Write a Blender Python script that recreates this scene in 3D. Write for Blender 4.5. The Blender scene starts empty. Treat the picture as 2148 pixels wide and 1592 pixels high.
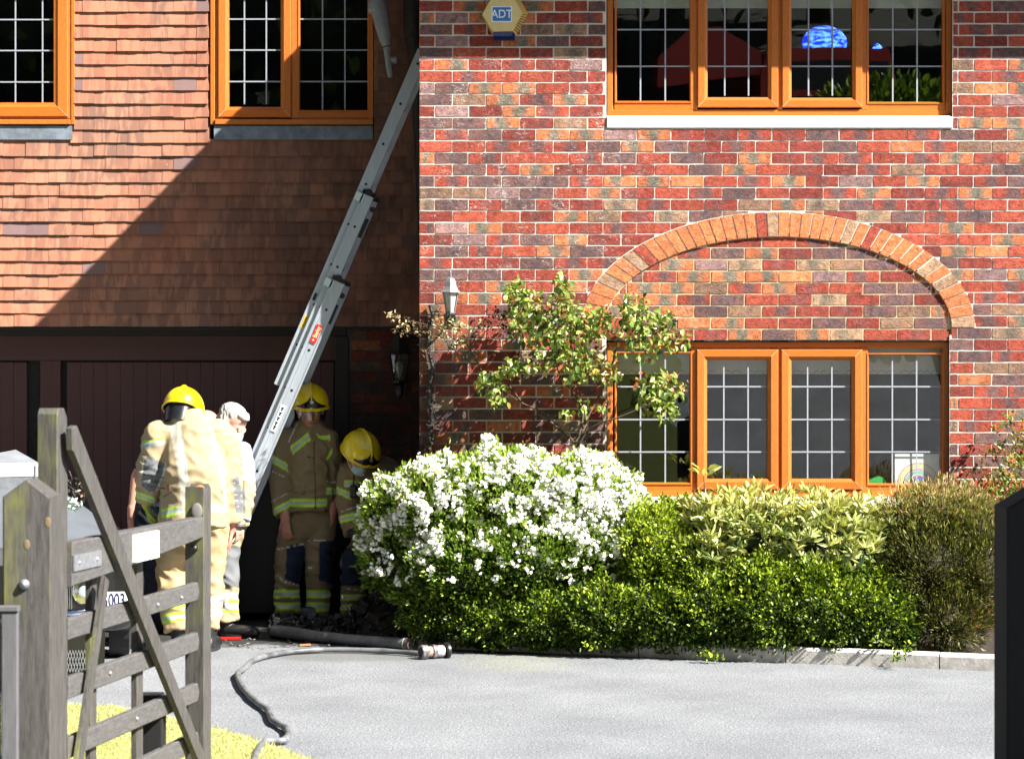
import bpy, math, random
import numpy as np
from mathutils import Vector, Matrix, noise
R = math.radians
random.seed(7); np.random.seed(7)
scene = bpy.context.scene
COL = scene.collection

# ------------------------------------------------------------------ camera, light, exposure
FPX, CX, CY = 4929.0, 1074.0, 796.0          # focal length and centre in photo pixels
CAMY, CAMZ = -15.5, 1.7
cam_d = bpy.data.cameras.new('camera'); cam = bpy.data.objects.new('camera', cam_d); COL.objects.link(cam)
cam.location = (0, CAMY, CAMZ); cam.rotation_euler = (R(90), 0, 0)
cam_d.sensor_width = 36; cam_d.lens = 36*FPX/2148; cam_d.clip_start = .1; cam_d.clip_end = 600
cam_d.dof.use_dof = True; cam_d.dof.focus_distance = 15.7; cam_d.dof.aperture_fstop = 7.1
scene.camera = cam
SAZ, SEL = R(58), R(41.4)
SUN = Vector((math.sin(SAZ)*math.cos(SEL), -math.cos(SAZ)*math.cos(SEL), math.sin(SEL)))
sd = bpy.data.lights.new('sun', 'SUN'); sd.energy = 5.0; sd.angle = R(.5); sd.color = (1, .95, .87)
so = bpy.data.objects.new('sun', sd); COL.objects.link(so); so.rotation_euler = SUN.to_track_quat('Z', 'Y').to_euler()
world = bpy.data.worlds.new('World'); scene.world = world; world.use_nodes = True
wn = world.node_tree; bg = wn.nodes['Background']; sky = wn.nodes.new('ShaderNodeTexSky')
sky.sky_type = 'NISHITA'; sky.sun_disc = False; sky.sun_elevation = SEL; sky.sun_rotation = math.atan2(SUN.x, SUN.y)
wn.links.new(sky.outputs[0], bg.inputs[0]); bg.inputs[1].default_value = .05
scene.view_settings.view_transform = 'Standard'; scene.view_settings.look = 'None'
scene.view_settings.exposure = 1.72; scene.view_settings.gamma = 1
scene.render.engine = 'CYCLES'; scene.cycles.max_bounces = 8; scene.cycles.transparent_max_bounces = 12
scene.cycles.use_denoising = True

def W(px, py, y):
    d = y - CAMY
    return Vector(((px-CX)/FPX*d, y, CAMZ-(py-CY)/FPX*d))
def G(px, py, z=0.0):
    d = (CAMZ-z)*FPX/(py-CY)
    return Vector(((px-CX)/FPX*d, CAMY+d, z))
def sc(y): return FPX/(y-CAMY)

# ------------------------------------------------------------------ node helpers
def lin(r, g, b):
    f = lambda c: ((c/255+.055)/1.055)**2.4 if c > 10 else c/255/12.92
    return (f(r), f(g), f(b), 1)
class NT:
    def __init__(s, name):
        s.m = bpy.data.materials.new(name); s.m.use_nodes = True; s.t = s.m.node_tree; s.n = s.t.nodes
        s.b = s.n['Principled BSDF']; s.out = s.n['Material Output']
    def new(s, typ, **k):
        n = s.n.new(typ)
        for a, v in k.items(): setattr(n, a, v)
        return n
    def set(s, sock, v):
        if isinstance(v, bpy.types.NodeSocket): s.t.links.new(v, sock)
        else: sock.default_value = v
    def math(s, op, a, b=0.0, clamp=False):
        n = s.new('ShaderNodeMath', operation=op); n.use_clamp = clamp; s.set(n.inputs[0], a); s.set(n.inputs[1], b); return n.outputs[0]
    def mix(s, f, a, b, blend='MIX'):
        n = s.new('ShaderNodeMix', data_type='RGBA', blend_type=blend)
        s.set(n.inputs[0], f); s.set(n.inputs[6], a); s.set(n.inputs[7], b); return n.outputs[2]
    def ss(s, v, lo, hi, a=0.0, b=1.0):
        n = s.new('ShaderNodeMapRange', interpolation_type='SMOOTHSTEP'); s.set(n.inputs[0], v)
        for i, q in enumerate((lo, hi, a, b)): s.set(n.inputs[i+1], q)
        return n.outputs[0]
    def coord(s, kind='Object', scale=(1, 1, 1), rot=(0, 0, 0)):
        c = s.new('ShaderNodeTexCoord'); mp = s.new('ShaderNodeMapping'); mp.inputs['Scale'].default_value = scale; mp.inputs['Rotation'].default_value = rot
        s.t.links.new(c.outputs[kind], mp.inputs[0]); return mp.outputs[0]
    def pos(s, scale=(1, 1, 1), rot=(0, 0, 0)):
        c = s.new('ShaderNodeNewGeometry'); mp = s.new('ShaderNodeMapping'); mp.inputs['Scale'].default_value = scale; mp.inputs['Rotation'].default_value = rot
        s.t.links.new(c.outputs['Position'], mp.inputs[0]); return mp.outputs[0]
    def noise(s, vec, scale, detail=4, rough=.6, dist=0.0):
        n = s.new('ShaderNodeTexNoise'); s.set(n.inputs['Vector'], vec); n.inputs['Scale'].default_value = scale
        n.inputs['Detail'].default_value = detail; n.inputs['Roughness'].default_value = rough; n.inputs['Distortion'].default_value = dist
        return n.outputs[0]
    def bump(s, h, strength, dist=.01, nrm=None):
        n = s.new('ShaderNodeBump'); n.inputs['Strength'].default_value = strength; n.inputs['Distance'].default_value = dist
        s.set(n.inputs['Height'], h)
        if nrm is not None: s.set(n.inputs['Normal'], nrm)
        return n.outputs[0]
    def sep(s, v):
        n = s.new('ShaderNodeSeparateXYZ'); s.set(n.inputs[0], v); return n.outputs
    def ramp(s, f, stops, interp='LINEAR'):
        n = s.new('ShaderNodeValToRGB'); n.color_ramp.interpolation = interp; e = n.color_ramp.elements
        while len(e) < len(stops): e.new(.5)
        for i, (p, c) in enumerate(stops): e[i].position = p; e[i].color = c if len(c) == 4 else (*c, 1)
        s.set(n.inputs[0], f); return n.outputs[0]
    def key(s, src):
        if src == 'obj':
            n = s.new('ShaderNodeObjectInfo'); return n.outputs['Color']
        n = s.new('ShaderNodeAttribute', attribute_name='key'); return n.outputs['Color']
def c3(v, k=1.0): return (min(1, v[0]*k), min(1, v[1]*k), min(1, v[2]*k), 1)

MATS = {}
def mat(name, base, rough=.6, metal=0.0, nz=(12, .15), bmp=None, spec=.5, coat=0, stretch=(1, 1, 1)):
    if name in MATS: return MATS[name]
    t = NT(name); v = t.pos(stretch)
    f = t.noise(v, nz[0], 5, .65)
    col = t.mix(t.ss(f, .3, .7), c3(base, 1-nz[1]), c3(base, 1+nz[1]))
    t.set(t.b.inputs['Base Color'], col); t.b.inputs['Roughness'].default_value = rough; t.b.inputs['Metallic'].default_value = metal
    t.b.inputs['Specular IOR Level'].default_value = spec; t.b.inputs['Coat Weight'].default_value = coat
    if bmp: t.set(t.b.inputs['Normal'], t.bump(t.noise(v, bmp[0], 4), bmp[1], bmp[2] if len(bmp) > 2 else .005))
    MATS[name] = t.m; return t.m

# ------------------------------------------------------------------ object helpers
WL = {}
def link(o, parent=None, loc=None):
    COL.objects.link(o)
    loc = Vector(loc) if loc is not None else Vector((0, 0, 0))
    if parent is not None: o.parent = parent; o.location = loc - WL[parent.name]
    else: o.location = loc
    WL[o.name] = loc
    return o
def tag(o, label=None, cat=None, group=None, kind=None):
    if label: o['label'] = label
    if cat: o['category'] = cat
    if group: o['group'] = group
    if kind: o['kind'] = kind
    return o
def thing(name, label, cat, loc=(0, 0, 0), group=None):
    o = bpy.data.objects.new(name, None); o.empty_display_size = .1
    link(o, None, loc); return tag(o, label, cat, group)

class MB:
    def __init__(s): s.V = []; s.F = []; s.MI = []; s.K = []; s.UV = []; s.mi = 0; s.key = (0, 0, 0)
    def add(s, vs, fs, uvs=None):
        o = len(s.V); s.V += [tuple(v) for v in vs]
        for i, f in enumerate(fs):
            s.F.append([o+k for k in f]); s.MI.append(s.mi); s.K.append(s.key)
            s.UV.append([uvs[k] for k in f] if uvs else [(0, 0)]*len(f))
    def box(s, x0, x1, y0, y1, z0, z1, bev=0.0):
        if bev:
            p = [(x0, z0), (x1, z0), (x1, z1), (x0, z1)]
            b = bev
            vs = [(x0, y1, z0), (x1, y1, z0), (x1, y1, z1), (x0, y1, z1),
                  (x0, y0+b, z0), (x1, y0+b, z0), (x1, y0+b, z1), (x0, y0+b, z1),
                  (x0+b, y0, z0+b), (x1-b, y0, z0+b), (x1-b, y0, z1-b), (x0+b, y0, z1-b)]
            fs = [(8, 9, 10, 11), (3, 2, 1, 0)] + [(k, (k+1) % 4, (k+1) % 4+4, k+4) for k in range(4)] + [(k+4, (k+1) % 4+4, (k+1) % 4+8, k+8) for k in range(4)]
        else:
            vs = [(x0, y0, z0), (x1, y0, z0), (x1, y0, z1), (x0, y0, z1), (x0, y1, z0), (x1, y1, z0), (x1, y1, z1), (x0, y1, z1)]
            fs = [(0, 1, 2, 3), (5, 4, 7, 6), (4, 0, 3, 7), (1, 5, 6, 2), (3, 2, 6, 7), (4, 5, 1, 0)]
        s.add(vs, fs); return s
    def obox(s, c, ax, ay, az, hx, hy, hz):
        c = Vector(c); ax, ay, az = [Vector(a).normalized() for a in (ax, ay, az)]
        vs = [c+ax*hx*i+ay*hy*j+az*hz*k for k in (-1, 1) for j in (-1, 1) for i in (-1, 1)]
        s.add(vs, [(0, 2, 3, 1), (4, 5, 7, 6), (0, 1, 5, 4), (2, 6, 7, 3), (0, 4, 6, 2), (1, 3, 7, 5)]); return s
    def bar(s, a, b, w, h, up=(0, 0, 1)):
        a, b = Vector(a), Vector(b); d = (b-a); u = Vector(up); x = d.cross(u).normalized(); z = x.cross(d).normalized()
        return s.obox((a+b)/2, d, x, z, d.length/2, w/2, h/2)
    def tube(s, pts, rad, n=10, cap=True, flat=1.0):
        pts = [Vector(p) for p in pts]; rad = rad if hasattr(rad, '__len__') else [rad]*len(pts)
        base = len(s.V); vs = []; prev = None
        for i, p in enumerate(pts):
            d = (pts[min(i+1, len(pts)-1)]-pts[max(i-1, 0)]).normalized()
            if prev is None:
                u = Vector((0, 0, 1)) if abs(d.z) < .9 else Vector((1, 0, 0)); a = d.cross(u).normalized()
            else: a = (prev - d*prev.dot(d)).normalized()
            prev = a; b = d.cross(a)
            for k in range(n):
                t = 2*math.pi*k/n; vs.append(p+a*math.cos(t)*rad[i]+b*math.sin(t)*rad[i]*flat)
        fs = [(i*n+k, i*n+(k+1) % n, (i+1)*n+(k+1) % n, (i+1)*n+k) for i in range(len(pts)-1) for k in range(n)]
        if cap: fs += [tuple(range(n-1, -1, -1)), tuple((len(pts)-1)*n+k for k in range(n))]
        s.add(vs, fs); return s
    def lathe(s, c, prof, n=16, axis=(0, 0, 1), sx=1.0):
        c = Vector(c); q = Vector((0, 0, 1)).rotation_difference(Vector(axis).normalized())
        vs = []
        for r, z in prof:
            for k in range(n):
                t = 2*math.pi*(k+.5)/n; vs.append(c+q@Vector((r*math.cos(t)*sx, r*math.sin(t), z)))
        m = len(prof)
        fs = [(i*n+k, i*n+(k+1) % n, (i+1)*n+(k+1) % n, (i+1)*n+k) for i in range(m-1) for k in range(n)]
        fs += [tuple(range(n-1, -1, -1)), tuple((m-1)*n+k for k in range(n))]
        s.add(vs, fs); return s
    def ell(s, c, r, nu=12, nv=8, M=None):
        c = Vector(c); vs = []; M = M or Matrix.Identity(3)
        for j in range(nv+1):
            p = math.pi*j/nv
            for i in range(nu):
                t = 2*math.pi*i/nu
                vs.append(c+M@Vector((r[0]*math.sin(p)*math.cos(t), r[1]*math.sin(p)*math.sin(t), -r[2]*math.cos(p))))
        s.add(vs, [(j*nu+i, j*nu+(i+1) % nu, (j+1)*nu+(i+1) % nu, (j+1)*nu+i) for j in range(nv) for i in range(nu)]); return s
    def prism(s, poly, y0, y1):   # poly in (x,z)
        n = len(poly)
        vs = [(p[0], y0, p[1]) for p in poly]+[(p[0], y1, p[1]) for p in poly]
        s.add(vs, [tuple(range(n)), tuple(range(2*n-1, n-1, -1))]+[(k, k+n, (k+1) % n+n, (k+1) % n) for k in range(n)]); return s
    def quad(s, a, b, c, d): s.add([a, b, c, d], [(0, 1, 2, 3)], [(0, 0), (1, 0), (1, 1), (0, 1)]); return s
    def mesh(s, name, mats, smooth=False):
        me = bpy.data.meshes.new(name); me.from_pydata(s.V, [], s.F)
        for m in (mats if isinstance(mats, (list, tuple)) else [mats]): me.materials.append(m)
        me.polygons.foreach_set('material_index', s.MI)
        if any(k != (0, 0, 0) for k in s.K):
            a = me.color_attributes.new('key', 'FLOAT_COLOR', 'CORNER')
            arr = np.concatenate([np.tile(np.array([*k, 1.0], dtype=np.float32), len(f)) for k, f in zip(s.K, s.F)])
            a.data.foreach_set('color', arr)
        uv = me.uv_layers.new(name='uv'); uv.data.foreach_set('uv', np.array([c for f in s.UV for c in f], dtype=np.float32).ravel())
        me.update()
        import bmesh
        if smooth: me.polygons.foreach_set('use_smooth', [True]*len(me.polygons))
        return me
    def build(s, name, mats, parent=None, smooth=False, autosmooth=None, **t):
        me = s.mesh(name, mats, smooth)
        o = bpy.data.objects.new(name, me); link(o, parent)
        if smooth and autosmooth:
            try: me.set_sharp_from_angle(angle=R(autosmooth))
            except Exception: pass
        return tag(o, **t)
def inst(name, me, parent, loc, key=None, rot=None):
    o = bpy.data.objects.new(name, me); link(o, parent, loc)
    if rot is not None: o.rotation_euler = rot
    if key is not None: o.color = (*key, 1)
    return o
tmp_scene = bpy.data.scenes.new('tmp')
def evaluated(o):
    tmp_scene.collection.objects.link(o); vl = tmp_scene.view_layers[0]; vl.update(); dg = vl.depsgraph
    me = bpy.data.meshes.new_from_object(o.evaluated_get(dg), depsgraph=dg)
    tmp_scene.collection.objects.unlink(o); bpy.data.objects.remove(o); return me
def text(name, body, size, origin, xdir, zdir, m, parent, ext=.0008, sx=1.0, **t):
    cu = bpy.data.curves.new(name, 'FONT'); cu.body = body; cu.size = size; cu.extrude = ext; cu.align_x = 'CENTER'; cu.align_y = 'CENTER'; cu.offset = size*.012
    me = evaluated(bpy.data.objects.new('t', cu))
    x = Vector(xdir).normalized(); z = Vector(zdir).normalized(); y = x.cross(z)   # text lies in x-z, normal = -y
    M = Matrix((x*sx, z, -y)).transposed().to_4x4()
    me.transform(Matrix.Translation(Vector(origin)) @ M); me.materials.clear(); me.materials.append(m)
    o = bpy.data.objects.new(name, me); link(o, parent); return tag(o, **t)

# ------------------------------------------------------------------ materials
def brick_mat(src):
    t = NT('brick_'+src); k = t.sep(t.key(src)); ty, br, rn = k[0], k[1], k[2]
    uv = t.new('ShaderNodeTexCoord').outputs['UV']; u = t.sep(uv)[0]; P = t.pos()
    E = [lin(168, 78, 60), lin(150, 64, 52), lin(206, 126, 80), lin(206, 122, 78), lin(122, 90, 86), lin(168, 76, 58), lin(150, 118, 94), lin(160, 128, 124), lin(138, 64, 54), lin(172, 142, 114)]
    Cc = [lin(172, 84, 62), lin(132, 76, 70), lin(208, 140, 98), lin(118, 118, 104), lin(106, 86, 88), lin(110, 84, 84), lin(138, 112, 96), lin(152, 124, 124), lin(148, 66, 56), lin(128, 116, 100)]
    n = len(E)
    stops = lambda L: [((i)/n, c) for i, c in enumerate(L)]
    ec = t.ramp(ty, stops(E), 'CONSTANT'); cc = t.ramp(ty, stops(Cc), 'CONSTANT')
    off = t.new('ShaderNodeCombineXYZ'); t.set(off.inputs[0], t.math('MULTIPLY', rn, 37.0)); t.set(off.inputs[1], t.math('MULTIPLY', rn, 91.0))
    va = t.new('ShaderNodeVectorMath', operation='ADD'); t.set(va.inputs[0], P); t.set(va.inputs[1], off.outputs[0]); Q = va.outputs[0]
    n1 = t.noise(Q, 14, 4, .7)
    d = t.math('ABSOLUTE', t.math('SUBTRACT', t.math('ADD', u, t.math('MULTIPLY', t.math('SUBTRACT', n1, .5), .75)), t.math('ADD', .35, t.math('MULTIPLY', rn, .3))))
    col = t.mix(t.ss(d, .03, .38), cc, ec)
    g = t.noise(Q, 90, 6, .75)
    col = t.mix(t.math('MULTIPLY', t.ss(g, .35, .75), .5), col, (.9, .9, .9, 1), 'MULTIPLY')
    hue = t.ramp(t.noise(Q, 30, 4, .7), [(.34, (.58, .54, .56)), (.66, (1.25, 1.18, 1.12))])
    col = t.mix(1.0, col, hue, 'MULTIPLY')
    col = t.mix(1.0, col, t.ramp(br, [(0, (.78, .79, .82)), (1, (1.2, 1.19, 1.18))]), 'MULTIPLY')
    # lime smears and specks
    p = t.sep(P); v2 = t.pos((1, 1, 1), (0, R(40), 0))
    reg = t.math('MULTIPLY', t.ss(t.math('ABSOLUTE', t.math('SUBTRACT', p[0], .15)), .45, 1.3, 1, .10), t.ss(t.math('ABSOLUTE', t.math('SUBTRACT', p[2], 3.0)), .5, 1.2, 1, .12))
    rid = t.math('ABSOLUTE', t.math('SUBTRACT', t.noise(t.pos((13, 13, 26), (0, R(-40), 0)), 1.0, 3, .7, .9), .5))
    msk = t.ss(t.noise(P, 7.5, 4, .75), .50, .62)
    sme = t.math('MULTIPLY', t.math('MULTIPLY', t.ss(rid, .008, .022, 1, 0), msk), t.math('ADD', .08, reg))
    spk = t.math('MULTIPLY', t.ss(t.noise(P, 120, 2, .5), .69, .74), t.math('ADD', .25, t.math('MULTIPLY', reg, .75)))
    w = t.math('MAXIMUM', sme, spk)
    col = t.mix(t.math('MULTIPLY', w, .75), col, (.62, .55, .5, 1))
    # soot near the burnt corner
    so1 = t.math('MULTIPLY', t.ss(p[0], -.58, -.25, 1, 0), t.ss(p[2], 1.6, 2.6, 1, 0))
    so2 = t.math('MULTIPLY', t.math('MULTIPLY', t.ss(p[0], -.2, .9, 1, 0), t.ss(p[2], 1.0, 2.2, 1, 0)), .55)
    so = t.math('MULTIPLY', t.math('MAXIMUM', so1, so2), t.ss(t.noise(P, 5, 4), .2, .65, .4, 1.0))
    col = t.mix(t.math('MULTIPLY', so, .8), col, (.03, .022, .02, 1))
    t.set(t.b.inputs['Base Color'], col)
    t.set(t.b.inputs['Roughness'], t.math('SUBTRACT', .85, t.math('MULTIPLY', so2, .4)))
    t.b.inputs['Specular IOR Level'].default_value = .35
    cr = t.noise(t.pos((1, 1, 1.7)), 26, 5, .68, 2.6)
    col = t.mix(t.math('MULTIPLY', t.ss(cr, .38, .50, 1, 0), .42), col, t.mix(1.0, col, (.35, .3, .3, 1), 'MULTIPLY')); t.set(t.b.inputs['Base Color'], col)  # creases of the bump also darkened in colour, like shade in the cracks
    h = t.math('ADD', t.math('MULTIPLY', cr, 1.0), t.math('MULTIPLY', g, .25))
    t.set(t.b.inputs['Normal'], t.bump(h, .9, .014)); return t.m
M_BRO, M_BRA = brick_mat('obj'), brick_mat('attr')
def mortar_mat(name, base):
    t = NT(name); P = t.pos(); p = t.sep(P); f = t.noise(P, 60, 5, .7)
    col = t.mix(f, c3(base, .72), c3(base, 1.15))
    so1 = t.math('MULTIPLY', t.ss(p[0], -.6, -.1, 1, 0), t.ss(p[2], 1.5, 2.7, 1, 0))
    so2 = t.math('MULTIPLY', t.math('MULTIPLY', t.ss(p[0], .1, 1.0, 1, 0), t.ss(p[2], 1.0, 2.0, 1, 0)), .35)
    col = t.mix(t.math('MULTIPLY', t.math('MAXIMUM', so1, so2), .85), col, (.035, .03, .027, 1))
    t.set(t.b.inputs['Base Color'], col); t.b.inputs['Roughness'].default_value = .95
    t.set(t.b.inputs['Normal'], t.bump(f, .6, .006)); return t.m
M_MORT = mortar_mat('lime_mortar', (.66, .61, .55)); M_MORTY = mortar_mat('buff_mortar', (.55, .45, .29)); M_MORTD = mortar_mat('grey_mortar', (.26, .25, .24))
def tile_mat(src):
    t = NT('clay_tile_'+src); k = t.sep(t.key(src)); P = t.pos(); Q = t.pos((20.5, 6, 4.2), (0, R(12), 0))
    off = t.new('ShaderNodeCombineXYZ'); t.set(off.inputs[0], t.math('MULTIPLY', k[2], 3.0))
    va = t.new('ShaderNodeVectorMath', operation='ADD'); t.set(va.inputs[0], Q); t.set(va.inputs[1], off.outputs[0])
    w = t.noise(va.outputs[0], .85, 3, .55, .5); g = t.noise(P, 110, 5, .7)
    col = t.mix(t.ss(w, .43, .57), lin(170, 124, 102), lin(136, 102, 88))
    col = t.mix(t.ss(t.noise(P, 2.2, 3), .35, .7), col, t.mix(.45, col, lin(176, 106, 78)))
    col = t.mix(t.ss(k[0], .983, .986), col, lin(128, 104, 104))
    col = t.mix(1.0, col, t.ramp(k[1], [(0, (.84, .84, .86)), (1, (1.13, 1.11, 1.08))]), 'MULTIPLY')
    col = t.mix(t.math('MULTIPLY', t.ss(g, .3, .8), .3), col, (1, .95, .9, 1), 'MULTIPLY')
    spk = t.ss(t.noise(P, 42, 2, .5), .77, .8); col = t.mix(t.math('MULTIPLY', spk, .7), col, (.6, .5, .45, 1))
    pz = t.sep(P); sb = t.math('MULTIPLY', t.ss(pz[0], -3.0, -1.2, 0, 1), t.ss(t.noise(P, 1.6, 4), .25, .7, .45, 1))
    col = t.mix(t.math('MULTIPLY', sb, .72), col, (.05, .03, .028, 1))  # soot towards the brick corner, deepened in colour to stand in for shade
    t.set(t.b.inputs['Base Color'], col); t.b.inputs['Roughness'].default_value = .85; t.b.inputs['Specular IOR Level'].default_value = .3
    t.set(t.b.inputs['Normal'], t.bump(g, .45, .003)); return t.m
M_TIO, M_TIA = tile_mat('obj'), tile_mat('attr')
def wood_mat(name, dark, light, rough=.4, sc_=(8, 8, 1.2), bmp=.2, coat=0.0, horiz=False, green=0.0):
    t = NT(name); v = t.pos((sc_[2], sc_[1], sc_[0]) if horiz else sc_)
    f = t.noise(v, 9, 6, .7, .8)
    col = t.mix(t.ss(f, .3, .72), dark, light)
    if green:
        gsc = t.ss(t.noise(t.pos((1, 1, .4)), 6, 4), .45, .75); nn = t.new('ShaderNodeNewGeometry'); nx = t.sep(nn.outputs['Normal'])
        fac = t.math('MULTIPLY', t.math('MULTIPLY', t.ss(nx[1], -.4, -.9), gsc), green)
        col = t.mix(fac, col, (.16, .17, .03, 1))
    t.set(t.b.inputs['Base Color'], col); t.b.inputs['Roughness'].default_value = rough; t.b.inputs['Coat Weight'].default_value = coat
    t.set(t.b.inputs['Normal'], t.bump(f, bmp, .003)); return t.m
M_OAK = wood_mat('golden_oak_upvc', lin(172, 94, 34), lin(200, 118, 50), .42, (26, 26, 2.5), .08)
M_OAKH = wood_mat('golden_oak_upvc_rail', lin(176, 92, 26), lin(196, 108, 36), .42, (26, 26, 2.5), .08, horiz=True)
M_GREY = wood_mat('weathered_grey_timber', (.036, .033, .031, 1), (.094, .088, .083, 1), .8, (10, 10, 1.0), .5, green=.9)
M_GREYH = wood_mat('weathered_grey_timber_rail', (.060, .057, .056, 1), (.112, .107, .106, 1), .8, (10, 1.6, 9), .5, green=.6)
M_GREYF = wood_mat('painted_grey_timber', (.085, .087, .092, 1), (.12, .122, .128, 1), .7, (10, 10, 1), .3)
M_DOOR = wood_mat('dark_brown_door_stain', (.090, .036, .036, 1), (.115, .046, .044, 1), .55, (22, 22, 1.4), .2)
M_LEAD = mat('white_lead_strip', (.30, .325, .37), .45, nz=(60, .06))
M_CREAM = mat('cream_sill_paint', (.74, .70, .60), .6, nz=(30, .07), bmp=(60, .15))
M_ZINC = mat('lead_flashing', (.20, .235, .28), .45, .3, nz=(9, .3), bmp=(14, .25, .01))
M_BLK = mat('black_cast_iron', (.014, .014, .016), .38, nz=(30, .3), bmp=(120, .3, .002))
M_CHAR = mat('charred_black', (.007, .0065, .0065), .5, nz=(18, .6), bmp=(55, .9, .01))
M_PIPE = mat('grey_plastic_pipe', (.20, .225, .24), .3, nz=(8, .15), bmp=(12, .12, .008))
M_PIPED = mat('dark_grey_plastic_pipe', (.10, .11, .12), .42, nz=(10, .4), bmp=(60, .35, .003))
M_ALU = mat('brushed_aluminium', (.50, .56, .64), .38, .55, nz=(40, .05), stretch=(1, 1, .12))
M_DARKP = mat('dark_plastic', (.012, .013, .018), .35)
M_GALV = mat('galvanised_steel', (.32, .33, .36), .45, .6, nz=(50, .2))
def plain(name, col, rough=.5, metal=0.0, coat=0.0): return mat(name, col, rough, metal, nz=(25, .05), coat=coat)
def glass_mat(name, fac, wav=0.0):
    t = NT(name); tr = t.new('ShaderNodeBsdfTransparent'); gl = t.new('ShaderNodeBsdfGlossy'); gl.inputs['Roughness'].default_value = .0
    tr.inputs[0].default_value = (.86, .9, .88, 1)
    if wav:
        nb = t.bump(t.noise(t.pos(), 1.1, 1, .4), 1.0, wav); t.set(gl.inputs['Normal'], nb)
    lw = t.new('ShaderNodeLayerWeight'); lw.inputs[0].default_value = .5
    f = t.math('ADD', t.math('MULTIPLY', t.math('POWER', lw.outputs['Facing'], 4.0), .8), fac+.06, True)
    mx = t.new('ShaderNodeMixShader'); t.set(mx.inputs[0], f); t.t.links.new(tr.outputs[0], mx.inputs[1]); t.t.links.new(gl.outputs[0], mx.inputs[2])
    t.t.links.new(mx.outputs[0], t.out.inputs[0]); return t.m
M_GLASS = glass_mat('window_glass', .07, .0); M_GLASSU = glass_mat('bowed_window_glass', .10, .0014); M_LGLASS = glass_mat('lantern_glass', .05)
# ------------------------------------------------------------------ the house
X = lambda px: (px-CX)/318.0
Z = lambda py: CAMZ-(py-CY)/318.0
YG = 1.5; SG = sc(YG)
XG = lambda px, y=YG: (px-CX)/sc(y)
ZG = lambda py, y=YG: CAMZ-(py-CY)/sc(y)
house = thing('brick_house', 'brick house with a tile hung left bay, dark garage door and golden oak leaded windows', 'house', (1.5, 1, 0))
XL, XR, ZT = -.61, 4.3, 4.72
AXC, ASP = X(1632), Z(686.6)
AI, BI, AO, BO = 364/318, 190/318, 413/318, 241/318
def ell_z(x, a, b):
    t = 1-((x-AXC)/a)**2
    return ASP+b*math.sqrt(t) if t > 0 else -9
U0, U1, UZB = X(1272), X(1998), Z(270)      # upper opening
L0, L1, LZB, LZT = X(1272), X(1992), Z(1062), Z(714)
mw = MB()
xs = sorted(set([XL, XR, U0, U1, L0, L1]+[AXC+AI*math.cos(math.pi*k/48) for k in range(49)]))
ZUT = 4.45
for a, b in zip(xs[:-1], xs[1:]):
    m = (a+b)/2; y = .0026
    def q(z0a, z0b, z1): mw.quad((a, y, z0a), (b, y, z0b), (b, y, z1), (a, y, z1))
    inl = L0-1e-6 < m < L1+1e-6; inu = U0 < m < U1
    top = ZT
    if inu: q(ZUT, ZUT, ZT); top = UZB
    if abs(m-AXC) < AI:
        za, zb = max(ASP-.05, ell_z(a, AI, BI)+.02), max(ASP-.05, ell_z(b, AI, BI)+.02)
        q(za, zb, top); q(0, 0, LZB)
        if not inl: q(LZB, LZB, ASP-.05)
    else: q(0, 0, top)
fw = mw.build('front_wall', M_MORT, house)
# recessed panel under the arch
mt = MB(); YT = .013
for k in range(48):
    a = AXC+AI*math.cos(math.pi*(k+1)/48); b = AXC+AI*math.cos(math.pi*k/48)
    mt.quad((a, YT+.0026, LZT), (b, YT+.0026, LZT), (b, YT+.0026, max(LZT, ell_z(b, AI+.03, BI+.03))), (a, YT+.0026, max(LZT, ell_z(a, AI+.03, BI+.03))))
tp = mt.build('arch_panel', M_MORTY, house)
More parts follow.
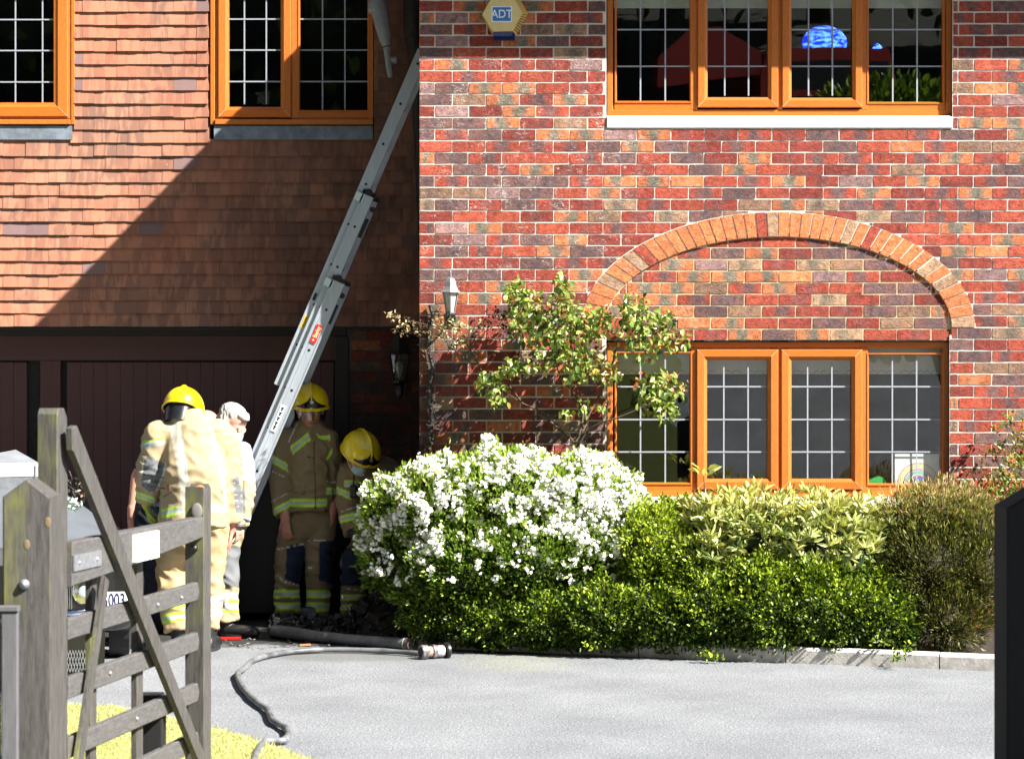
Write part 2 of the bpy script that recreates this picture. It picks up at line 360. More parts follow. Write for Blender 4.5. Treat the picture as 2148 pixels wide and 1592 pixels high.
# reveals
for (a, b, z0, z1) in ((U0, U1, UZB, ZUT), (L0, L1, LZB, LZT)):
    for q0, q1 in ((a-.02, a-.0015), (b+.0015, b+.02)): rv = MB(); rv.key = (.45, .5, .3); rv.box(q0, q1, .003, .13, z0, z1); rv.build('window_reveal', M_BRA, house)
BT = [0, 0, 0, 0, 1, 1, 1, 2, 3, 3, 3, 4, 4, 4, 4, 5, 5, 5, 5, 6, 7, 8, 8, 3, 9]
def bkey(rng=random): return ((rng.choice(BT)+.5)/10, rng.random(), rng.random())
def brick_geo(mb, x0, x1, z0, z1, y, depth=.05, rnd=True, amp=.003):
    """a rough faced brick: 4x2 grid, pillowed edges"""
    nx, nz = 4, 2; j = (lambda s: random.uniform(-s, s)) if rnd else (lambda s: 0)
    vs = []; uv = []
    for iz in range(nz+1):
        for ix in range(nx+1):
            ex = ix in (0, nx); ez = iz in (0, nz)
            px = x0+(x1-x0)*ix/nx + (0 if ex else j(.004)) ; pz = z0+(z1-z0)*iz/nz
            if ex: px += (.0012 if ix == 0 else -.0012)+j(.0016)
            if ez: pz += (.001 if iz == 0 else -.001)+j(.0016)
            vs.append((px, y+(j(amp*.5) if not (ex or ez) else j(.0006)), pz)); uv.append((ix/nx, iz/nz))
    per = [(ix, 0) for ix in range(nx)]+[(nx, iz) for iz in range(nz)]+[(ix, nz) for ix in range(nx, 0, -1)]+[(0, iz) for iz in range(nz, 0, -1)]
    ids = [iz*(nx+1)+ix for ix, iz in per]
    o = len(vs)
    for k in ids: vs.append((vs[k][0]+(.0028 if uv[k][0] == 1 else -.0028 if uv[k][0] == 0 else 0), y+depth, vs[k][2]+(.002 if uv[k][1] == 1 else -.002 if uv[k][1] == 0 else 0))); uv.append(uv[k])
    fs = [(iz*(nx+1)+ix, iz*(nx+1)+ix+1, (iz+1)*(nx+1)+ix+1, (iz+1)*(nx+1)+ix) for iz in range(nz) for ix in range(nx)]
    n = len(ids); fs += [(ids[k], o+k, o+(k+1) % n, ids[(k+1) % n]) for k in range(n)]
    mb.add(vs, fs, uv)
BH, BWD, PX_, PZ_ = .0684, .2145, 70.7/318, 24.45/318
BVAR = []
for k in range(10):
    m = MB(); brick_geo(m, -BWD/2, BWD/2, -BH/2, BH/2, 0, .045); me_ = m.mesh('brick_shape', M_BRO, smooth=True); me_.set_sharp_from_angle(angle=R(35)); BVAR.append(me_)
loose = MB(); cnt = 0; fullb = []
def cut_brick(mb, x0, x1, z0, z1, y, lo=None, hi=None, depth=.045):
    n = max(3, int((x1-x0)/.016)); run = []
    def flush(run):
        if len(run) < 2: return
        vs = []; uv = []
        for (x, a, b) in run: vs += [(x, y, a), (x, y-.001, (a+b)/2), (x, y, b), (x, y+depth, a), (x, y+depth, b)]; uv += [((x-x0)/(x1-x0), .5)]*5
        fs = []
        for i in range(len(run)-1):
            a, b = i*5, (i+1)*5
            fs += [(a, b, b+1, a+1), (a+1, b+1, b+2, a+2), (a+3, b+3, b, a), (a+2, b+2, b+4, a+4)]
        e = (len(run)-1)*5; fs += [(0, 1, 2, 4, 3), (e+3, e+4, e+2, e+1, e)]
        mb.add(vs, fs, uv)
    for i in range(n+1):
        x = x0+(x1-x0)*i/n; a = z0; b = z1
        if lo: a = max(a, lo(x))
        if hi: b = min(b, hi(x))
        if b-a > .008: run.append((x, a, b))
        else: flush(run); run = []
    flush(run)
def sub(iv, cut):
    out = []
    for a, b in iv:
        if cut[1] <= a or cut[0] >= b: out.append((a, b)); continue
        if a < cut[0]: out.append((a, cut[0]-.001))
        if b > cut[1]: out.append((cut[1]+.001, b))
    return out
rng = random.Random(3)
lo_arch = lambda x: (ell_z(x, AO, BO)+.007) if abs(x-AXC) < AO else -9
for k in range(-14, 51):
    z1 = Z(124+24.45*k)-.0042; z0 = z1-BH
    if z1 > ZT or z0 < -.02: continue
    x = XL+.001+((33/318-PX_) if k % 2 == 0 else 0); x += rng.uniform(-.002, .002)
    while x < XR:
        a = max(x, XL+.001)+rng.uniform(-.0015, .0015); b = min(x+BWD, XR); x += PX_
        if b-a < .03: continue
        iv = [(a, b)]
        if z0 > UZB-.01 and z0 < ZUT: iv = sub(iv, (U0-.004, U1+.004))
        if z1 < LZT+.02 and z1 > LZB+.005: iv = sub(iv, (L0-.004, L1+.004))
        for a2, b2 in iv:
            if b2-a2 < .025: continue
            loose.key = bkey(rng)
            inarch = z1 > ASP+.012 and z0 < ASP+BO+.02 and b2 > AXC-AO-.02 and a2 < AXC+AO+.02
            if inarch:
                if lo_arch(a2) < z0 and lo_arch(b2) < z0 and lo_arch((a2+b2)/2) < z0: pass
                else:
                    # below the spring line the arch ends; above it the ellipse cuts
                    cut_brick(loose, a2, b2, z0, z1, 0, lo=lambda q: lo_arch(q) if abs(q-AXC) < AO+.004 else -9); continue
            elif z1 > LZT-.001 and z1 <= ASP+.012 and abs((a2+b2)/2-AXC) < AI+.03:
                iv2 = sub([(a2, b2)], (AXC-AI-.002, AXC+AI+.002))
                for a3, b3 in iv2:
                    if b3-a3 > .02: brick_geo(loose, a3, b3, z0, z1, 0, .045)
                continue
            if b2-a2 > BWD-.01: fullb.append(((a2+b2)/2, 0, (z0+z1)/2, loose.key))
            else: brick_geo(loose, a2, b2, z0, z1, 0, .045)
# choose which whole bricks stand as single objects
def vis_score(b):
    py = CY-(b[2]-CAMZ)*318; px = CX+b[0]*318
    return (0 if 0 < py < 712 and 880 < px < 2148 else 1 if 0 < py < 1000 and (px < 1270 or px > 2000) else 2, rng.random())
fullb.sort(key=vis_score)
NSING = 236
for b in fullb[:NSING]: inst('brick', rng.choice(BVAR), fw, (b[0], b[1]+rng.uniform(-.0028, -.0004), b[2]), b[3], (rng.uniform(-.006, .006), rng.uniform(-.007, .007), rng.uniform(-.006, .006)))
for b in fullb[NSING:]:
    loose.key = b[3]; brick_geo(loose, b[0]-BWD/2, b[0]+BWD/2, b[2]-BH/2, b[2]+BH/2, rng.uniform(-.0028, -.0002), .045)
loose.build('brickwork', M_BRA, fw, smooth=True, autosmooth=35, kind='stuff')
# bricks of the arch panel
tl = MB(); n1 = 0
for k in range(24, -1, -1):
    z0 = LZT+.004+.0766*(24-k)+.0; z1 = z0+BH
    if z0 > ASP+BI: break
    x = AXC-AI-.05+(.09 if k % 2 else -.02)
    while x < AXC+AI:
        a, b = max(x, AXC-AI+.004), min(x+BWD-.003, AXC+AI-.004); x += PX_+.001
        if b-a < .02: continue
        hi = lambda q: ell_z(q, AI, BI)-.006 if z1 > ASP else 9
        tl.key = bkey(rng)
        if b-a > BWD-.01 and hi(a) > z1 and hi(b) > z1 and n1 < 62:
            inst('brick', rng.choice(BVAR), tp, ((a+b)/2, YT+rng.uniform(-.0025, -.0003), (z0+z1)/2), tl.key, (0, rng.uniform(-.01, .01), 0)); n1 += 1
        elif hi(a) > z1 and hi(b) > z1: brick_geo(tl, a, b, z0, z1, YT)
        else: cut_brick(tl, a, b, z0, z1, YT, hi=hi)
tl.build('brickwork', M_BRA, tp, smooth=True, autosmooth=35, kind='stuff')
# the arch of upright bricks
arch = MB(); NA = 42
for i in range(NA):
    a = math.pi*(1-i/NA); b = math.pi*(1-(i+1)/NA)
arch_e = thing  # keep name free
pts = []; N = 800
def ep(t, g): return (AXC+(AI+(AO-AI)*g)*math.cos(t), ASP+(BI+(BO-BI)*g)*math.sin(t))
L = [0]; P0 = ep(math.pi, .5)
for i in range(1, N+1):
    p = ep(math.pi*(1-i/N), .5); L.append(L[-1]+math.hypot(p[0]-P0[0], p[1]-P0[1])); P0 = p
def t_at(s):
    lo_, hi_ = 0, N
    while lo_ < hi_:
        m = (lo_+hi_)//2
        if L[m] < s: lo_ = m+1
        else: hi_ = m
    return math.pi*(1-lo_/N)
am = MB(); tot = L[-1]
for i in range(NA):
    t0, t1 = t_at(tot*i/NA+.0045), t_at(tot*(i+1)/NA-.0045)
    m = MB(); g = [.01, .5, 1.0]; y = -.004+rng.uniform(-.002, .002)
    vs = []
    for gi, gg in enumerate(g):
        for tt in (t0, (t0+t1)/2, t1):
            p = ep(tt, gg); e = gi in (0, 2) or tt != (t0+t1)/2
            vs.append((p[0]+rng.uniform(-.0012, .0012), y+rng.uniform(-.001, .001), p[1]+rng.uniform(-.0012, .0012)))
    o = 9; per = [0, 1, 2, 5, 8, 7, 6, 3]
    vs += [(vs[k][0], .06, vs[k][2]) for k in per]
    fs = [(0, 3, 4, 1), (1, 4, 5, 2), (3, 6, 7, 4), (4, 7, 8, 5)]+[(per[(k+1) % 8], o+(k+1) % 8, o+k, per[k]) for k in range(8)]
    fs = [tuple(reversed(f)) for f in fs[:4]]+fs[4:]
    m.add(vs, fs, [(.02, .5)]*len(vs))
    me = m.mesh('arch_brick_shape', M_BRO)
    ty = rng.choice([2, 2, 2, 2, 2, 2, 2, 2, 9, 0])
    inst('arch_brick', me, tp, (0, 0, 0), ((ty+.5)/10, .45+.5*rng.random(), rng.random()))
# return wall of the wing, facing left
ret = MB(); ret.quad((XL+.008, 1.6, 0), (XL+.008, 0.0, 0), (XL+.008, 0.0, ZT), (XL+.008, 1.6, ZT))
rw = ret.build('side_wall', M_MORT, house)
rl = MB()
for k in range(-8, 51):
    z1 = Z(124+24.45*k)-.0055; z0 = z1-BH; y = .004 + (.11 if k % 2 else 0)
    if z0 < -.02: continue
    while y < 1.5:
        b = min(y+(.1 if y < .01 and k % 2 == 0 and False else BWD), 1.55); rl.key = bkey(rng)
        if b-y > .03: rl.box(XL-.001, XL+.04, y, b-.0, z0, z1)
        y += PX_
rl.build('brickwork', M_BRA, rw, kind='stuff')

# ------------------------------------------------------------------ garage bay
W2 = (XG(441), XG(783), ZG(293)); W1 = (-4.365, XG(157), ZG(262)); W1b = (-4.365, XG(150), ZG(293)); WTZ = 4.78
WR = [(-5.6, XL+.02, ZG(690), W2[2]), (-5.6, XL+.02, WTZ, 5.15), (W1[1]+.001, W2[0]-.001, W2[2]+.001, WTZ-.001), (W2[1]+.001, XL+.02, W2[2]+.001, WTZ-.001), (-5.6, -4.365, W2[2]+.001, WTZ-.001)]
gm = MB(); gm.box(XG(725, 1.6), XL, 1.60, 1.7, 0, ZG(690)-.002)
for n_, q_ in enumerate(WR): gm.box(q_[0], q_[1], 1.52, 1.70 if n_ == 0 else 1.575, q_[2], q_[3])
gw = gm.build('garage_wall', M_MORTD, house)
gb = MB(); rngb = random.Random(5)
for k in range(28):
    z1 = ZG(690, 1.56)-.004-.0765*k-(.004); z0 = z1-BH
    if z0 < 0: break
    x = XG(735, 1.56)+(0 if k % 2 else -.11)
    while x < XL:
        a, b = max(x, XG(735, 1.56)), min(x+BWD, XL-.002); x += PX_
        if b-a < .03: continue
        gb.key = bkey(rngb); brick_geo(gb, a, b, z0, z1, 1.588)
gb.build('brickwork', M_BRA, gw, smooth=True, autosmooth=35, kind='stuff')
# tiles
TW, TG = .1645, 27.45/290
TVAR = []
def tile_geo(mb, x0, x1, z0, y, tl_=.125, cam_=.0, jit=0.0):
    n = 3; vs = []; uv = []
    for iz in range(2):
        for ix in range(n+1):
            u = ix/n; c = -cam_*(1-(2*u-1)**2)
            yb = y-.027+c+jit if iz == 0 else y-.008
            vs.append((x0+(x1-x0)*u, yb, z0+(0 if iz == 0 else tl_)+(c*.3 if iz == 0 else 0))); uv.append((u, iz))
    m = len(vs)
    for ix in range(n+1):
        v = vs[ix]; vs.append((v[0], v[1]+.013, v[2]+.001)); uv.append(uv[ix])
    for ix in (0, n):
        v = vs[(n+1)+ix]; vs.append((v[0], v[1]+.013, v[2])); uv.append(uv[ix])
    fs = [(ix, ix+1, n+2+ix, n+1+ix) for ix in range(n)]+[(m+ix, m+ix+1, ix+1, ix) for ix in range(n)]
    fs += [(m, 0, n+1, m+n+1), (n, m+n, m+n+2, 2*n+1)]
    mb.add(vs, fs, uv)
for k in range(6):
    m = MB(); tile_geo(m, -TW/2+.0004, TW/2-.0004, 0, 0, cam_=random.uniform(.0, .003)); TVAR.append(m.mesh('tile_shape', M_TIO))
tw_ = MB()
for q_ in WR: tw_.quad((q_[0], YG, q_[2]), (min(q_[1], XL), YG, q_[2]), (min(q_[1], XL), YG, q_[3]), (q_[0], YG, q_[3]))
twall = tw_.build('tile_hanging', M_CHAR, house)
tl2 = MB(); ntile = 0; rngt = random.Random(11)
W2 = (XG(441), XG(783), ZG(293)); W1 = (-4.365, XG(157), ZG(262)); W1b = (-4.365, XG(150), ZG(293))
for k in range(33):
    z0 = ZG(685)+TG*k+rngt.uniform(-.0008, .0008); x = -5.6+(TW/2 if k % 2 else 0)+.03
    zc = z0+TG*.5
    while x < XL-.02:
        a, b = x, min(x+TW, XL-.002); x += TW
        iv = [(a, b)]
        if zc > W2[2]: iv = sub(iv, (W2[0]-.004, W2[1]+.004))
        if zc > W1[2]: iv = sub(iv, (W1[0], W1[1]-.004))
        elif zc > W1b[2]: iv = sub(iv, (W1b[0], W1b[1]-.004))
        for a2, b2 in iv:
            if b2-a2 < .02: continue
            key = (rngt.random(), rngt.random(), rngt.random()); j = rngt.uniform(-.003, .003)
            dz = rngt.uniform(-.0018, .0018) - (.004 if rngt.random() < .05 else 0)
            pxc = CX+(a2+b2)/2*SG; pyc = CY-(zc-CAMZ)*SG
            if b2-a2 > TW-.004 and ntile < 300 and -10 < pxc < 900 and -5 < pyc < 690 and not (520 < pyc and 560 < pxc and rngt.random() < .8):
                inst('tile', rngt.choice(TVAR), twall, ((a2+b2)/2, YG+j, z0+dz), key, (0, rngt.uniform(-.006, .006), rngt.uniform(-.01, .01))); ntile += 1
            else:
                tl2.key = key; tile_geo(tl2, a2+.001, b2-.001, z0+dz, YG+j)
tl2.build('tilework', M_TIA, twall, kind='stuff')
print('tiles', ntile, 'brick', NSING+n1, 'loose', len(loose.F))
# garage door
M_DFR = wood_mat('charred_door_frame', (.014, .010, .009, 1), (.03, .018, .015, 1), .6, (14, 14, 2), .4)
gd = MB(); gd.box(-5.2, XG(728, 1.6), 1.57, 1.72, ZG(705, 1.6), ZG(687, 1.6)-.003, .004)
gd.box(XG(703, 1.6), XG(732, 1.6), 1.585, 1.75, 0, ZG(705, 1.6)-.001, .004)
gd.build('door_frame', M_DFR, house)
dr = MB(); dr.box(-5.2, XG(702, 1.7), 1.70, 1.74, ZG(756, 1.7), ZG(704, 1.7), .003)
dr.box(XG(84, 1.7), XG(127, 1.7), 1.701, 1.74, .05, ZG(756, 1.7)-.001, .003); dr.box(XG(108, 1.7)-.001, XG(109, 1.7), 1.6995, 1.7, .05, 2.0)
gdo = dr.build('garage_door', M_DOOR, house)
pm = MB(); pm.box(-.0483, .0483, 0, .03, 0, ZG(757, 1.7)-.06, .0016); pme = pm.mesh('door_plank_shape', M_DOOR)
x = XG(700, 1.7)-.0485
while x > -5.1:
    if not (XG(80, 1.7)-.045 < x < XG(127, 1.7)+.04): inst('plank', pme, gdo, (x, 1.712, .05))
    x -= .0978
dback = MB(); dback.box(-5.2, XG(703, 1.7), 1.745, 1.78, 0, 2.1); dback.build('door_backing', M_CHAR, gdo)

# ------------------------------------------------------------------ windows
def mframe(mb, x0, x1, z0, z1, prof):
    vs = []
    for ins, y in prof: vs += [(x0+ins, y, z0+ins), (x1-ins, y, z0+ins), (x1-ins, y, z1-ins), (x0+ins, y, z1-ins)]
    for i in range(len(prof)-1):
        for k in range(4):
            mb.mi = 1 if k in (0, 2) else 0
            a, b = i*4+k, i*4+(k+1) % 4
            mb.add([vs[a], vs[b], vs[b+4], vs[a+4]], [(0, 3, 2, 1)] if False else [(0, 1, 2, 3)])
    mb.mi = 0
def miters(wo, x0, x1, z0, z1, w, y):
    for (xx, zz, sx, sz) in ((x0, z0, 1, 1), (x1, z0, -1, 1), (x0, z1, 1, -1), (x1, z1, -1, -1)):
        mb = MB(); mb.bar((xx+sx*.003, y, zz+sz*.003), (xx+sx*w, y, zz+sz*w), .0022, .0012, (0, 1, 0)); mb.build('mitre_joint', M_JOINT, wo)
M_JOINT = plain('welded_mitre_line', (.68, .5, .32), .5)
M_SEAL = plain('black_gasket', (.02, .015, .012), .6)
M_BLIND = mat('cream_roller_blind', (.62, .66, .60), .8, nz=(40, .04))
def window(Y, s, rect, lights, bar_rows, mull, sill=None, blind=None, glass=M_GLASS, tilt=0.0, deep=.08, sashproud=.02):
    """rect, lights in photo pixels at depth Y+.; lights: (kind, x0,x1,y0,y1, glass rect, lead xs)"""
    fx = lambda p: (p-CX)/s; fz = lambda p: CAMZ-(p-CY)/s
    wroot = MB(); x0, x1, zt, zb = fx(rect[0]), fx(rect[1]), fz(rect[2]), fz(rect[3])
    mframe(wroot, x0, x1, zb, zt, [(0, Y+deep), (0, Y+.004), (.004, Y), (.034, Y), (.042, Y+.008), (.044, Y+deep)])
    for a, b in mull:
        wroot.box(fx(a), fx(b), Y+.001, Y+deep, zb+.040, zt-.040, .004)
    wo = wroot.build('window', [M_OAK, M_OAKH], house)
    for L_ in lights:
        kind, sx0, sx1, sy0, sy1, g, leads = L_
        gx0, gx1, gy0, gy1 = g
        yg = Y+.026
        m = MB()
        if kind == 's':
            yf = Y-sashproud; a, b, c, d = fx(sx0), fx(sx1), fz(sy1), fz(sy0)
            w = fx(gx0)-a
            mframe(m, a, b, c, d, [(0, Y+.03), (0, yf+.005), (.005, yf), (w*.68, yf), (w*.8, yf+.010), (w, yf+.016), (w, yg+.004)])
            
            so_ = m.build('casement', [M_OAK, M_OAKH], wo)
            miters(wo, a, b, c, d, w*.7, yf-.0012)
        else:
            a, b, c, d = fx(gx0)-.014, fx(gx1)+.014, fz(gy1)-.014, fz(gy0)+.014
            fm_ = MB(); fm_.mi = 1; fm_.box(a-.004, b+.004, Y+.003, Y+.05, zb+.03, c+.002, .003); fm_.build('bottom_rail', [M_OAK, M_OAKH], wo)
            mframe(m, a, b, c, d, [(0, Y-.001), (.010, Y-.003), (.014, yg+.003)] if False else [(0, Y+.02), (0, Y-.004), (.008, Y-.004), (.014, Y+.012), (.014, yg+.004)])
            m.build('glazing_bead', [M_OAK, M_OAKH], wo)
        gm_ = MB(); za, zb_ = fz(gy1)-.003, fz(gy0)+.003; xa, xb = fx(gx0)-.003, fx(gx1)+.003
        t_ = math.tan(tilt)*(zb_-za)*.5
        gm_.quad((xa, yg+t_+.004, za), (xb, yg+t_+.004, za), (xb, yg-t_+.004, zb_), (xa, yg-t_+.004, zb_)); gm_.build('pane', glass, wo)
        for px in leads:
            lm = MB(); lm.box(fx(px)-.0048, fx(px)+.0048, yg-.004, yg, za+.001, zb_-.012); lm.build('lead_bar', M_LEAD, wo)
        for py in bar_rows:
            lm = MB(); lm.box(xa, xb-.002, yg-.0065, yg-.0025, fz(py)-.0048, fz(py)+.0048); lm.build('lead_bar', M_LEAD, wo)
        if blind:
            bm = MB(); yb = Y+.17; k = (yb-CAMY)/(Y-CAMY); bx0, bx1 = fx(gx0)*k-.02, fx(gx1)*k+.02
            zbl = CAMZ+(fz(blind)-CAMZ)*k; bm.box(bx0, bx1, yb, yb+.006, zbl, zt+.1); bm.build('roller_blind', M_BLIND, wo)
            if blind > 300:
                cm = MB(); r_ = random.Random(int(gx0)); xx = bx0+.03
                while xx < bx1-.04:
                    cw = r_.uniform(.03, .06)
                    cm.tube([(xx+cw*(.5-.5*math.cos(q*.5)), yb-.002, zbl+.003+.022*math.sin(min(q*.5, 2.6))) for q in range(7)], .0016, 5)
                    xx += cw+r_.choice([.006, .012, .05])
                cm.build('blind_pattern', plain('blind_scroll_print', (.10, .12, .11)), wo, kind='stuff')
    return wo
YW = .055
s_ = sc(YW)
upl = [('f', 0, 0, 0, 0, (1294, 1447, -70, 212), (1344, 1396)), ('s', 1463, 1632, -90, 226, (1484, 1609, -70, 200), (1521, 1571)),
       ('s', 1640, 1808, -90, 226, (1660, 1786, -70, 200), (1697, 1747)), ('f', 0, 0, 0, 0, (1823, 1977, -70, 214), (1874, 1925))]
wu = window(YW, s_, (1273, 1997, -100, 243), upl, (-15, 62, 139), ((1449, 1463), (1631, 1641), (1807, 1821)), blind=18, glass=M_GLASSU, tilt=R(2.0))
lol = [('f', 0, 0, 0, 0, (1294, 1447, 742, 1012), (1344, 1396)), ('s', 1461, 1632, 733, 1026, (1483, 1609, 757, 1003), (1519, 1570)),
       ('s', 1638, 1808, 733, 1026, (1660, 1785, 757, 1003), (1695, 1746)), ('f', 0, 0, 0, 0, (1823, 1976, 745, 1014), (1873, 1924))]
wl = window(YW, s_, (1273, 1991, 717, 1042), lol, (811, 880, 948), ((1449, 1461), (1631, 1639), (1807, 1821)), blind=785)
YV = 1.480; sv = sc(YV)
wg = window(YV, sv, (452, 783, -90, 262), [('s', 458, 611, -70, 247, (480, 595, -60, 218), (512, 558)), ('f', 0, 0, 0, 0, (629, 771, -60, 231), (676, 723))],
            (-28, 40, 105, 171), ((611, 627),), tilt=0.0, deep=.09)
wf = window(YV, sv, (-190, 148, -90, 250), [('s', -180, 143, -70, 246, (-150, 126, -60, 218), (31, 88, -26, -83))], (-28, 41, 106, 172), (), tilt=0.0, deep=.09)
tb = MB(); tb.box(XG(441, YV), XG(451, YV), YV-.006, YV+.018, ZG(262, YV), 4.75, .004); tb.box(XG(452, YV)-.001, XG(783, YV), YV-.022, YV-.002, ZG(262, YV), ZG(251, YV), .003)
tb.build('trim_board', M_OAK, wg)
tb = MB(); tb.box(XG(149, YV), XG(157, YV), YV-.006, YV+.018, ZG(262, YV), 4.75, .004); tb.box(-4.35, XG(148, YV), YV-.022, YV-.002, ZG(262, YV), ZG(251, YV)-.002, .003)
tb.build('trim_board', M_OAK, wf)
fl = MB(); fl.add([(XG(447, 1.43), 1.4715, ZG(292, 1.43)), (XG(781, 1.43), 1.4715, ZG(292, 1.43)), (XG(781, 1.43), 1.478, ZG(263, 1.43)), (XG(447, 1.43), 1.478, ZG(263, 1.43)), (XG(447, 1.43), 1.5, ZG(292, 1.43)), (XG(781, 1.43), 1.5, ZG(292, 1.43))], [(0, 1, 2, 3), (0, 4, 5, 1)])
fl.build('flashing', M_ZINC, wg)
fl = MB(); fl.add([(-4.36, 1.4715, ZG(292, 1.43)), (XG(149, 1.43), 1.4715, ZG(292, 1.43)), (XG(149, 1.43), 1.478, ZG(263, 1.43)), (-4.36, 1.478, ZG(263, 1.43)), (-4.36, 1.5, ZG(292, 1.43)), (XG(149, 1.43), 1.5, ZG(292, 1.43))], [(0, 1, 2, 3), (0, 4, 5, 1)])
fl.build('flashing', M_ZINC, wf)
sl = MB(); sl.add([], []); sl.box(U0+.002, U1-.002, -.012, .06, Z(270)+.002, Z(246), .004); sl.box(U0+.003, U1-.003, .012, .06, Z(246)+.0005, Z(243), .002); sl.build('sill', M_CREAM, wu)
sl = MB(); sl.box(L0+.002, L1-.002, -.010, .06, Z(1062)+.002, Z(1043), .004); sl.build('sill', M_CREAM, wl)
# rooms behind the glass
M_ROOM = plain('dark_room_paint', (.09, .10, .10), .9)
for (a, b, z0, z1, y0, y1, w_) in ((-.45, 4.1, .05, 2.35, .14, 3.6, wl), (-.45, 4.1, 2.75, 5.0, .14, 3.6, wu), (-5.5, -.75, 2.8, 5.0, 1.58, 4.6, wg)):
    rm = MB()
    rm.quad((a, y1, z0), (b, y1, z0), (b, y1, z1), (a, y1, z1)); rm.quad((a, y0, z0), (b, y0, z0), (b, y1, z0), (a, y1, z0)); rm.quad((a, y0, z1), (a, y1, z1), (b, y1, z1), (b, y0, z1))
    rm.quad((a, y0, z0), (a, y1, z0), (a, y1, z1), (a, y0, z1)); rm.quad((b, y0, z0), (b, y0, z1), (b, y1, z1), (b, y1, z0)); rm.build('room', M_ROOM, w_)
# ------------------------------------------------------------------ roof and eaves (above the frame; they throw the long shadow)
EZ, EX, EO = 4.70, -.745, .53
M_SOFF = plain('dark_soffit', (.10, .08, .07), .7)
ro = MB()
ro.box(EX, 4.7, -EO, .008, EZ, EZ+.16); ro.box(EX, XL-.002, .009, 2.2, EZ, EZ+.16); ro.box(XL-.001, 4.7, .009, 2.2, EZ+.02, EZ+.16)
ro.build('eaves', M_SOFF, house)
rf = MB()
rf.add([(EX-.03, -EO-.03, EZ+.161), (4.75, -EO-.03, EZ+.161), (4.75, 3.2, EZ+2.4), (EX+2.0, 3.2, EZ+2.4), (EX-.03, 5.5, EZ+.161), (4.75, 5.5, EZ+.161)], [(0, 1, 2, 3), (0, 3, 4), (3, 2, 5, 4), (1, 5, 2)])
rf.add([(-6, 1.08, 5.15), (EX, 1.08, 5.15), (EX+2, 4.5, 7.4), (-6, 4.5, 7.4)], [(0, 1, 2, 3)])
rf.box(-6, EX-.04, 1.10, 1.5, 5.10, 5.14)
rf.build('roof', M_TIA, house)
dp = MB(); dp.tube([(XG(866, 1.38), 1.38, 4.75), (XG(866, 1.38), 1.38, ZG(60, 1.38)), (XG(874, 1.38), 1.38, ZG(140, 1.38)), (XG(880, 1.38), 1.38, ZG(300, 1.38)), (XG(886, 1.38), 1.38, ZG(500, 1.38)), (XG(888, 1.38), 1.38, ZG(690, 1.38))], [.075, .07, .05, .038, .03, .028], 12)
dp.build('burnt_corner_pipe', M_CHAR, house, smooth=True)
dp = MB(); r_ = random.Random(8); pts = [(X(903+4*math.sin(k*1.3))+r_.uniform(-.006, .006), -.03, Z(640+k*22)) for k in range(16)]
dp.tube(pts, [.012+.008*r_.random() for _ in pts], 8); dp.build('burnt_cable', M_CHAR, house, smooth=True)
dp = MB(); dp.tube([(XG(797, 1.45), 1.45, .02), (XG(797, 1.45), 1.45, ZG(1195, 1.45))], .017, 12); dp.build('waste_pipe', M_PIPE, house, smooth=True)
# broken pipe still hanging from above the garage window
hp = thing('hanging_pipe', 'broken grey plastic downpipe hanging above the ladder between the window and the brick corner', 'pipe', (XG(790, 1.25), 1.25, 4.5))
hw = lambda px, py: W(px, py, 1.25)
m = MB(); m.tube([hw(772, -200), hw(781, -60), hw(790, 8)], [.054, .054, .052], 18); m.build('upper_pipe', M_PIPE, hp, smooth=True)
m = MB(); m.tube([hw(789, 2), hw(790.5, 8), hw(792, 16), hw(796, 22), hw(799, 34), hw(804, 60), hw(809, 84), hw(812, 97)], [.058, .068, .068, .064, .062, .056, .047, .036], 18, flat=1.0); m.build('lower_pipe', M_PIPE, hp, smooth=True, autosmooth=40)
m = MB(); m.tube([hw(788, 16), hw(791, 24), hw(791.5, 27)], [.064, .064, .058], 18); m.build('collar', M_PIPE, hp, smooth=True, autosmooth=40)
m = MB(); m.tube([hw(811, 99), hw(813, 103), hw(813.5, 109)], [.028, .034, .028], 14); m.build('collar', M_PIPE, hp, smooth=True, autosmooth=40)
m = MB(); m.tube([hw(812, 108), hw(815, 125), hw(816, 140), hw(819, 156), hw(820, 163)], [.025, .026, .024, .024, .02], 14); m.tube([hw(817, 126), hw(824, 127), hw(824.5, 127), hw(832, 127)], [.018, .022, .027, .027], 14); m.build('branch_socket', M_PIPE, hp, smooth=True, autosmooth=40)
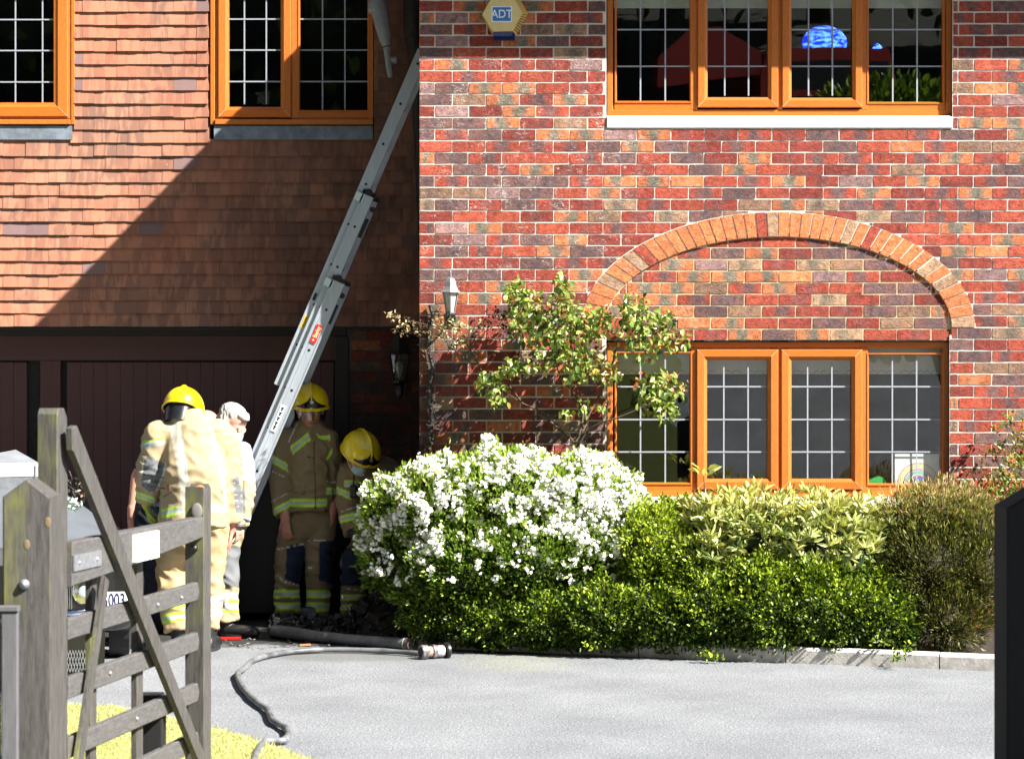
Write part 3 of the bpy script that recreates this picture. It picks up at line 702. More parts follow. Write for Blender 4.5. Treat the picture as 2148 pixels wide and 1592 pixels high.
# ------------------------------------------------------------------ ground
def drive_mat():
    t = NT('worn_tarmac'); P = t.pos(); p = t.sep(P)
    f = t.noise(P, 75, 5, .85); g = t.noise(P, 1.3, 5, .6); h = t.noise(P, 130, 2, .5)
    col = t.mix(t.ss(f, .36, .64), (.085, .092, .103, 1), (.285, .30, .32, 1))
    col = t.mix(t.math('MULTIPLY', t.ss(h, .60, .68), .85), col, (.6, .6, .6, 1))
    col = t.mix(t.math('MULTIPLY', t.ss(t.noise(P, 150, 2, .5), .66, .72), .6), col, (.06, .06, .065, 1))
    col = t.mix(1.0, col, t.ramp(g, [(.32, (.80, .80, .81)), (.68, (1.10, 1.10, 1.09))]), 'MULTIPLY')
    v = t.noise(P, 3.0, 5, .7)
    # soot and wet around the burnt corner
    dx = t.math('MULTIPLY', t.math('ADD', p[0], 1.35), .62); dy = t.math('MULTIPLY', t.math('SUBTRACT', p[1], .95), 1.0)
    r = t.math('SQRT', t.math('ADD', t.math('MULTIPLY', dx, dx), t.math('MULTIPLY', dy, dy)))
    r = t.math('ADD', r, t.math('MULTIPLY', t.math('SUBTRACT', v, .5), 1.0))
    m = t.ss(r, 1.35, 1.62, 1, 0)
    col = t.mix(t.math('MULTIPLY', m, .94), col, (.02, .019, .018, 1))
    dx = t.math('MULTIPLY', t.math('ADD', p[0], .95), .55); dy = t.math('ADD', p[1], 1.0)
    r2 = t.math('ADD', t.math('SQRT', t.math('ADD', t.math('MULTIPLY', dx, dx), t.math('MULTIPLY', dy, dy))), t.math('MULTIPLY', t.math('SUBTRACT', v, .5), .35))
    m2 = t.ss(r2, .22, .42, 1, 0); col = t.mix(t.math('MULTIPLY', m2, .55), col, (.10, .10, .095, 1))
    # moss in the cracks by the kerb
    dx = t.math('SUBTRACT', p[0], .02); dy = t.math('MULTIPLY', t.math('ADD', p[1], 1.35), .7)
    r3 = t.math('SQRT', t.math('ADD', t.math('MULTIPLY', dx, dx), t.math('MULTIPLY', dy, dy)))
    mo = t.math('MULTIPLY', t.ss(r3, .12, .5, 1, 0), t.ss(t.noise(P, 22, 4, .7), .48, .6))
    col = t.mix(t.math('MULTIPLY', mo, .6), col, (.30, .30, .12, 1))
    t.set(t.b.inputs['Base Color'], col); t.b.inputs['Roughness'].default_value = .9
    t.b.inputs['Specular IOR Level'].default_value = .25
    t.set(t.b.inputs['Normal'], t.bump(t.math('ADD', f, t.math('MULTIPLY', h, .6)), .7, .006)); return t.m
M_DRIVE = drive_mat()
def grass_mat(name, c1, c2):
    t = NT(name); P = t.pos(); f = t.noise(P, 30, 5, .7)
    t.set(t.b.inputs['Base Color'], t.mix(t.ss(f, .3, .7), c1, c2)); t.b.inputs['Roughness'].default_value = .95; t.b.inputs['Specular IOR Level'].default_value = .1
    t.set(t.b.inputs['Normal'], t.bump(f, .8, .02)); return t.m
M_TURF = grass_mat('dry_turf', (.28, .29, .12, 1), (.42, .41, .20, 1)); M_SOIL = mat('dark_bed_soil', (.03, .022, .015), .95, nz=(14, .5), bmp=(30, 1, .03))
def hill_z(x, y):
    t = max(0, -17.2-y); return .35*t-.003*t*t if t < 50 else .35*50-.003*2500
gr = MB(); ys = [9, 1.78, -4, -10, -17.2, -20, -24, -28, -33, -40, -50, -62, -77, -160]
for a, b in zip(ys[:-1], ys[1:]): 
    gr.quad((-160, b, hill_z(0, b)), (160, b, hill_z(0, b)), (160, a, hill_z(0, a)), (-160, a, hill_z(0, a)))
gr.build('driveway', M_DRIVE, None, kind='structure')
M_WOOD = mat('woodland_floor', (.010, .013, .006), .95, nz=(2.5, .8), bmp=(4, 1, .3))
wd = MB(); wd.quad((-160, -160, 75), (160, -160, 75), (160, -50, hill_z(0, -50)+.3), (-160, -50, hill_z(0, -50)+.3))  # dark unseen slope added to close off sky from the mirrored view
for ya, yb in ((-27.5, -33), (-33, -40), (-40, -50)): wd.quad((-160, yb, hill_z(0, yb)+.3), (160, yb, hill_z(0, yb)+.3), (160, ya, hill_z(0, ya)+.3), (-160, ya, hill_z(0, ya)+.3))
wd.build('added_wooded_slope', M_WOOD, None, kind='structure')
def sheet(name, pts, z, m, **k):
    s = MB(); s.add([(p[0], p[1], z if len(p) < 3 else p[2]) for p in pts], [tuple(range(len(pts)))]); return s.build(name, m, None, **k)
# lawn corner at lower left
edge = [G(px, py, .02) for px, py in ((-160, 1462), (130, 1476), (235, 1481), (380, 1511), (450, 1527), (520, 1546), (600, 1572), (665, 1600), (720, 1640))]
lw = MB(); n = len(edge); vs = [(e.x, e.y, .004) for e in edge]+[(e.x, e.y, .02) for e in edge]+[(edge[-1].x-.2, -7.2, .02), (-7, -7.2, .02), (-7, edge[0].y, .02)]
lw.add(vs, [tuple(range(n, 2*n+3))[::-1]]+[(k, k+1, n+k+1, n+k) for k in range(n-1)])
lw.build('lawn', M_TURF, None, kind='structure')
def blades(name, pos, hmin, hmax, wdt, m, lean=.5):
    n = len(pos); rngn = np.random.RandomState(4); a = rngn.rand(n)*6.283; h = hmin+(hmax-hmin)*rngn.rand(n); l = rngn.randn(n, 2)*lean
    P = np.array(pos); V = np.zeros((n, 3, 3)); dx = np.cos(a)*wdt/2; dy = np.sin(a)*wdt/2
    V[:, 0] = P; V[:, 1] = P; V[:, 2] = P
    V[:, 0, 0] -= dx; V[:, 0, 1] -= dy; V[:, 1, 0] += dx; V[:, 1, 1] += dy; V[:, 2, 2] += h; V[:, 2, 0] += l[:, 0]*h; V[:, 2, 1] += l[:, 1]*h
    me = bpy.data.meshes.new(name); me.from_pydata(V.reshape(-1, 3).tolist(), [], np.arange(3*n).reshape(-1, 3).tolist()); me.materials.append(m)
    k = me.color_attributes.new('key', 'FLOAT_COLOR', 'CORNER'); kk = np.repeat(np.concatenate([rngn.rand(n, 3), np.ones((n, 1))], 1), 3, 0); k.data.foreach_set('color', kk.astype(np.float32).ravel())
    o = bpy.data.objects.new(name, me); link(o); return tag(o, kind='stuff')
def leaf_mat(name, src, cols, rough=.42, trans=.35, spec=.5, var=1.0):
    t = NT(name); k = t.sep(t.key(src))
    n = len(cols); col = t.ramp(k[0], [((i+.5)/n, lin(*c)) for i, c in enumerate(cols)])
    col = t.mix(1.0, col, t.ramp(k[1], [(0, (1-.3*var,)*3), (1, (1+.25*var,)*3)]), 'MULTIPLY')
    t.set(t.b.inputs['Base Color'], col); t.b.inputs['Roughness'].default_value = rough; t.b.inputs['Specular IOR Level'].default_value = spec
    tl = t.new('ShaderNodeBsdfTranslucent'); t.set(tl.inputs[0], t.mix(1.0, col, (1.1, 1.15, .5, 1), 'MULTIPLY'))
    mx = t.new('ShaderNodeMixShader'); mx.inputs[0].default_value = trans; t.t.links.new(t.b.outputs[0], mx.inputs[1]); t.t.links.new(tl.outputs[0], mx.inputs[2]); t.t.links.new(mx.outputs[0], t.out.inputs[0])
    return t.m
M_GRASS = leaf_mat('grass_blades', 'attr', [(186, 184, 118), (206, 202, 140), (166, 172, 100)], .6, .3, .3)
def in_lawn(x, y):
    for a, b in zip(edge[:-1], edge[1:]):
        if a.x <= x <= b.x: return y < a.y+(b.y-a.y)*(x-a.x)/(b.x-a.x)-.004
    return False
pos = []
rg = random.Random(2)
while len(pos) < 26000:
    x, y = rg.uniform(-2.6, -.55), rg.uniform(-5.35, -2.9)
    if in_lawn(x, y) or (in_lawn(x, y-.05) and rg.random() < .3): pos.append((x, y, .012))
blades('grass', pos, .008, .032, .006, M_GRASS, .8)
# kerb and planting bed
K0, K1 = Vector((-.60, -.60, 0)), Vector((2.95, -1.86, 0)); kd = (K1-K0).normalized(); kn = Vector((-kd.y, kd.x, 0))
kt = MB(); kt.add([(K0.x+.05, K0.y+.07, .055), (3.6, -1.94, .055), (3.6, 0, .055), (XL, 0, .055)], [(0, 1, 2, 3)]); kt.build('planting_bed', M_SOIL, None, kind='structure')
M_CONC = mat('pale_concrete', (.50, .475, .44), .9, nz=(20, .22), bmp=(90, .5, .004))
kb = MB(); kb.add([(-.9, -.5, -.02)], []) ; kroot = thing('kerb', 'low pale concrete edging stones between the tarmac drive and the shrub bed', 'kerb', tuple(K0))
Lk = (K1-K0).length+.7; nst = 5; st = [0]
s0 = 0.0
for k, ln in enumerate((.42, .42, .62, .92, .92, .92, .6)):
    a = K0+kd*(s0+.004); b = K0+kd*(s0+ln-.004); s0 += ln
    m = MB(); j = rg.uniform(-.006, .006)
    prof = [(0, -.02), (-.004, .075+j), (.012, .094+j), (.05, .096+j), (.055, -.02)]
    vs = [a+kn*u+Vector((0, 0, z)) for u, z in prof]+[b+kn*u+Vector((0, 0, z+rg.uniform(-.003, .003) if z > 0 else z)) for u, z in prof]
    m.add(vs, [(4, 3, 2, 1, 0), (5, 6, 7, 8, 9)]+[(q, q+1, q+6, q+5) for q in range(4)]); m.build('kerb_stone', M_CONC, kroot)
# ------------------------------------------------------------------ the world behind the photographer (seen mirrored in the window glass)
vg = MB(); rv_ = random.Random(4); ed_ = [(2.7+.25*math.sin(k*.9)+rv_.uniform(-.12, .12)-.02*k, -17.4-k*.7) for k in range(16)]
for (xa, ya), (xb, yb) in zip(ed_[:-1], ed_[1:]): vg.quad((-60, yb, hill_z(0, yb)+.03), (xb, yb, hill_z(0, yb)+.03), (xa, ya, hill_z(0, ya)+.03), (-60, ya, hill_z(0, ya)+.03))
vg.build('verge', grass_mat('rough_verge_grass', (.05, .075, .012, 1), (.13, .14, .04, 1)), None, kind='structure')
pt = MB()
for k in range(14): xa, xb = .6+.10*k+.1*math.sin(k), .6+.10*(k+1)+.1*math.sin(k+1); ya, yb = -18-k*.6, -18.6-k*.6; pt.quad((xb-.1, yb, hill_z(0, yb)+.05), (xb+.12, yb, hill_z(0, yb)+.05), (xa+.12, ya, hill_z(0, ya)+.05), (xa-.1, ya, hill_z(0, ya)+.05))
pt.build('footpath', M_DRIVE, None, kind='structure')
def big_tree(x, y, h, r, seed):
    rg2 = random.Random(seed); z0 = hill_z(x, y); t = thing('tree', 'broadleaf tree behind or left of the photographer, mirrored in the window glass; the left ones added to block sky', 'tree', (x, y, z0), 'trees mirrored in the windows')
    m = MB(); m.tube([(x, y, z0-.3), (x+.1, y, z0+h*.3), (x, y+.2, z0+h*.75)], [.35, .26, .1], 8)
    for k in range(6):
        a = rg2.random()*6.28; m.tube([(x, y, z0+h*(.3+.08*k)), (x+math.cos(a)*r*.6, y+math.sin(a)*r*.6, z0+h*(.5+.08*k))], [.12, .03], 6)
    m.build('trunk', M_BARK, t)
    n = 2200; P = []; cm = MB(); cm.ell((x, y, z0+h*.55), (r*.86, r*.86, h*.43), 20, 14); cv = random.Random(seed); cm.V = [tuple(Vector(v)+Vector((cv.uniform(-.5, .5), cv.uniform(-.5, .5), cv.uniform(-.5, .5)))) for v in cm.V]; cm.build('inner_crown', M_INNER, t)  # solid dark core put in so that no sky comes through the crown
    for k in range(n):
        v = Vector((rg2.gauss(0, 1), rg2.gauss(0, 1), rg2.gauss(0, 1))).normalized()*(rg2.random()**.4)
        P.append((x+v.x*r*(1+.2*math.sin(5*v.z)), y+v.y*r, z0+h*.55+v.z*h*.5))
    leaves('crown', np.array(P), None, .5, .35, M_TREEL, t, seed=seed)
M_BARK = wood_mat('bark', (.035, .028, .02, 1), (.10, .085, .07, 1), .9, (8, 8, 2), .8)
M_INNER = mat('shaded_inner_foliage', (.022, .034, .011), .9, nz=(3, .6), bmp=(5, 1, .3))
M_TREEL = leaf_mat('tree_leaves', 'attr', [(70, 96, 34), (92, 122, 40), (128, 152, 62)], .5, .25)
def leaf_geo(P, D, Nn, Ln, Wd, fold=.18):
    """arrays -> verts (n,6,3): base, L1, L2, tip, R2, R1"""
    S = np.cross(D, Nn); S /= np.linalg.norm(S, axis=1)[:, None]+1e-9; Nn = np.cross(S, D)
    L = Ln[:, None]; Wh = Wd[:, None]*.5
    f = fold*Wd[:, None]
    V = np.stack([P, P+D*L*.3+S*Wh*.9+Nn*f, P+D*L*.68+S*Wh*.8+Nn*f, P+D*L-Nn*f*.6, P+D*L*.68-S*Wh*.8+Nn*f, P+D*L*.3-S*Wh*.9+Nn*f], 1)
    return V
LF = np.array([[0, 3, 2, 1], [0, 5, 4, 3]])
def leaves(name, P, D, ln, wd, m, parent, seed=1, up=.35, key=None, lnv=.3, nbias=None, kind='stuff'):
    rn = np.random.RandomState(seed); n = len(P)
    if D is None: D = rn.randn(n, 3)
    D = D+rn.randn(n, 3)*.25; D /= np.linalg.norm(D, axis=1)[:, None]
    Nn = rn.randn(n, 3)*.8+(np.array([0, -.25, up*2]) if nbias is None else np.array(nbias)); Nn -= D*(Nn*D).sum(1)[:, None]; Nn /= np.linalg.norm(Nn, axis=1)[:, None]+1e-9
    sc2 = 1+lnv*(rn.rand(n)*2-1)
    V = leaf_geo(P, D, Nn, ln*sc2, wd*sc2)
    F = (np.arange(n)*6)[:, None, None]+LF[None]
    me = bpy.data.meshes.new(name); me.vertices.add(n*6); me.vertices.foreach_set('co', V.astype(np.float32).ravel())
    F = F.reshape(-1, 4); me.loops.add(len(F)*4); me.loops.foreach_set('vertex_index', F.astype(np.int32).ravel())
    me.polygons.add(len(F)); me.polygons.foreach_set('loop_start', np.arange(0, len(F)*4, 4, dtype=np.int32)); me.polygons.foreach_set('loop_total', np.full(len(F), 4, dtype=np.int32))
    me.update(calc_edges=True); me.materials.append(m)
    if key is None: key = rn.rand(n, 3)
    ka = me.color_attributes.new('key', 'FLOAT_COLOR', 'CORNER'); kk = np.repeat(np.concatenate([key, np.ones((n, 1))], 1), 8, 0); ka.data.foreach_set('color', kk.astype(np.float32).ravel())
    o = bpy.data.objects.new(name, me); link(o, parent)
    if kind: o['kind'] = kind
    return o
for k, (x, y, h, r) in enumerate(((-19, -34, 17, 6), (-11, -33, 18, 5.5), (-3.5, -35, 19, 5.5), (3.5, -37, 19, 5.5), (10.5, -38, 18, 5.5), (17.5, -40, 17, 6), (-7, -42, 22, 6.5), (1, -44, 23, 6.5), (8, -46, 23, 6.5), (-16, -42, 21, 6.5), (-14, -22, 18, 6), (-14, -12, 18, 6), (-12.5, -3.5, 16, 5.2))): big_tree(x, y, h, r, 50+k)  # left-hand trees added, and the rows made tall, to cut sky light
# fire engine up the road behind the photographer
M_FRED = plain('fire_engine_red', (.75, .03, .02), .3, coat=.5); M_BLUE = NT('blue_beacon'); M_BLUE.b.inputs['Base Color'].default_value = (.01, .04, .6, 1); M_BLUE.set(M_BLUE.b.inputs['Emission Color'], M_BLUE.ramp(M_BLUE.noise(M_BLUE.pos((3, 1, 9)), 2.2, 2), [(.42, (.005, .02, .8)), (.6, (.12, .35, 1))])); M_BLUE.b.inputs['Emission Strength'].default_value = 5.5; M_BLUE = M_BLUE.m
M_CHROME = plain('chrome', (.7, .7, .72), .12, 1.0); M_TYRE = plain('black_rubber', (.015, .015, .016), .8); M_CGL = plain('dark_car_glass', (.01, .012, .014), .05)
fx, fy = 5.75, -27.2; fz = hill_z(0, -27)-.05
fe = thing('fire_engine', 'red fire engine with lit blue beacons, seen only mirrored in the upper window', 'fire engine', (fx, fy, fz))
m = MB(); m.prism([(fx-3.1, fz+2.05), (fx-1.2, fz+2.25), (fx-1.2, fz+2.7), (fx-1.9, fz+3.15), (fx-2.5, fz+3.1), (fx-3.1, fz+2.6)], fy-2, fy-.3); m.build('hose_reel_locker', M_FRED, fe)
m = MB(); m.prism([(fx-1.25, fz+.5), (fx+1.25, fz+.5), (fx+1.25, fz+2.2), (fx+1.1, fz+2.75), (fx-1.1, fz+2.75), (fx-1.25, fz+2.2)], fy-6, fy); m.build('cab', M_FRED, fe)
m = MB(); m.box(fx-1.1, fx+1.1, fy-.005, fy+.03, fz+1.95, fz+2.5, .02); m.build('windscreen', M_CGL, fe)
m = MB(); m.box(fx-1.2, fx+1.2, fy, fy+.25, fz+.4, fz+.75, .04); m.build('bumper', M_CHROME, fe)
for sx in (-1, 1):
    m = MB(); m.ell((fx-.05 if sx < 0 else fx+.92, fy-.2, fz+2.86 if sx < 0 else fz+2.7), (.42, .2, .3) if sx < 0 else (.1, .1, .16), 16, 10); m.build('beacon', M_BLUE, fe, smooth=True)
    m = MB(); m.lathe((fx+sx*.9, fy+.03, fz+1.0), [(.13, 0), (.12, .05)], 16, (0, 1, 0)); m.build('headlight', M_CHROME, fe)
    m = MB(); m.lathe((fx+sx*1.0, fy-1.3, fz+.3), [(.5, -.15), (.5, .15)], 20, (1, 0, 0)); m.build('wheel', M_TYRE, fe)
# right gate post is shaded by a small added tree, built with the planting
# ------------------------------------------------------------------ aluminium ladder leaning on the wing's side wall
ld = thing('ladder', 'triple extension aluminium ladder leaning up to the brick corner above the garage', 'ladder', tuple(G(365, 1310)))
YN, YF = .50, .90; sn = sc(YN)
A = W(880+2, 93, YN); A = Vector((XL-.012, YN, 0)); 
dl = Vector((305, 0, 710)).normalized(); nl = Vector((dl.z, 0, -dl.x))      # along, across (to the right/down)
O = W(575, 805, YN)                                                        # left edge reference
O = O-dl*(O.z/dl.z)                                                         # foot on the ground
LT = (XL-.03-O.x)/dl.x
def LP(l, u, y=YN): return Vector((O.x, y, O.z))+dl*l+nl*u
def lz(py): return ((CAMZ-(py-CY)/sn)-O.z)/dl.z
sec = [(lz(805), LT, 0.0, .080), (lz(1180), lz(400)+.02, .046, .080), (0.02, lz(575)+.0, .088, .092)]   # from the top section down
holes = []
MH = plain('dark_hollow', (.006, .006, .009), .7)
for si, (l0, l1, u0, wd) in enumerate(sec):
    yo = -.028*si
    for side, yy in ((0, YN+yo), (1, YF-yo)):
        m = MB(); c = (LP((l0+l1)/2, u0+wd/2, yy))
        m.obox(c, dl, nl, (0, 1, 0), (l1-l0)/2, wd/2, .011)
        fy_ = -1 if side == 0 else 1
        for uu in (u0+.006, u0+wd-.006): m.obox(LP((l0+l1)/2, uu, yy+fy_*.013), dl, nl, (0, 1, 0), (l1-l0)/2-.002, .006, .003)
        m.obox(LP((l0+l1)/2, u0+wd*.3, yy+fy_*.0115), dl, nl, (0, 1, 0), (l1-l0)/2-.003, .002, .002)
        m.build('stile', M_ALU, ld)
    k = 0; l = l0+.17
    # rungs line up with the rung holes of the photo: pitch .297
    ph = lz(130)-0.0
    l = ph-math.floor((ph-l0-.05)/.297)*.297
    while l < l1-.03:
        m = MB(); uu = u0+wd*.5; m.tube([LP(l, uu, YN+yo+.011), LP(l, uu, YF-yo-.011)], .014, 8); m.build('rung', M_ALU, ld)
        m = MB(); m.lathe(LP(l, uu, YN+yo-.0108), [(.0095, 0), (.0095, .002)], 12, (0, -1, 0)); m.build('rung_hole', MH, ld)
        l += .297
for l, u, yo in ((lz(400), .046, -.028), (lz(575), .088, -.056)):
    m = MB(); m.obox(LP(l+.012, u+.042, YN+yo), dl, nl, (0, 1, 0), .016, .046, .016); m.ell(LP(l+.02, u+.03, YN+yo), (.03, .016, .02)); m.build('end_cap', M_DARKP, ld)
    m = MB(); m.obox(LP(l+.012, u+.042, YF-yo), dl, nl, (0, 1, 0), .016, .046, .016); m.build('end_cap', M_DARKP, ld)
    m = MB(); m.obox(LP(l-.035, u-.012, YN+yo-.012), dl, nl, (0, 1, 0), .028, .030, .004); m.build('guide_bracket', plain('pale_bracket', (.55, .68, .66), .4), ld)
    m = MB(); m.obox(LP(l-.22, u+.095, YN+yo+.03), dl, nl, (0, 1, 0), .07, .012, .02); m.lathe(LP(l-.08, u+.105, YN+yo), [(.02, -.01), (.02, .01)], 12, (0, 1, 0)); m.build('catch', M_DARKP, ld)
m = MB(); m.obox(LP(lz(620), .022, YN-.014), dl, nl, (0, 1, 0), .026, .010, .003); m.build('lock_plate', M_DARKP, ld)
M_STR = plain('red_sticker', (.52, .02, .02), .4); M_STY = plain('yellow_sticker', (.72, .48, .01), .4); M_STW = plain('white_sticker', (.8, .82, .85), .4); M_TXY = plain('sticker_cream_ink', (.85, .62, .35), .5)
yo = YN-.056-.0175
c = LP(lz(689)+.015, .135, yo); m = MB(); m.obox(c, dl, nl, (0, 1, 0), .066, .0215, .0008); st_ = m.build('red_label', M_STR, ld)
text('label_lettering', '+ Bayley', .040, c+Vector((0, -.0012, 0)), dl, -nl, M_TXY, st_, ext=.0004, sx=.78)
c = LP(lz(672), .026, YN-.0135); m = MB(); m.obox(c, dl, nl, (0, 1, 0), .046, .0125, .0008); st_ = m.build('yellow_label', M_STY, ld)
text('label_lettering', 'MAX/ARA', .020, c+Vector((0, -.0012, 0)), dl, -nl, M_DARKP, st_, ext=.0004, sx=.85)
c = LP(lz(862), .125, yo); m = MB(); m.obox(c, dl, nl, (0, 1, 0), .095, .017, .0008); st_ = m.build('white_label', M_STW, ld)
m = MB()
for q in (-.07, -.04, -.005, .03, .065): m.obox(c+dl*q+Vector((0, -.001, 0)), dl, nl, (0, 1, 0), .010, .006, .0008); m.obox(c+dl*(q+.012)+Vector((0, -.0012, 0)), dl, nl, (0, 1, 0), .004, .010, .0006)
m.build('label_print', M_DARKP, st_, kind='stuff')
# ------------------------------------------------------------------ alarm box
YA = -.09; ab = thing('alarm_box', 'yellow hexagonal burglar alarm box with a blue square label high on the brick wall', 'alarm box', W(1054, 30, -.05))
aw = lambda px, py, y=YA: W(px, py, y)
hexf = [(1012, 31), (1032, -5), (1076, -5), (1096, 28), (1076, 66), (1034, 67)]
hexb = [(1010, 33), (1031, -12), (1084, -12), (1108, 29), (1083, 76), (1032, 72)]
M_ALY = plain('alarm_yellow_plastic', (.62, .42, .12), .45); M_ALF = plain('alarm_face_plastic', (.66, .52, .25), .45)
m = MB(); vf = [aw(*p) for p in hexf]; vb = [aw(p[0], p[1], -.012) for p in hexb]
m.add(vf+vb, [tuple(range(6))[::-1]]+[(k, (k+1) % 6, (k+1) % 6+6, k+6) for k in range(6)]+[tuple(range(6, 12))])
m.build('housing', M_ALY, ab)
m = MB(); m.add([aw(p[0], p[1], YA-.002) for p in hexf], [tuple(range(6))[::-1]]); m.build('front_face', M_ALF, ab)
for k in range(8):
    f = (k+.6)/8.6; p = Vector(aw(1096-20*f+1, 28+38*f, YA-.001)); q = Vector(aw(1107-24*f, 29+46*f, -.02)); m = MB(); m.bar(p, q, .0045, .006, (0, 0, 1)); m.build('side_rib', plain('dark_vent', (.22, .14, .03), .6), ab)
m = MB(); m.add([aw(1034, 67.5, YA+.004), aw(1076, 66.5, YA+.004), aw(1082, 72, -.03), aw(1074, 82, -.03), aw(1040, 83, -.03), aw(1036, 76, YA+.02), aw(1073, 76, YA+.02)], [(0, 1, 6, 5), (1, 2, 3, 6), (5, 6, 3, 4)]); m.box(aw(1036, 0)[0], aw(1080, 0)[0], -.05, -.012, aw(0, 83)[2], aw(0, 66)[2]); m.build('strobe_base', plain('navy_lens', (.01, .02, .09), .2), ab)
c = aw(1052.5, 30.5, YA-.0035); w_, h_ = .0675, .053
m = MB(); m.box(c.x-w_, c.x+w_, c.y, c.y+.001, c.z-h_, c.z+h_); lb = m.build('label_border', plain('label_white', (.75, .77, .8), .5), ab)
m = MB(); m.box(c.x-w_+.008, c.x+w_-.008, c.y-.0008, c.y-.0002, c.z-h_+.008, c.z+h_-.008); m.build('blue_square', plain('label_blue', (.04, .17, .48), .5), lb)
text('label_lettering', 'ADT', .076, (c.x, c.y-.0016, c.z-.001), (1, 0, 0), (0, 0, 1), plain('label_white', (.75, .77, .8), .5), lb, sx=.9)
# ------------------------------------------------------------------ lanterns
M_LGLARE = plain('glare_painted_lantern_metal', (.16, .165, .17), .42); M_BULB = plain('white_bulb', (.75, .74, .7), .3); M_HAZE = plain('frosted_lantern_pane', (.42, .40, .36), .35)  # lantern grey is sun glare painted over black metal
def lantern(label, px, py, Y, k, mtl, pane, wallx, up, hang=False, charred=False):
    s = sc(Y); c = W(px, py, Y); t = thing('wall_lantern', label, 'wall lantern', tuple(c), 'wall lanterns by the burnt corner')
    u = k/s   # one photo pixel
    m = MB(); m.lathe(c+Vector((0, 0, 16*u)), [(24*u, 0), (23*u, 2*u), (19*u, 5*u), (15*u, 12*u), (12.5*u, 22*u), (9*u, 29*u), (3.5*u, 33*u)], 6); m.build('roof', mtl, t)
    m = MB(); m.lathe(c+Vector((0, 0, 48*u)), [(2*u, 0), (3.4*u, 3*u), (1.6*u, 6*u), (2.6*u, 9*u), (.5*u, 16*u)], 10); m.build('finial', mtl, t, smooth=True)
    m = MB(); h = 40*u
    for q in range(6):
        a = math.pi*2*(q+.5)/6; m.bar(c+Vector((17*u*math.cos(a), 17*u*math.sin(a), 16*u)), c+Vector((10*u*math.cos(a), 10*u*math.sin(a), 16*u-h)), 2.2*u, 2.2*u)
    m.lathe(c+Vector((0, 0, 16*u-h-4*u)), [(6*u, -4*u), (11*u, 0), (11.5*u, 3*u), (10*u, 4*u)], 6); m.build('cage', mtl, t)
    m = MB(); vs = []
    for q in range(6):
        a = math.pi*2*(q+.5)/6; vs += [c+Vector((16*u*math.cos(a), 16*u*math.sin(a), 15.5*u)), c+Vector((9.3*u*math.cos(a), 9.3*u*math.sin(a), 16*u-h))]
    m.add(vs, [(2*q, (2*q+2) % 12, (2*q+3) % 12, 2*q+1) for q in range(6)]); m.build('glass_pane', pane, t)
    m = MB(); m.lathe(c+Vector((0, 0, -14*u)), [(3*u, -6*u), (3*u, 0), (6*u, 6*u), (7*u, 12*u), (5*u, 17*u), (1*u, 20*u)], 12); m.build('bulb', M_BULB, t, smooth=True)
    wy = wallx - c.y
    z0 = -30*u; pts = [c+Vector((0, 0, z0)), c+Vector((1*u, wy*.25, z0-12*u)), c+Vector((2*u, wy*.7, z0-13*u)), c+Vector((3*u, wy-.012, z0-2*u))]
    if up: pts = [c+Vector((0, 0, z0)), c+Vector((0, wy*.3, z0-16*u)), c+Vector((0, wy*.75, z0-10*u)), c+Vector((2*u, wy-.012, z0+4*u))]
    m = MB(); m.tube(pts, 2.6*u, 8); m.lathe(c+Vector((0, 0, z0-6*u)), [(1.2*u, -20*u), (5*u, -12*u), (7*u, -3*u), (5*u, 4*u)], 8)
    m.obox(pts[-1]+Vector((0, -.002, 0)), (1, 0, 0), (0, 1, 0), (0, 0, 1), 6*u, .01, 16*u); m.build('bracket', M_CHAR if charred else mtl, t)
    return t
lantern('black lantern with sun glare painted in as grey on the brick wall above the climbing rose', 945, 630, -.20, 1.0, M_LGLARE, M_HAZE, 0.0, False, charred=True)
lantern('black lantern in the shade beside the garage door, its white bulb showing', 838, 765, 1.36, 1.35, M_BLK, M_LGLASS, 1.585, True)
# ------------------------------------------------------------------ timber gate and posts
HY = -7.61; ps = sc(HY)
def post(name, label, x0, x1, y0, y1, zs, zp, m, kind_='gate post'):
    t = thing(name, label, kind_, ((x0+x1)/2, (y0+y1)/2, 0))
    mb = MB(); xm = (x0+x1)/2; n = 9; b = .006
    vs = []
    for (y, ii) in ((y0, b), (y0+b, 0), (y1-b, 0), (y1, b)): vs += [(x0+ii, y, -.1), (x1-ii, y, -.1), (x1-ii, y, zs-ii), (xm, y, zp-ii), (x0+ii, y, zs-ii)]
    mb.add(vs, [(0, 1, 2, 3, 4), (19, 18, 17, 16, 15)]+[(k+5*r, k+5*(r+1), (k+1) % 5+5*(r+1), (k+1) % 5+5*r) for r in range(3) for k in range(5)])
    mb.build('post_body', m, t); return t
x0, x1 = (5-CX)/ps, (107-CX)/ps
gp = post('gate_post', 'weathered grey timber gate post with a pointed top at the left', x0, x1, HY, HY+.165, CAMZ-(1042-CY)/ps, CAMZ-(1005-CY)/ps, M_GREY)
m = MB(); c = W(52, 1225, HY); m.lathe(c, [(.016, -.002), (.018, .006), (.014, .014), (.006, .018)], 12, (0, -1, 0)); m.tube([c, c+Vector((-.0, -.02, 0))], .010, 8); m.build('bolt_head', M_GALV, gp, smooth=True)
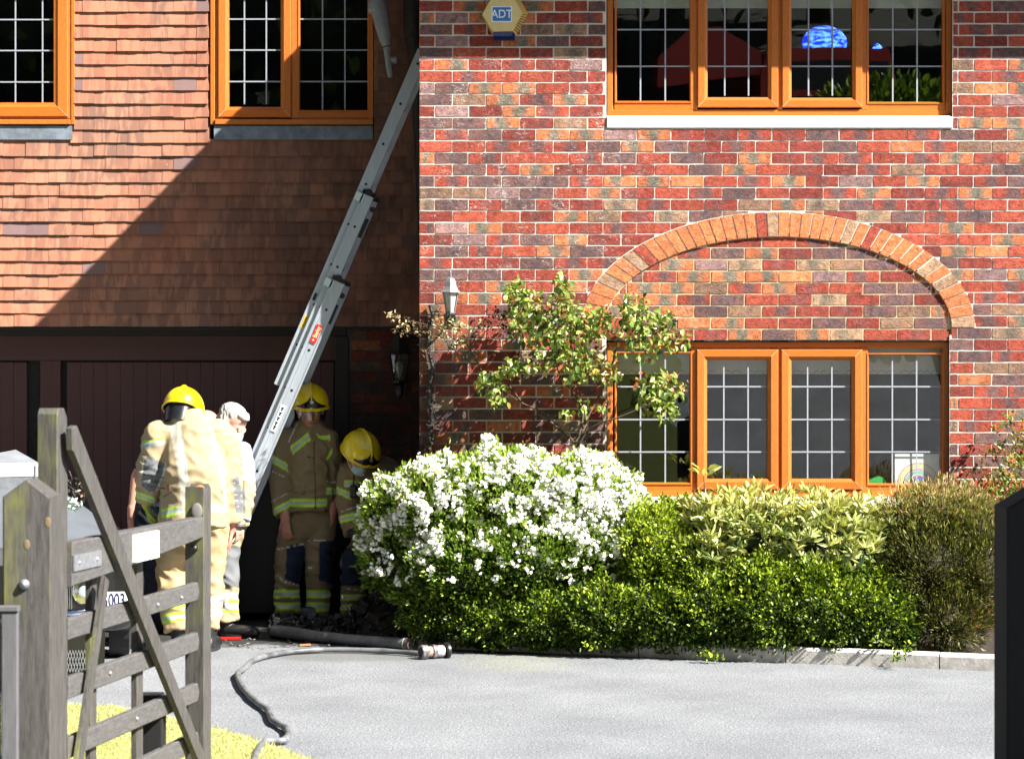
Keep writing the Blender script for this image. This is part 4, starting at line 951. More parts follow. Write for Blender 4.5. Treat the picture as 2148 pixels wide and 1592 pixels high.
# fence boards left of the post
M_KNOT = plain('pale_knot', (.17, .12, .065), .8)
m = MB()
for (kx, ky) in ((56, 1142), (100, 1095)): m.ell(W(kx, ky, HY-.0005), (.011, .0016, .018), 10, 6)
m.build('knots', M_KNOT, gp, smooth=True, kind='stuff')
fb = thing('fence_panel', 'low grey painted fence panel butting against the left gate post', 'fence', (x0-.4, HY-.03, 0))
fxr = (38-CX)/sc(HY-.05)
for k, (a, b, yy) in enumerate(((fxr-.055, fxr, 0), (fxr-.2, fxr-.063, .012), (fxr-.36, fxr-.205, .012), (fxr-.52, fxr-.365, .012))):
    m = MB(); m.box(a, b, HY-.06+yy, HY-.035+yy, 0, CAMZ-(1283-CY)/sc(HY-.05), .004); m.build('board' if k else 'fence_stile', M_GREYF, fb)
m = MB(); m.box(fxr-.55, fxr+.003, HY-.067, HY-.03, CAMZ-(1282-CY)/sc(HY-.05), CAMZ-(1270-CY)/sc(HY-.05), .003); m.build('top_rail', M_GREYF, fb)
# gate: local frame, u along the gate, z up, w out of its right-hand face
gH = Vector((-1.573-.06, -7.285-.30, 0)); gd_ = Vector((.285, 1.645, 0)).normalized(); gH = Vector((-1.573, -7.285, 0)); gn = Vector((gd_.y, -gd_.x, 0))
gt = thing('farm_gate', 'weathered grey five bar timber gate standing open in front of the cars', 'gate', tuple(gH))
def gp_(u, z, w=0.0): return gH+gd_*u+gn*w+Vector((0, 0, z))
def gslab(name, pts, w0, w1, m=M_GREY, bev=.004, parent=None, **k):   # polygon (u,z) with thickness w0..w1
    mb = MB(); n = len(pts); cx = sum(p[0] for p in pts)/n; cz = sum(p[1] for p in pts)/n
    def shr(p):
        d = Vector((cx-p[0], cz-p[1])); l = d.length; return (p[0]+math.copysign(min(bev, abs(d.x)), d.x), p[1]+math.copysign(min(bev, abs(d.y)), d.y))
    vs = [gp_(*p, w0) for p in pts]+[gp_(*p, w1-bev) for p in pts]+[gp_(*shr(p), w1) for p in pts]
    mb.add(vs, [tuple(range(n)), tuple(range(3*n-1, 2*n-1, -1))]+[(k_+r*n, k_+(r+1)*n, (k_+1) % n+(r+1)*n, (k_+1) % n+r*n) for r in range(2) for k_ in range(n)])
    return mb.build(name, m, parent or gt, **k)
gslab('hanging_stile', [(-.06, .08), (.04, .08), (.04, 1.5), (.035, 1.57), (.01, 1.60), (-.045, 1.60), (-.06, 1.58)], -.066, .006)
gslab('closing_stile', [(1.56, .1), (1.66, .1), (1.66, 1.25), (1.64, 1.265), (1.58, 1.235), (1.56, 1.255)], -.052, .030)
gslab('rail', [(.03, .975), (.7, 1.0), (1.56, 1.045), (1.56, 1.13), (.03, 1.13)], -.028, .028, M_GREYH)
for zt in (.862, .655, .445, .245): gslab('rail', [(.03, zt-.075), (1.53, zt-.075), (1.55, zt-.04), (1.53, zt), (.03, zt)], -.012, .014, M_GREYH)
gslab('brace', [(-.045, 1.53), (-.035, 1.455), (1.46, .10), (1.52, .10), (1.5, .15), (.0, 1.54)], .030, .054)
gslab('brace', [(.0, .30), (.055, .28), (.36, .97), (.32, .99)], .0285, .046)
gslab('upright', [(.33, .1), (.39, .1), (.39, 1.0), (.33, 1.0)], -.036, -.013); gslab('upright', [(.84, .1), (.91, .1), (.91, 1.01), (.84, 1.01)], -.038, -.0125)
m = MB(); m.obox(gp_(.17, 1.055, .031), gd_, gn, (0, 0, 1), .14, .003, .028); m.build('hinge_strap', M_GALV, gt)
m = MB()
for (u, z) in ((.08, 1.055), (.26, 1.055), (1.0, .82), (.45, .62), (.75, .41), (1.3, .82), (1.2, .405)): m.ell(gp_(u, z, .034 if z > 1 else .016), (.008, .008, .008), 8, 6)
m.build('nails', M_GALV, gt, kind='stuff')
m = MB(); c = gp_(1.565, 1.0, -.012); m.ell(c+Vector((.0, -.012, 0)), (.016, .014, .016), 10, 8); m.build('coach_bolt', M_BLK, gt, smooth=True)
m = MB(); m.ell(gp_(1.555, 1.155, 0), (.024, .006, .034), 14, 8); m.build('latch_plate', plain('dark_end_grain', (.15, .145, .14), .7), gt, smooth=True)
m = MB(); m.ell(gp_(1.60, 1.247, .0), (.02, .03, .014), 10, 6); m.build('broken_tip', mat('fresh_split_wood', (.45, .20, .07), .8, nz=(60, .4)), gt)
sg = MB(); sg.obox(gp_(.80, 1.062, .036), gd_, gn, (0, 0, 1), .135, .008, .052); sgn = sg.build('name_plate', mat('white_ceramic', (.80, .79, .74), .35, nz=(30, .06)), gt)
text('plate_lettering', 'A YOUR', .056, gp_(.81, 1.058, .0446), gd_, (0, 0, 1), plain('faint_plate_ink', (.30, .29, .28), .5), sgn, ext=.0003, sx=1.0)
# black post on the right edge
s2 = sc(-7.7); x0 = (2112-CX)/s2
M_BPOST = wood_mat('black_stained_timber', (.0015, .0015, .002, 1), (.004, .004, .006, 1), .85, (12, 12, 1), .4)
bp = post('gate_post', 'black stained timber gate post in shade at the right edge', x0, x0+.21, -7.7, -7.49, CAMZ-(1066-CY)/s2, CAMZ-(1026-CY)/s2, M_BPOST)
# small black bollard on the grass
sb = sc(-6.2); b0, b1 = (277-CX)/sb, (339-CX)/sb
bl = thing('bollard', 'short black timber marker post on the grass behind the gate', 'bollard', (b0, -6.2, 0))
m = MB(); m.box(b0, b1, -6.2, -6.08, 0, CAMZ-(1468-CY)/sb, .004); m.build('shaft', M_BPOST, bl); m = MB(); m.prism([(b0, CAMZ-(1467.5-CY)/sb), (b1, CAMZ-(1467.5-CY)/sb), (b1-.01, CAMZ-(1459-CY)/sb), (b0+.01, CAMZ-(1459-CY)/sb)], -6.2, -6.08); m.build('cap', M_BPOST, bl)
# ------------------------------------------------------------------ hose, coupling, broken pipe
M_HOSE = mat('grey_rubber_hose', (.12, .125, .135), .5, nz=(7, .45), bmp=(50, .4, .003)); M_CPL = mat('scorched_coupling', (.16, .15, .15), .45, .2, nz=(26, .8), bmp=(50, .5, .004)); M_SCOR = mat('rusty_collar', (.34, .17, .13), .7, nz=(40, .6), bmp=(60, .6, .004))
hz_ = .022
hp_ = [(884, 1371), (840, 1367), (780, 1364), (700, 1362), (640, 1364), (590, 1369), (545, 1379), (525, 1389), (512, 1402), (500, 1410), (499, 1422), (507, 1438), (516, 1450), (530, 1465), (548, 1479), (562, 1488), (567, 1500), (574, 1512), (592, 1522), (603, 1531), (604, 1542), (596, 1552), (575, 1553), (556, 1555), (546, 1565), (538, 1580), (531, 1600), (520, 1640)]
hs = thing('hose', 'grey delivery hose snaking over the tarmac from the coupling to the grass', 'hose', tuple(G(603, 1540)))
def smooth_path(p, n=5):
    out = []
    for i in range(len(p)-1):
        p0, p1, p2, p3 = p[max(i-1, 0)], p[i], p[i+1], p[min(i+2, len(p)-1)]
        for k in range(n):
            t = k/n; out.append(tuple(.5*((2*p1[a])+(-p0[a]+p2[a])*t+(2*p0[a]-5*p1[a]+4*p2[a]-p3[a])*t*t+(-p0[a]+3*p1[a]-3*p2[a]+p3[a])*t**3) for a in range(len(p1))))
    out.append(tuple(p[-1])); return out
hpw = smooth_path([tuple(G(a, b, hz_)) for a, b in hp_])
hr = [.0165+.0022*math.sin(i*.9)*math.sin(i*.23) for i in range(len(hpw))]
m = MB(); m.tube(hpw, hr, 12); m.build('hose_body', M_HOSE, hs, smooth=True)
m = MB(); i = 38; m.tube(hpw[i-1:i+1], .0185, 12); m.tube(hpw[104:106], .0185, 12); m.build('binding', M_GALV, hs)
cp = thing('hose_coupling', 'scorched metal and plastic coupling lying at the right end of the hose', 'coupling', tuple(G(910, 1378)))
c0 = G(882, 1383, .0); c0.z = .045; c1 = c0+Vector((.205, .11, 0)).normalized()*.2; ax = (c1-c0).normalized()
for nm, a, b, r, mt_ in (('end_ring', 0, .045, .043, M_CPL), ('red_band', .045, .075, .034, M_SCOR), ('middle_ring', .075, .10, .042, M_CPL), ('white_body', .10, .155, .036, mat('scuffed_white', (.36, .33, .32), .5, nz=(30, .6))), ('flange', .165, .19, .052, M_BLK)):
    m = MB(); m.lathe(c0+ax*a, [(r*.9, 0), (r, .004), (r, b-a-.004), (r*.92, b-a)], 20, ax); m.build(nm, mt_, cp, smooth=True, autosmooth=40)
m = MB(); m.lathe(c0-ax*.001, [(.030, 0), (.030, .002)], 20, ax); m.build('bore', MH, cp)
bp2 = thing('fallen_pipe', 'long dark plastic downpipe fallen on the ground in front of the debris', 'pipe', tuple(G(700, 1345)))
p0 = W(574, 1322, -.12); p1 = W(860, 1352, -.77); p0.z = max(p0.z, .06); p1.z = .045
d_ = (p1-p0).normalized()
m = MB(); pts = [p0+(p1-p0)*t+Vector((0, 0, -.012*math.sin(math.pi*t))) for t in [k/10 for k in range(11)]]
m.tube(pts, [.036, .042, .040, .037, .036, .036, .036, .036, .036, .036, .036], 18); m.build('pipe_body', M_PIPED, bp2, smooth=True, autosmooth=50)
m = MB(); m.tube([p1-d_*.035, p1-d_*.032], .038, 18); m.build('ring', plain('pale_ring', (.5, .5, .5), .5), bp2)
m = MB(); m.tube([p1-d_*.03, p1+d_*.006], .0365, 18, cap=False); m.lathe(p1+d_*.004, [(.034, 0), (.034, .001)], 18, d_); m.build('socket_end', mat('brown_socket', (.09, .07, .06), .6), bp2)
m = MB(); m.tube([p0+Vector((-.01, 0, .02)), p0+Vector((.06, .02, .065)), p0+Vector((.14, .03, .085)), p0+Vector((.17, .03, .06))], [.012, .022, .026, .012], 10, flat=.35); m.tube([p0+Vector((.17, .02, .08)), p0+Vector((.2, .02, .04)), p0+Vector((.235, .01, .035))], [.03, .02, .008], 8, flat=.4); m.build('melted_end', M_CHAR, bp2, smooth=True)
# debris heap
db = MB(); rd = random.Random(21)
for k in range(900):
    a = rd.random(); px = 570+330*a; Y = rd.uniform(-.15, .95); h = .24*math.exp(-((px-812)/66)**2)+.05
    x = (px-CX)/sc(Y); z = rd.random()**1.3*h*(1.1-abs(Y-.35)*.7)
    L_ = rd.uniform(.008, .045)
    db.obox((x, Y, z+.01), (rd.gauss(0, 1), rd.gauss(0, 1), rd.gauss(0, .5)), (rd.gauss(0, 1), rd.gauss(0, 1), rd.gauss(0, 1)), (0.3, rd.gauss(0, 1), 1), L_, L_*rd.uniform(.2, .7), L_*rd.uniform(.05, .3)) if False else None
    d1 = Vector((rd.gauss(0, 1), rd.gauss(0, 1), rd.gauss(0, .6))).normalized(); d2 = d1.cross(Vector((rd.gauss(0, 1), rd.gauss(0, 1), rd.gauss(0, 1)))).normalized(); d3 = d1.cross(d2)
    db.obox((x, Y, z+.015), d1, d2, d3, L_, L_*rd.uniform(.2, .7), L_*rd.uniform(.05, .3))
hm = []; 
for j in range(9):
    for i in range(15):
        px = 560+350*i/14; Y = -.1+1.1*j/8; h = .20*math.exp(-((px-815)/62)**2)*max(0, 1-abs(Y-.4)*1.1)+.012
        hm.append(((px-CX)/sc(Y), Y, h+rd.uniform(-.012, .02) if 0 < i < 14 and 0 < j < 8 else .0))
db.add(hm, [(j*15+i, j*15+i+1, (j+1)*15+i+1, (j+1)*15+i) for j in range(8) for i in range(14)])
db.build('debris', M_CHAR, None, kind='stuff', label='heap of charred debris in front of the garage')
# paler fragments and ash flecks
fb2 = MB(); 
for k in range(80):
    px = rd.uniform(450, 880); Yy = rd.uniform(-.75, -.15); L_ = rd.uniform(.004, .016); x = (px-CX)/sc(Yy)
    d1 = Vector((rd.gauss(0, 1), rd.gauss(0, 1), .1)).normalized(); d2 = d1.cross(Vector((0, .2, 1))).normalized(); fb2.obox((x, Yy, .006+L_*.2), d1, d2, d1.cross(d2), L_, L_*.5, L_*.25)
fb2.build('ash_fragments', mat('ash', (.13, .125, .12), .8, nz=(60, .8)), None, kind='stuff', label='small pale ash fragments on the tarmac')
M_STK = mat('scorched_stick', (.10, .085, .075), .8, nz=(30, .9))
for (lab, a, b, ya, yb, r) in (('thin scorched cane standing out of the debris', (716, 1249), (746, 1316), .25, .05, .006), ('charred batten lying across the right of the debris', (775, 1288), (840, 1313), .1, .1, .007), ('charred batten leaning up towards the white shrub', (800, 1293), (842, 1264), .3, .35, .006), ('short charred batten low in the debris', (755, 1306), (800, 1300), .0, .1, .005)):
    m = MB(); A_, B_ = W(*a, ya), W(*b, yb); m.tube([A_, A_*.5+B_*.5+Vector((.003, 0, .002)), B_], [r, r*1.1, r*.8], 6); o = m.build('charred_stick', M_STK, None, label=lab, cat='stick', group='charred sticks in the debris')
m = MB(); q = [W(628, 1275, .1), W(640, 1272, .1), W(660, 1274, .12), W(663, 1284, .1), W(658, 1296, .1), W(648, 1299, .08), W(640, 1290, .1), W(632, 1283, .1)]
m.add(q+[v+Vector((0, .03, 0)) for v in q], [tuple(range(8))[::-1], tuple(range(8, 16))]+[(k, (k+1) % 8, (k+1) % 8+8, k+8) for k in range(8)]); m.tube([W(640, 1290, .12), W(628, 1310, .15), W(615, 1330, .1)], [.02, .022, .02], 8)
m.build('melted_scrap', mat('glossy_burnt_plastic', (.03, .033, .04), .22, nz=(30, .5), bmp=(24, .8, .02)), None, label='upright lump of melted black plastic before the standing firefighter', cat='scrap')
m = MB(); q = G(640, 1352, .01); m.obox(q, (1, .2, .05), (-.2, 1, 0), (0, 0, 1), .035, .02, .004); m.build('tile_fragment', mat('terracotta_shard', (.42, .17, .07), .8), None, label='orange terracotta shard under the fallen pipe', cat='shard')
m = MB(); q = G(480, 1338, .012); m.obox(q, (1, .1, 0), (-.1, 1, 0), (0, 0, 1), .080, .022, .007); m.build('red_tray', plain('bright_red_plastic', (.38, .015, .015), .4), None, label='flat red plastic tray on the ground at the feet of the white haired man', cat='tray')
# ------------------------------------------------------------------ wheelie bins
def bin_(label, xc, yc, m_, w=.50):
    t = thing('wheelie_bin', label, 'bin', (xc, yc, 0), 'wheelie bins by the garage door'); h = .98; a = w/2; b = a*.86; d = .30; e = .26
    m = MB(); m.add([(xc-b, yc-e, .06), (xc+b, yc-e, .06), (xc+b, yc+e, .06), (xc-b, yc+e, .06), (xc-a, yc-d, h), (xc+a, yc-d, h), (xc+a, yc+d, h), (xc-a, yc+d, h)], [(0, 1, 5, 4), (1, 2, 6, 5), (2, 3, 7, 6), (3, 0, 4, 7), (3, 2, 1, 0), (4, 5, 6, 7)]); m.build('body', m_, t)
    m = MB(); m.box(xc-a-.02, xc+a+.02, yc-d-.03, yc+d+.03, h+.001, h+.05, .015); m.ell((xc, yc, h+.045), (a*.95, d*.95, .035), 16, 6); m.build('lid', m_, t)
    m = MB(); m.tube([(xc-a+.05, yc+d+.07, h-.02), (xc+a-.05, yc+d+.07, h-.02)], .016, 8); m.build('handle', m_, t)
    for sx in (-1, 1):
        m = MB(); m.lathe((xc+sx*(b+.02), yc+e-.02, .1), [(.1, -.02), (.1, .02)], 18, (1, 0, 0)); m.build('wheel', M_TYRE, t)
bin_('dark green wheelie bin half hidden behind the man with the face mask', (488-CX)/sc(1.05)-.17, 1.1, plain('dark_green_plastic', (.005, .075, .055), .45))
bin_('black wheelie bin between the green bin and the standing firefighter', (552-CX)/sc(1.2), 1.30, plain('sooty_black_plastic', (.006, .006, .007), .6), .46)
# ------------------------------------------------------------------ cars glimpsed through the gate
M_CARB = plain('black_car_paint', (.008, .008, .009), .32, coat=.5); M_BON = mat('grey_bonnet_paint', (.105, .12, .14), .5, nz=(3, .1)); M_SLAM = plain('headlamp_glass', (.42, .48, .58), .12, .3)
YC = -2.7; s3 = sc(YC); cxr = (219-CX)/s3
c1_ = thing('parked_car', 'black car with a slatted chrome grille and oval headlight behind the gate', 'car', (cxr-.85, YC+1, 0), 'cars parked before the garage')
hz = lambda py: CAMZ-(py-CY)/s3; hx = lambda px: (px-CX)/s3
m = MB(); prof = [(hx(219), hz(1400)), (hx(221), hz(1330)), (hx(214), hz(1262)), (hx(196), hz(1215)), (hx(160), hz(1197)), (hx(60), hz(1185)), (hx(-240), hz(1175)), (hx(-430), hz(1200)), (hx(-470), hz(1260)), (hx(-475), hz(1400)), (hx(-440), hz(1420)), (hx(190), hz(1420))]
m.prism(prof, YC+.02, YC+2.6); m.build('body', M_CARB, c1_)
m = MB(); m.lathe((hx(176), YC+.035, hz(1240)), [(.058, -.03), (.062, 0), (.052, .02), (.02, .034)], 20, (0, -1, 0), sx=.85); m.build('headlight', M_SLAM, c1_, smooth=True)
m = MB(); m.lathe((hx(176), YC+.02, hz(1240)), [(.072, -.0), (.072, .012), (.064, .014)], 20, (0, -1, 0), sx=.85); m.build('headlight_rim', M_CHROME, c1_, smooth=True)
for k in range(7): m = MB(); m.box(hx(126+k*4.1), hx(127.7+k*4.1), YC-.01, YC+.01, hz(1276), hz(1224)); m.build('grille_bar', M_CHROME, c1_)
m = MB(); m.tube([(hx(-100), YC-.04, hz(1292)), (hx(150), YC-.04, hz(1290)), (hx(200), YC-.02, hz(1286)), (hx(217), YC+.1, hz(1284))], .042, 12, flat=.8); m.build('bumper', M_CHROME, c1_, smooth=True)
m = MB()
for k in range(14): m.bar((hx(100+k*6), YC+.012, hz(1408)), (hx(112+k*6), YC+.012, hz(1362)), .003, .003, (0, 1, 0)); m.bar((hx(112+k*6), YC+.010, hz(1408)), (hx(100+k*6), YC+.010, hz(1362)), .003, .003, (0, 1, 0))
m.build('lower_mesh', M_GALV, c1_, kind='stuff')
for sx in (hx(178), hx(-410)): m = MB(); m.lathe((sx, YC+.6, .30), [(.30, -.09), (.30, .05), (.2, .06)], 22, (1, 0, 0)); m.build('wheel', M_TYRE, c1_)
YC2 = -1.5; s4 = sc(YC2); hz = lambda py: CAMZ-(py-CY)/s4; hx = lambda px: (px-CX)/s4
c2_ = thing('parked_car', 'dark car with a grey bonnet and white number plate nearest the garage door', 'car', (hx(130), YC2+1, 0), 'cars parked before the garage')
m = MB(); m.prism([(hx(300), hz(1300)), (hx(303), hz(1215)), (hx(290), hz(1172)), (hx(262), hz(1162)), (hx(-200), hz(1162)), (hx(-240), hz(1200)), (hx(-240), hz(1300)), (hx(-200), hz(1322)), (hx(270), hz(1322))], YC2+.03, YC2+2.2); m.build('body', M_CARB, c2_)
m = MB(); nx_, ny_ = 14, 6; vs = []
for j in range(ny_+1):
    for i in range(nx_+1):
        u = i/nx_; v = j/ny_; px = -200+490*u; top = 1160-14*min(1, (1-u)*8)-(v**.8)*min(104, 290*(1-u))
        yy = YC2+.02+1.1*v; vs.append(((px-CX)/s4, yy, CAMZ-(top-CY)/s4))
m.add(vs, [(j*(nx_+1)+i, j*(nx_+1)+i+1, (j+1)*(nx_+1)+i+1, (j+1)*(nx_+1)+i) for j in range(ny_) for i in range(nx_)]); m.build('bonnet', M_BON, c2_, smooth=True)
m = MB(); m.box(hx(206), hx(268), YC2-.012, YC2+.002, hz(1276), hz(1240), .002); pl_ = m.build('number_plate', plain('plate_white', (.8, .81, .8), .4), c2_)
text('plate_lettering', 'G003', .108, (hx(237), YC2-.0135, hz(1258)), (1, 0, 0), (0, 0, 1), plain('plate_blue_black', (.01, .015, .08), .5), pl_, sx=.62)
m = MB(); m.tube([(hx(-150), YC2-.03, hz(1302)), (hx(240), YC2-.03, hz(1302)), (hx(262), YC2+.0, hz(1300)), (hx(266), YC2+.1, hz(1298))], .05, 12); m.build('bumper', M_CARB, c2_, smooth=True)
for sx in (hx(262), hx(-200)): m = MB(); m.lathe((sx, YC2+.5, .29), [(.29, -.09), (.29, .03), (.2, .05)], 22, (1, 0, 0)); m.build('wheel', M_TYRE, c2_)
def yaw(root, px_, py_, ang):
    Mt = Matrix.Translation((px_, py_, 0)) @ Matrix.Rotation(ang, 4, 'Z') @ Matrix.Translation((-px_, -py_, 0))
    for ch in root.children_recursive: ch.data.transform(Mt)
yaw(c1_, cxr, YC, R(11)); yaw(c2_, (300-CX)/s4, YC2, R(10))
# little grey canopy beyond the cars
YT2 = -.3; tw = lambda px, py, y=YT2: W(px, py, y)
tn = thing('fabric_shelter', 'small grey fabric shelter with a white band behind the left gate post', 'shelter', (tw(-20, 1200).x, YT2+.4, 0))
M_FAB = mat('grey_canvas', (.20, .22, .245), .8, nz=(5, .12), bmp=(9, .3, .02)); M_FABW = mat('white_canvas', (.85, .85, .86), .8, nz=(8, .05))
ap = tw(33, 943, YT2+.45); c_ = [tw(80, 970, YT2), tw(84, 972, YT2+.95), tw(-120, 972, YT2+.95), tw(-120, 974, YT2)]
m = MB(); m.add([ap]+c_, [(0, 4, 1), (0, 1, 2), (0, 2, 3), (0, 3, 4)]); m.build('roof', M_FAB, tn)
d_ = Vector((0, 0, -.088)); m = MB(); m.add(c_+[v+d_ for v in c_], [(3, 0, 4, 7), (0, 1, 5, 4), (1, 2, 6, 5)]); m.build('valance', M_FABW, tn)
m = MB(); e_ = [v+d_*.99+Vector((0, .003, 0)) for v in c_]; f_ = [Vector((v.x-(.12 if v.x > -3 else 0), v.y, .75)) for v in c_]; m.add(e_+f_, [(3, 0, 4, 7), (0, 1, 5, 4)]); m.build('side_cloth', M_FAB, tn)
for v in c_: m = MB(); m.tube([(v.x-.02, v.y+.01, 0), (v.x-.02, v.y+.01, v.z-.02)], .014, 8); m.build('leg', M_GALV, tn)
# burnt remains on the bonnet
bo = thing('burnt_remains', 'burnt crumpled fabric and card lying on the grey car bonnet', 'burnt rubbish', tuple(W(170, 1040, -.7)))
for nm, n_, col, rr in (('charred_flakes', 60, M_CHAR, (10, 26)), ('scorched_card', 14, mat('scorched_card_brown', (.42, .28, .18), .8, nz=(20, .5)), (10, 22)), ('pale_cloth', 30, mat('pale_green_cloth', (.42, .52, .42), .8, nz=(14, .4)), (12, 20))):
    m = MB(); r_ = random.Random(n_)
    for k in range(n_):
        cx_, cy_ = (r_.gauss(165, 22), r_.gauss(1020, 12)) if nm != 'pale_cloth' else (r_.gauss(150, 12), r_.gauss(1052, 12))
        c = W(cx_, cy_, -.7+r_.uniform(-.15, .15)); a = Vector((r_.gauss(0, 1), r_.gauss(0, .5), r_.gauss(0, 1))).normalized()*r_.uniform(*rr)/2/sc(-.7); b = Vector((r_.gauss(0, 1), r_.gauss(0, 1), r_.gauss(0, 1))).normalized()*r_.uniform(4, 9)/sc(-.7)
        m.add([c-a, c+b, c+a, c-b*.6], [(0, 1, 2, 3)])
    m.build(nm, col, bo, kind='stuff')
# things on the window sill
pr = thing('rainbow_picture', "child's rainbow drawing propped inside the right pane of the lower window", 'drawing', W(1925, 985, .15))
YP = .10; pw = lambda px, py, y=YP: W(px, py, y)
m = MB(); a, b = pw(1877, 1018), pw(1970, 952); m.box(a.x, b.x, YP, YP+.004, a.z-.03, b.z); m.build('paper', plain('white_paper', (.85, .86, .86), .8), pr)
c = pw(1926, 1014)
for k, (r, w_, col) in enumerate(((.135, .010, (.62, .45, .5)), (.118, .022, (.75, .72, .35)), (.096, .012, (.62, .38, .55)), (.076, .020, (.28, .6, .45)), (.052, .010, (.5, .2, .4)), (.036, .018, (.12, .22, .6)))):
    m = MB(); n = 20; vs = []
    for q in range(n+1): t = math.pi*q/n; vs += [(c.x+math.cos(t)*(r-w_/2), YP-.0006-.0002*k, c.z+math.sin(t)*(r-w_/2)), (c.x+math.cos(t)*(r+w_/2), YP-.0006-.0002*k, c.z+math.sin(t)*(r+w_/2))]
    m.add(vs, [(2*q, 2*q+1, 2*q+3, 2*q+2) for q in range(n)]); m.build('rainbow_stripe', plain('crayon_%d' % k, col, .9), pr)
m = MB(); m.prism([(pw(1822, 0).x, pw(0, 1020).z), (pw(1862, 0).x, pw(0, 1020).z), (pw(1856, 0).x, pw(0, 1003).z), (pw(1845, 0).x, pw(0, 999).z), (pw(1824, 0).x, pw(0, 1007).z)], .11, .19); m.build('green_toy', plain('bright_green_plastic', (.04, .42, .12), .4), None, label='green plastic toy on the inside sill of the lower window', cat='toy')
sn_ = MB(); sn_.box(L0+.02, L1-.02, .088, .24, LZB+.06, Z(1017)-.012); sn_.build('inner_sill', plain('white_gloss_sill', (.5, .5, .5), .5), wl)
# ------------------------------------------------------------------ planting
def blob_pts(blobs, n, seed, shell=(.78, 1.0), front=.75, keep=None):
    """sample points on the outside of a set of ellipsoids given in photo pixels"""
    rn = np.random.RandomState(seed); B = []
    for cx, cy, rx, rz, Y, ry in blobs: s = sc(Y); c = W(cx, cy, Y); B.append((c.x, c.y, c.z, rx/s, ry, rz/s))
    B = np.array(B); wgt = (B[:, 3]*B[:, 5])+(B[:, 3]*B[:, 4])+(B[:, 4]*B[:, 5]); wgt = wgt/wgt.sum()
    P = []; D = []; tot = 0
    while tot < n:
        m = n*2; i = rn.choice(len(B), m, p=wgt); d = rn.randn(m, 3); d /= np.linalg.norm(d, axis=1)[:, None]
        fl = rn.rand(m) < front; d[fl, 1] = -abs(d[fl, 1])
        r = shell[0]+(shell[1]-shell[0])*rn.rand(m)
        c = B[i, :3]; rad = B[i, 3:]
        wob = 1+.15*np.sin(d[:, 0]*9+i*2.1)*np.sin(d[:, 2]*8+i)+.05*rn.randn(m)
        p = c+d*rad*(r*wob)[:, None]; ok = np.ones(m, bool)
        for j in range(len(B)):
            q = ((p-B[j, :3])/B[j, 3:]); ins = (q**2).sum(1) < (shell[0]*.93)**2; ins &= (i != j); ok &= ~ins
        ok &= p[:, 2] > .03; ok &= p[:, 1] < -.015 if True else ok
        if keep is not None: ok &= keep(p)
        nd = d/rad; nd /= np.linalg.norm(nd, axis=1)[:, None]
        P.append(p[ok]); D.append(nd[ok]); tot += ok.sum()
    return np.concatenate(P)[:n], np.concatenate(D)[:n]
def px_of(p): s = FPX/(p[:, 1]-CAMY); return CX+p[:, 0]*s, CY-(p[:, 2]-CAMZ)*s
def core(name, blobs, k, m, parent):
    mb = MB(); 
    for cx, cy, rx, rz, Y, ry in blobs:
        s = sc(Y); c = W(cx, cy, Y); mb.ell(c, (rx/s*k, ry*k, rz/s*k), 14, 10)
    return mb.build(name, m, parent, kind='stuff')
M_TWIG = wood_mat('shrub_twig', (.045, .03, .02, 1), (.12, .085, .06, 1), .85, (20, 20, 4), .4)
def twigs(parent, base, tips, r=.009, seed=1, name='stem'):
    rt = random.Random(seed)
    for tpx in tips:
        a, b = Vector(base), Vector(tpx); m1 = a*.6+b*.4+Vector((rt.uniform(-.04, .04), rt.uniform(-.04, .04), .03)); m = MB(); m.tube(smooth_path([tuple(a), tuple(m1), tuple(b)], 3), [r*(1-.6*i/6) for i in range(7)], 6); m.build(name, M_TWIG, parent, smooth=True)
def inward(p, d, f=.5): 
    dd = d*f+np.array([0, -.15, .55]); return dd/np.linalg.norm(dd, axis=1)[:, None]
# dense green hedge along the kerb
M_HEDGE = leaf_mat('hedge_leaves', 'attr', [(44, 66, 16), (92, 118, 24), (148, 168, 38), (188, 202, 72)], .42, .32, .55)
def shrub(name, label, cat, at): return thing(name, label, cat, at)
hb = [(930, 1290, 90, 52, -.62, .22), (1040, 1300, 110, 60, -.75, .25), (1160, 1300, 110, 66, -.85, .25), (1280, 1290, 110, 75, -.95, .28), (1370, 1190, 85, 125, -.80, .32), (1390, 1290, 110, 75, -1.0, .3), (1500, 1280, 120, 96, -1.06, .3), (1600, 1210, 90, 50, -1.1, .25), (1720, 1215, 90, 50, -1.12, .25), (1450, 1200, 60, 80, -.95, .25), (1830, 1230, 60, 60, -1.1, .22), (1880, 1310, 50, 55, -1.3, .2),
      (1620, 1290, 120, 90, -1.15, .3), (1740, 1290, 110, 90, -1.2, .3), (1830, 1290, 90, 75, -1.25, .28), (1340, 1120, 50, 75, -.6, .25), (1420, 1110, 60, 65, -.6, .25)]
hd = shrub('hedge', 'dense dark green small leaved hedge running low along the kerb', 'hedge', (1.2, -.9, .05))
core('inner_twigs', hb, .80, M_INNER, hd)
P, D = blob_pts(hb, 52000, 3, (.80, 1.06)); 
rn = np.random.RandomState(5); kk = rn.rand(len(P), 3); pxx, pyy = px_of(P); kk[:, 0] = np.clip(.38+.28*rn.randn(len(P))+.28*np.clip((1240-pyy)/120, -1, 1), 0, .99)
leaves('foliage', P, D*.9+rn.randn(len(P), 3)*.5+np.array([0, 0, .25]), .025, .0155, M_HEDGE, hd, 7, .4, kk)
twigs(hd, (1.6, -.9, .05), [tuple(W(x, 1250, -1)) for x in (1380, 1460, 1560, 1700, 1800)], .01, 4)
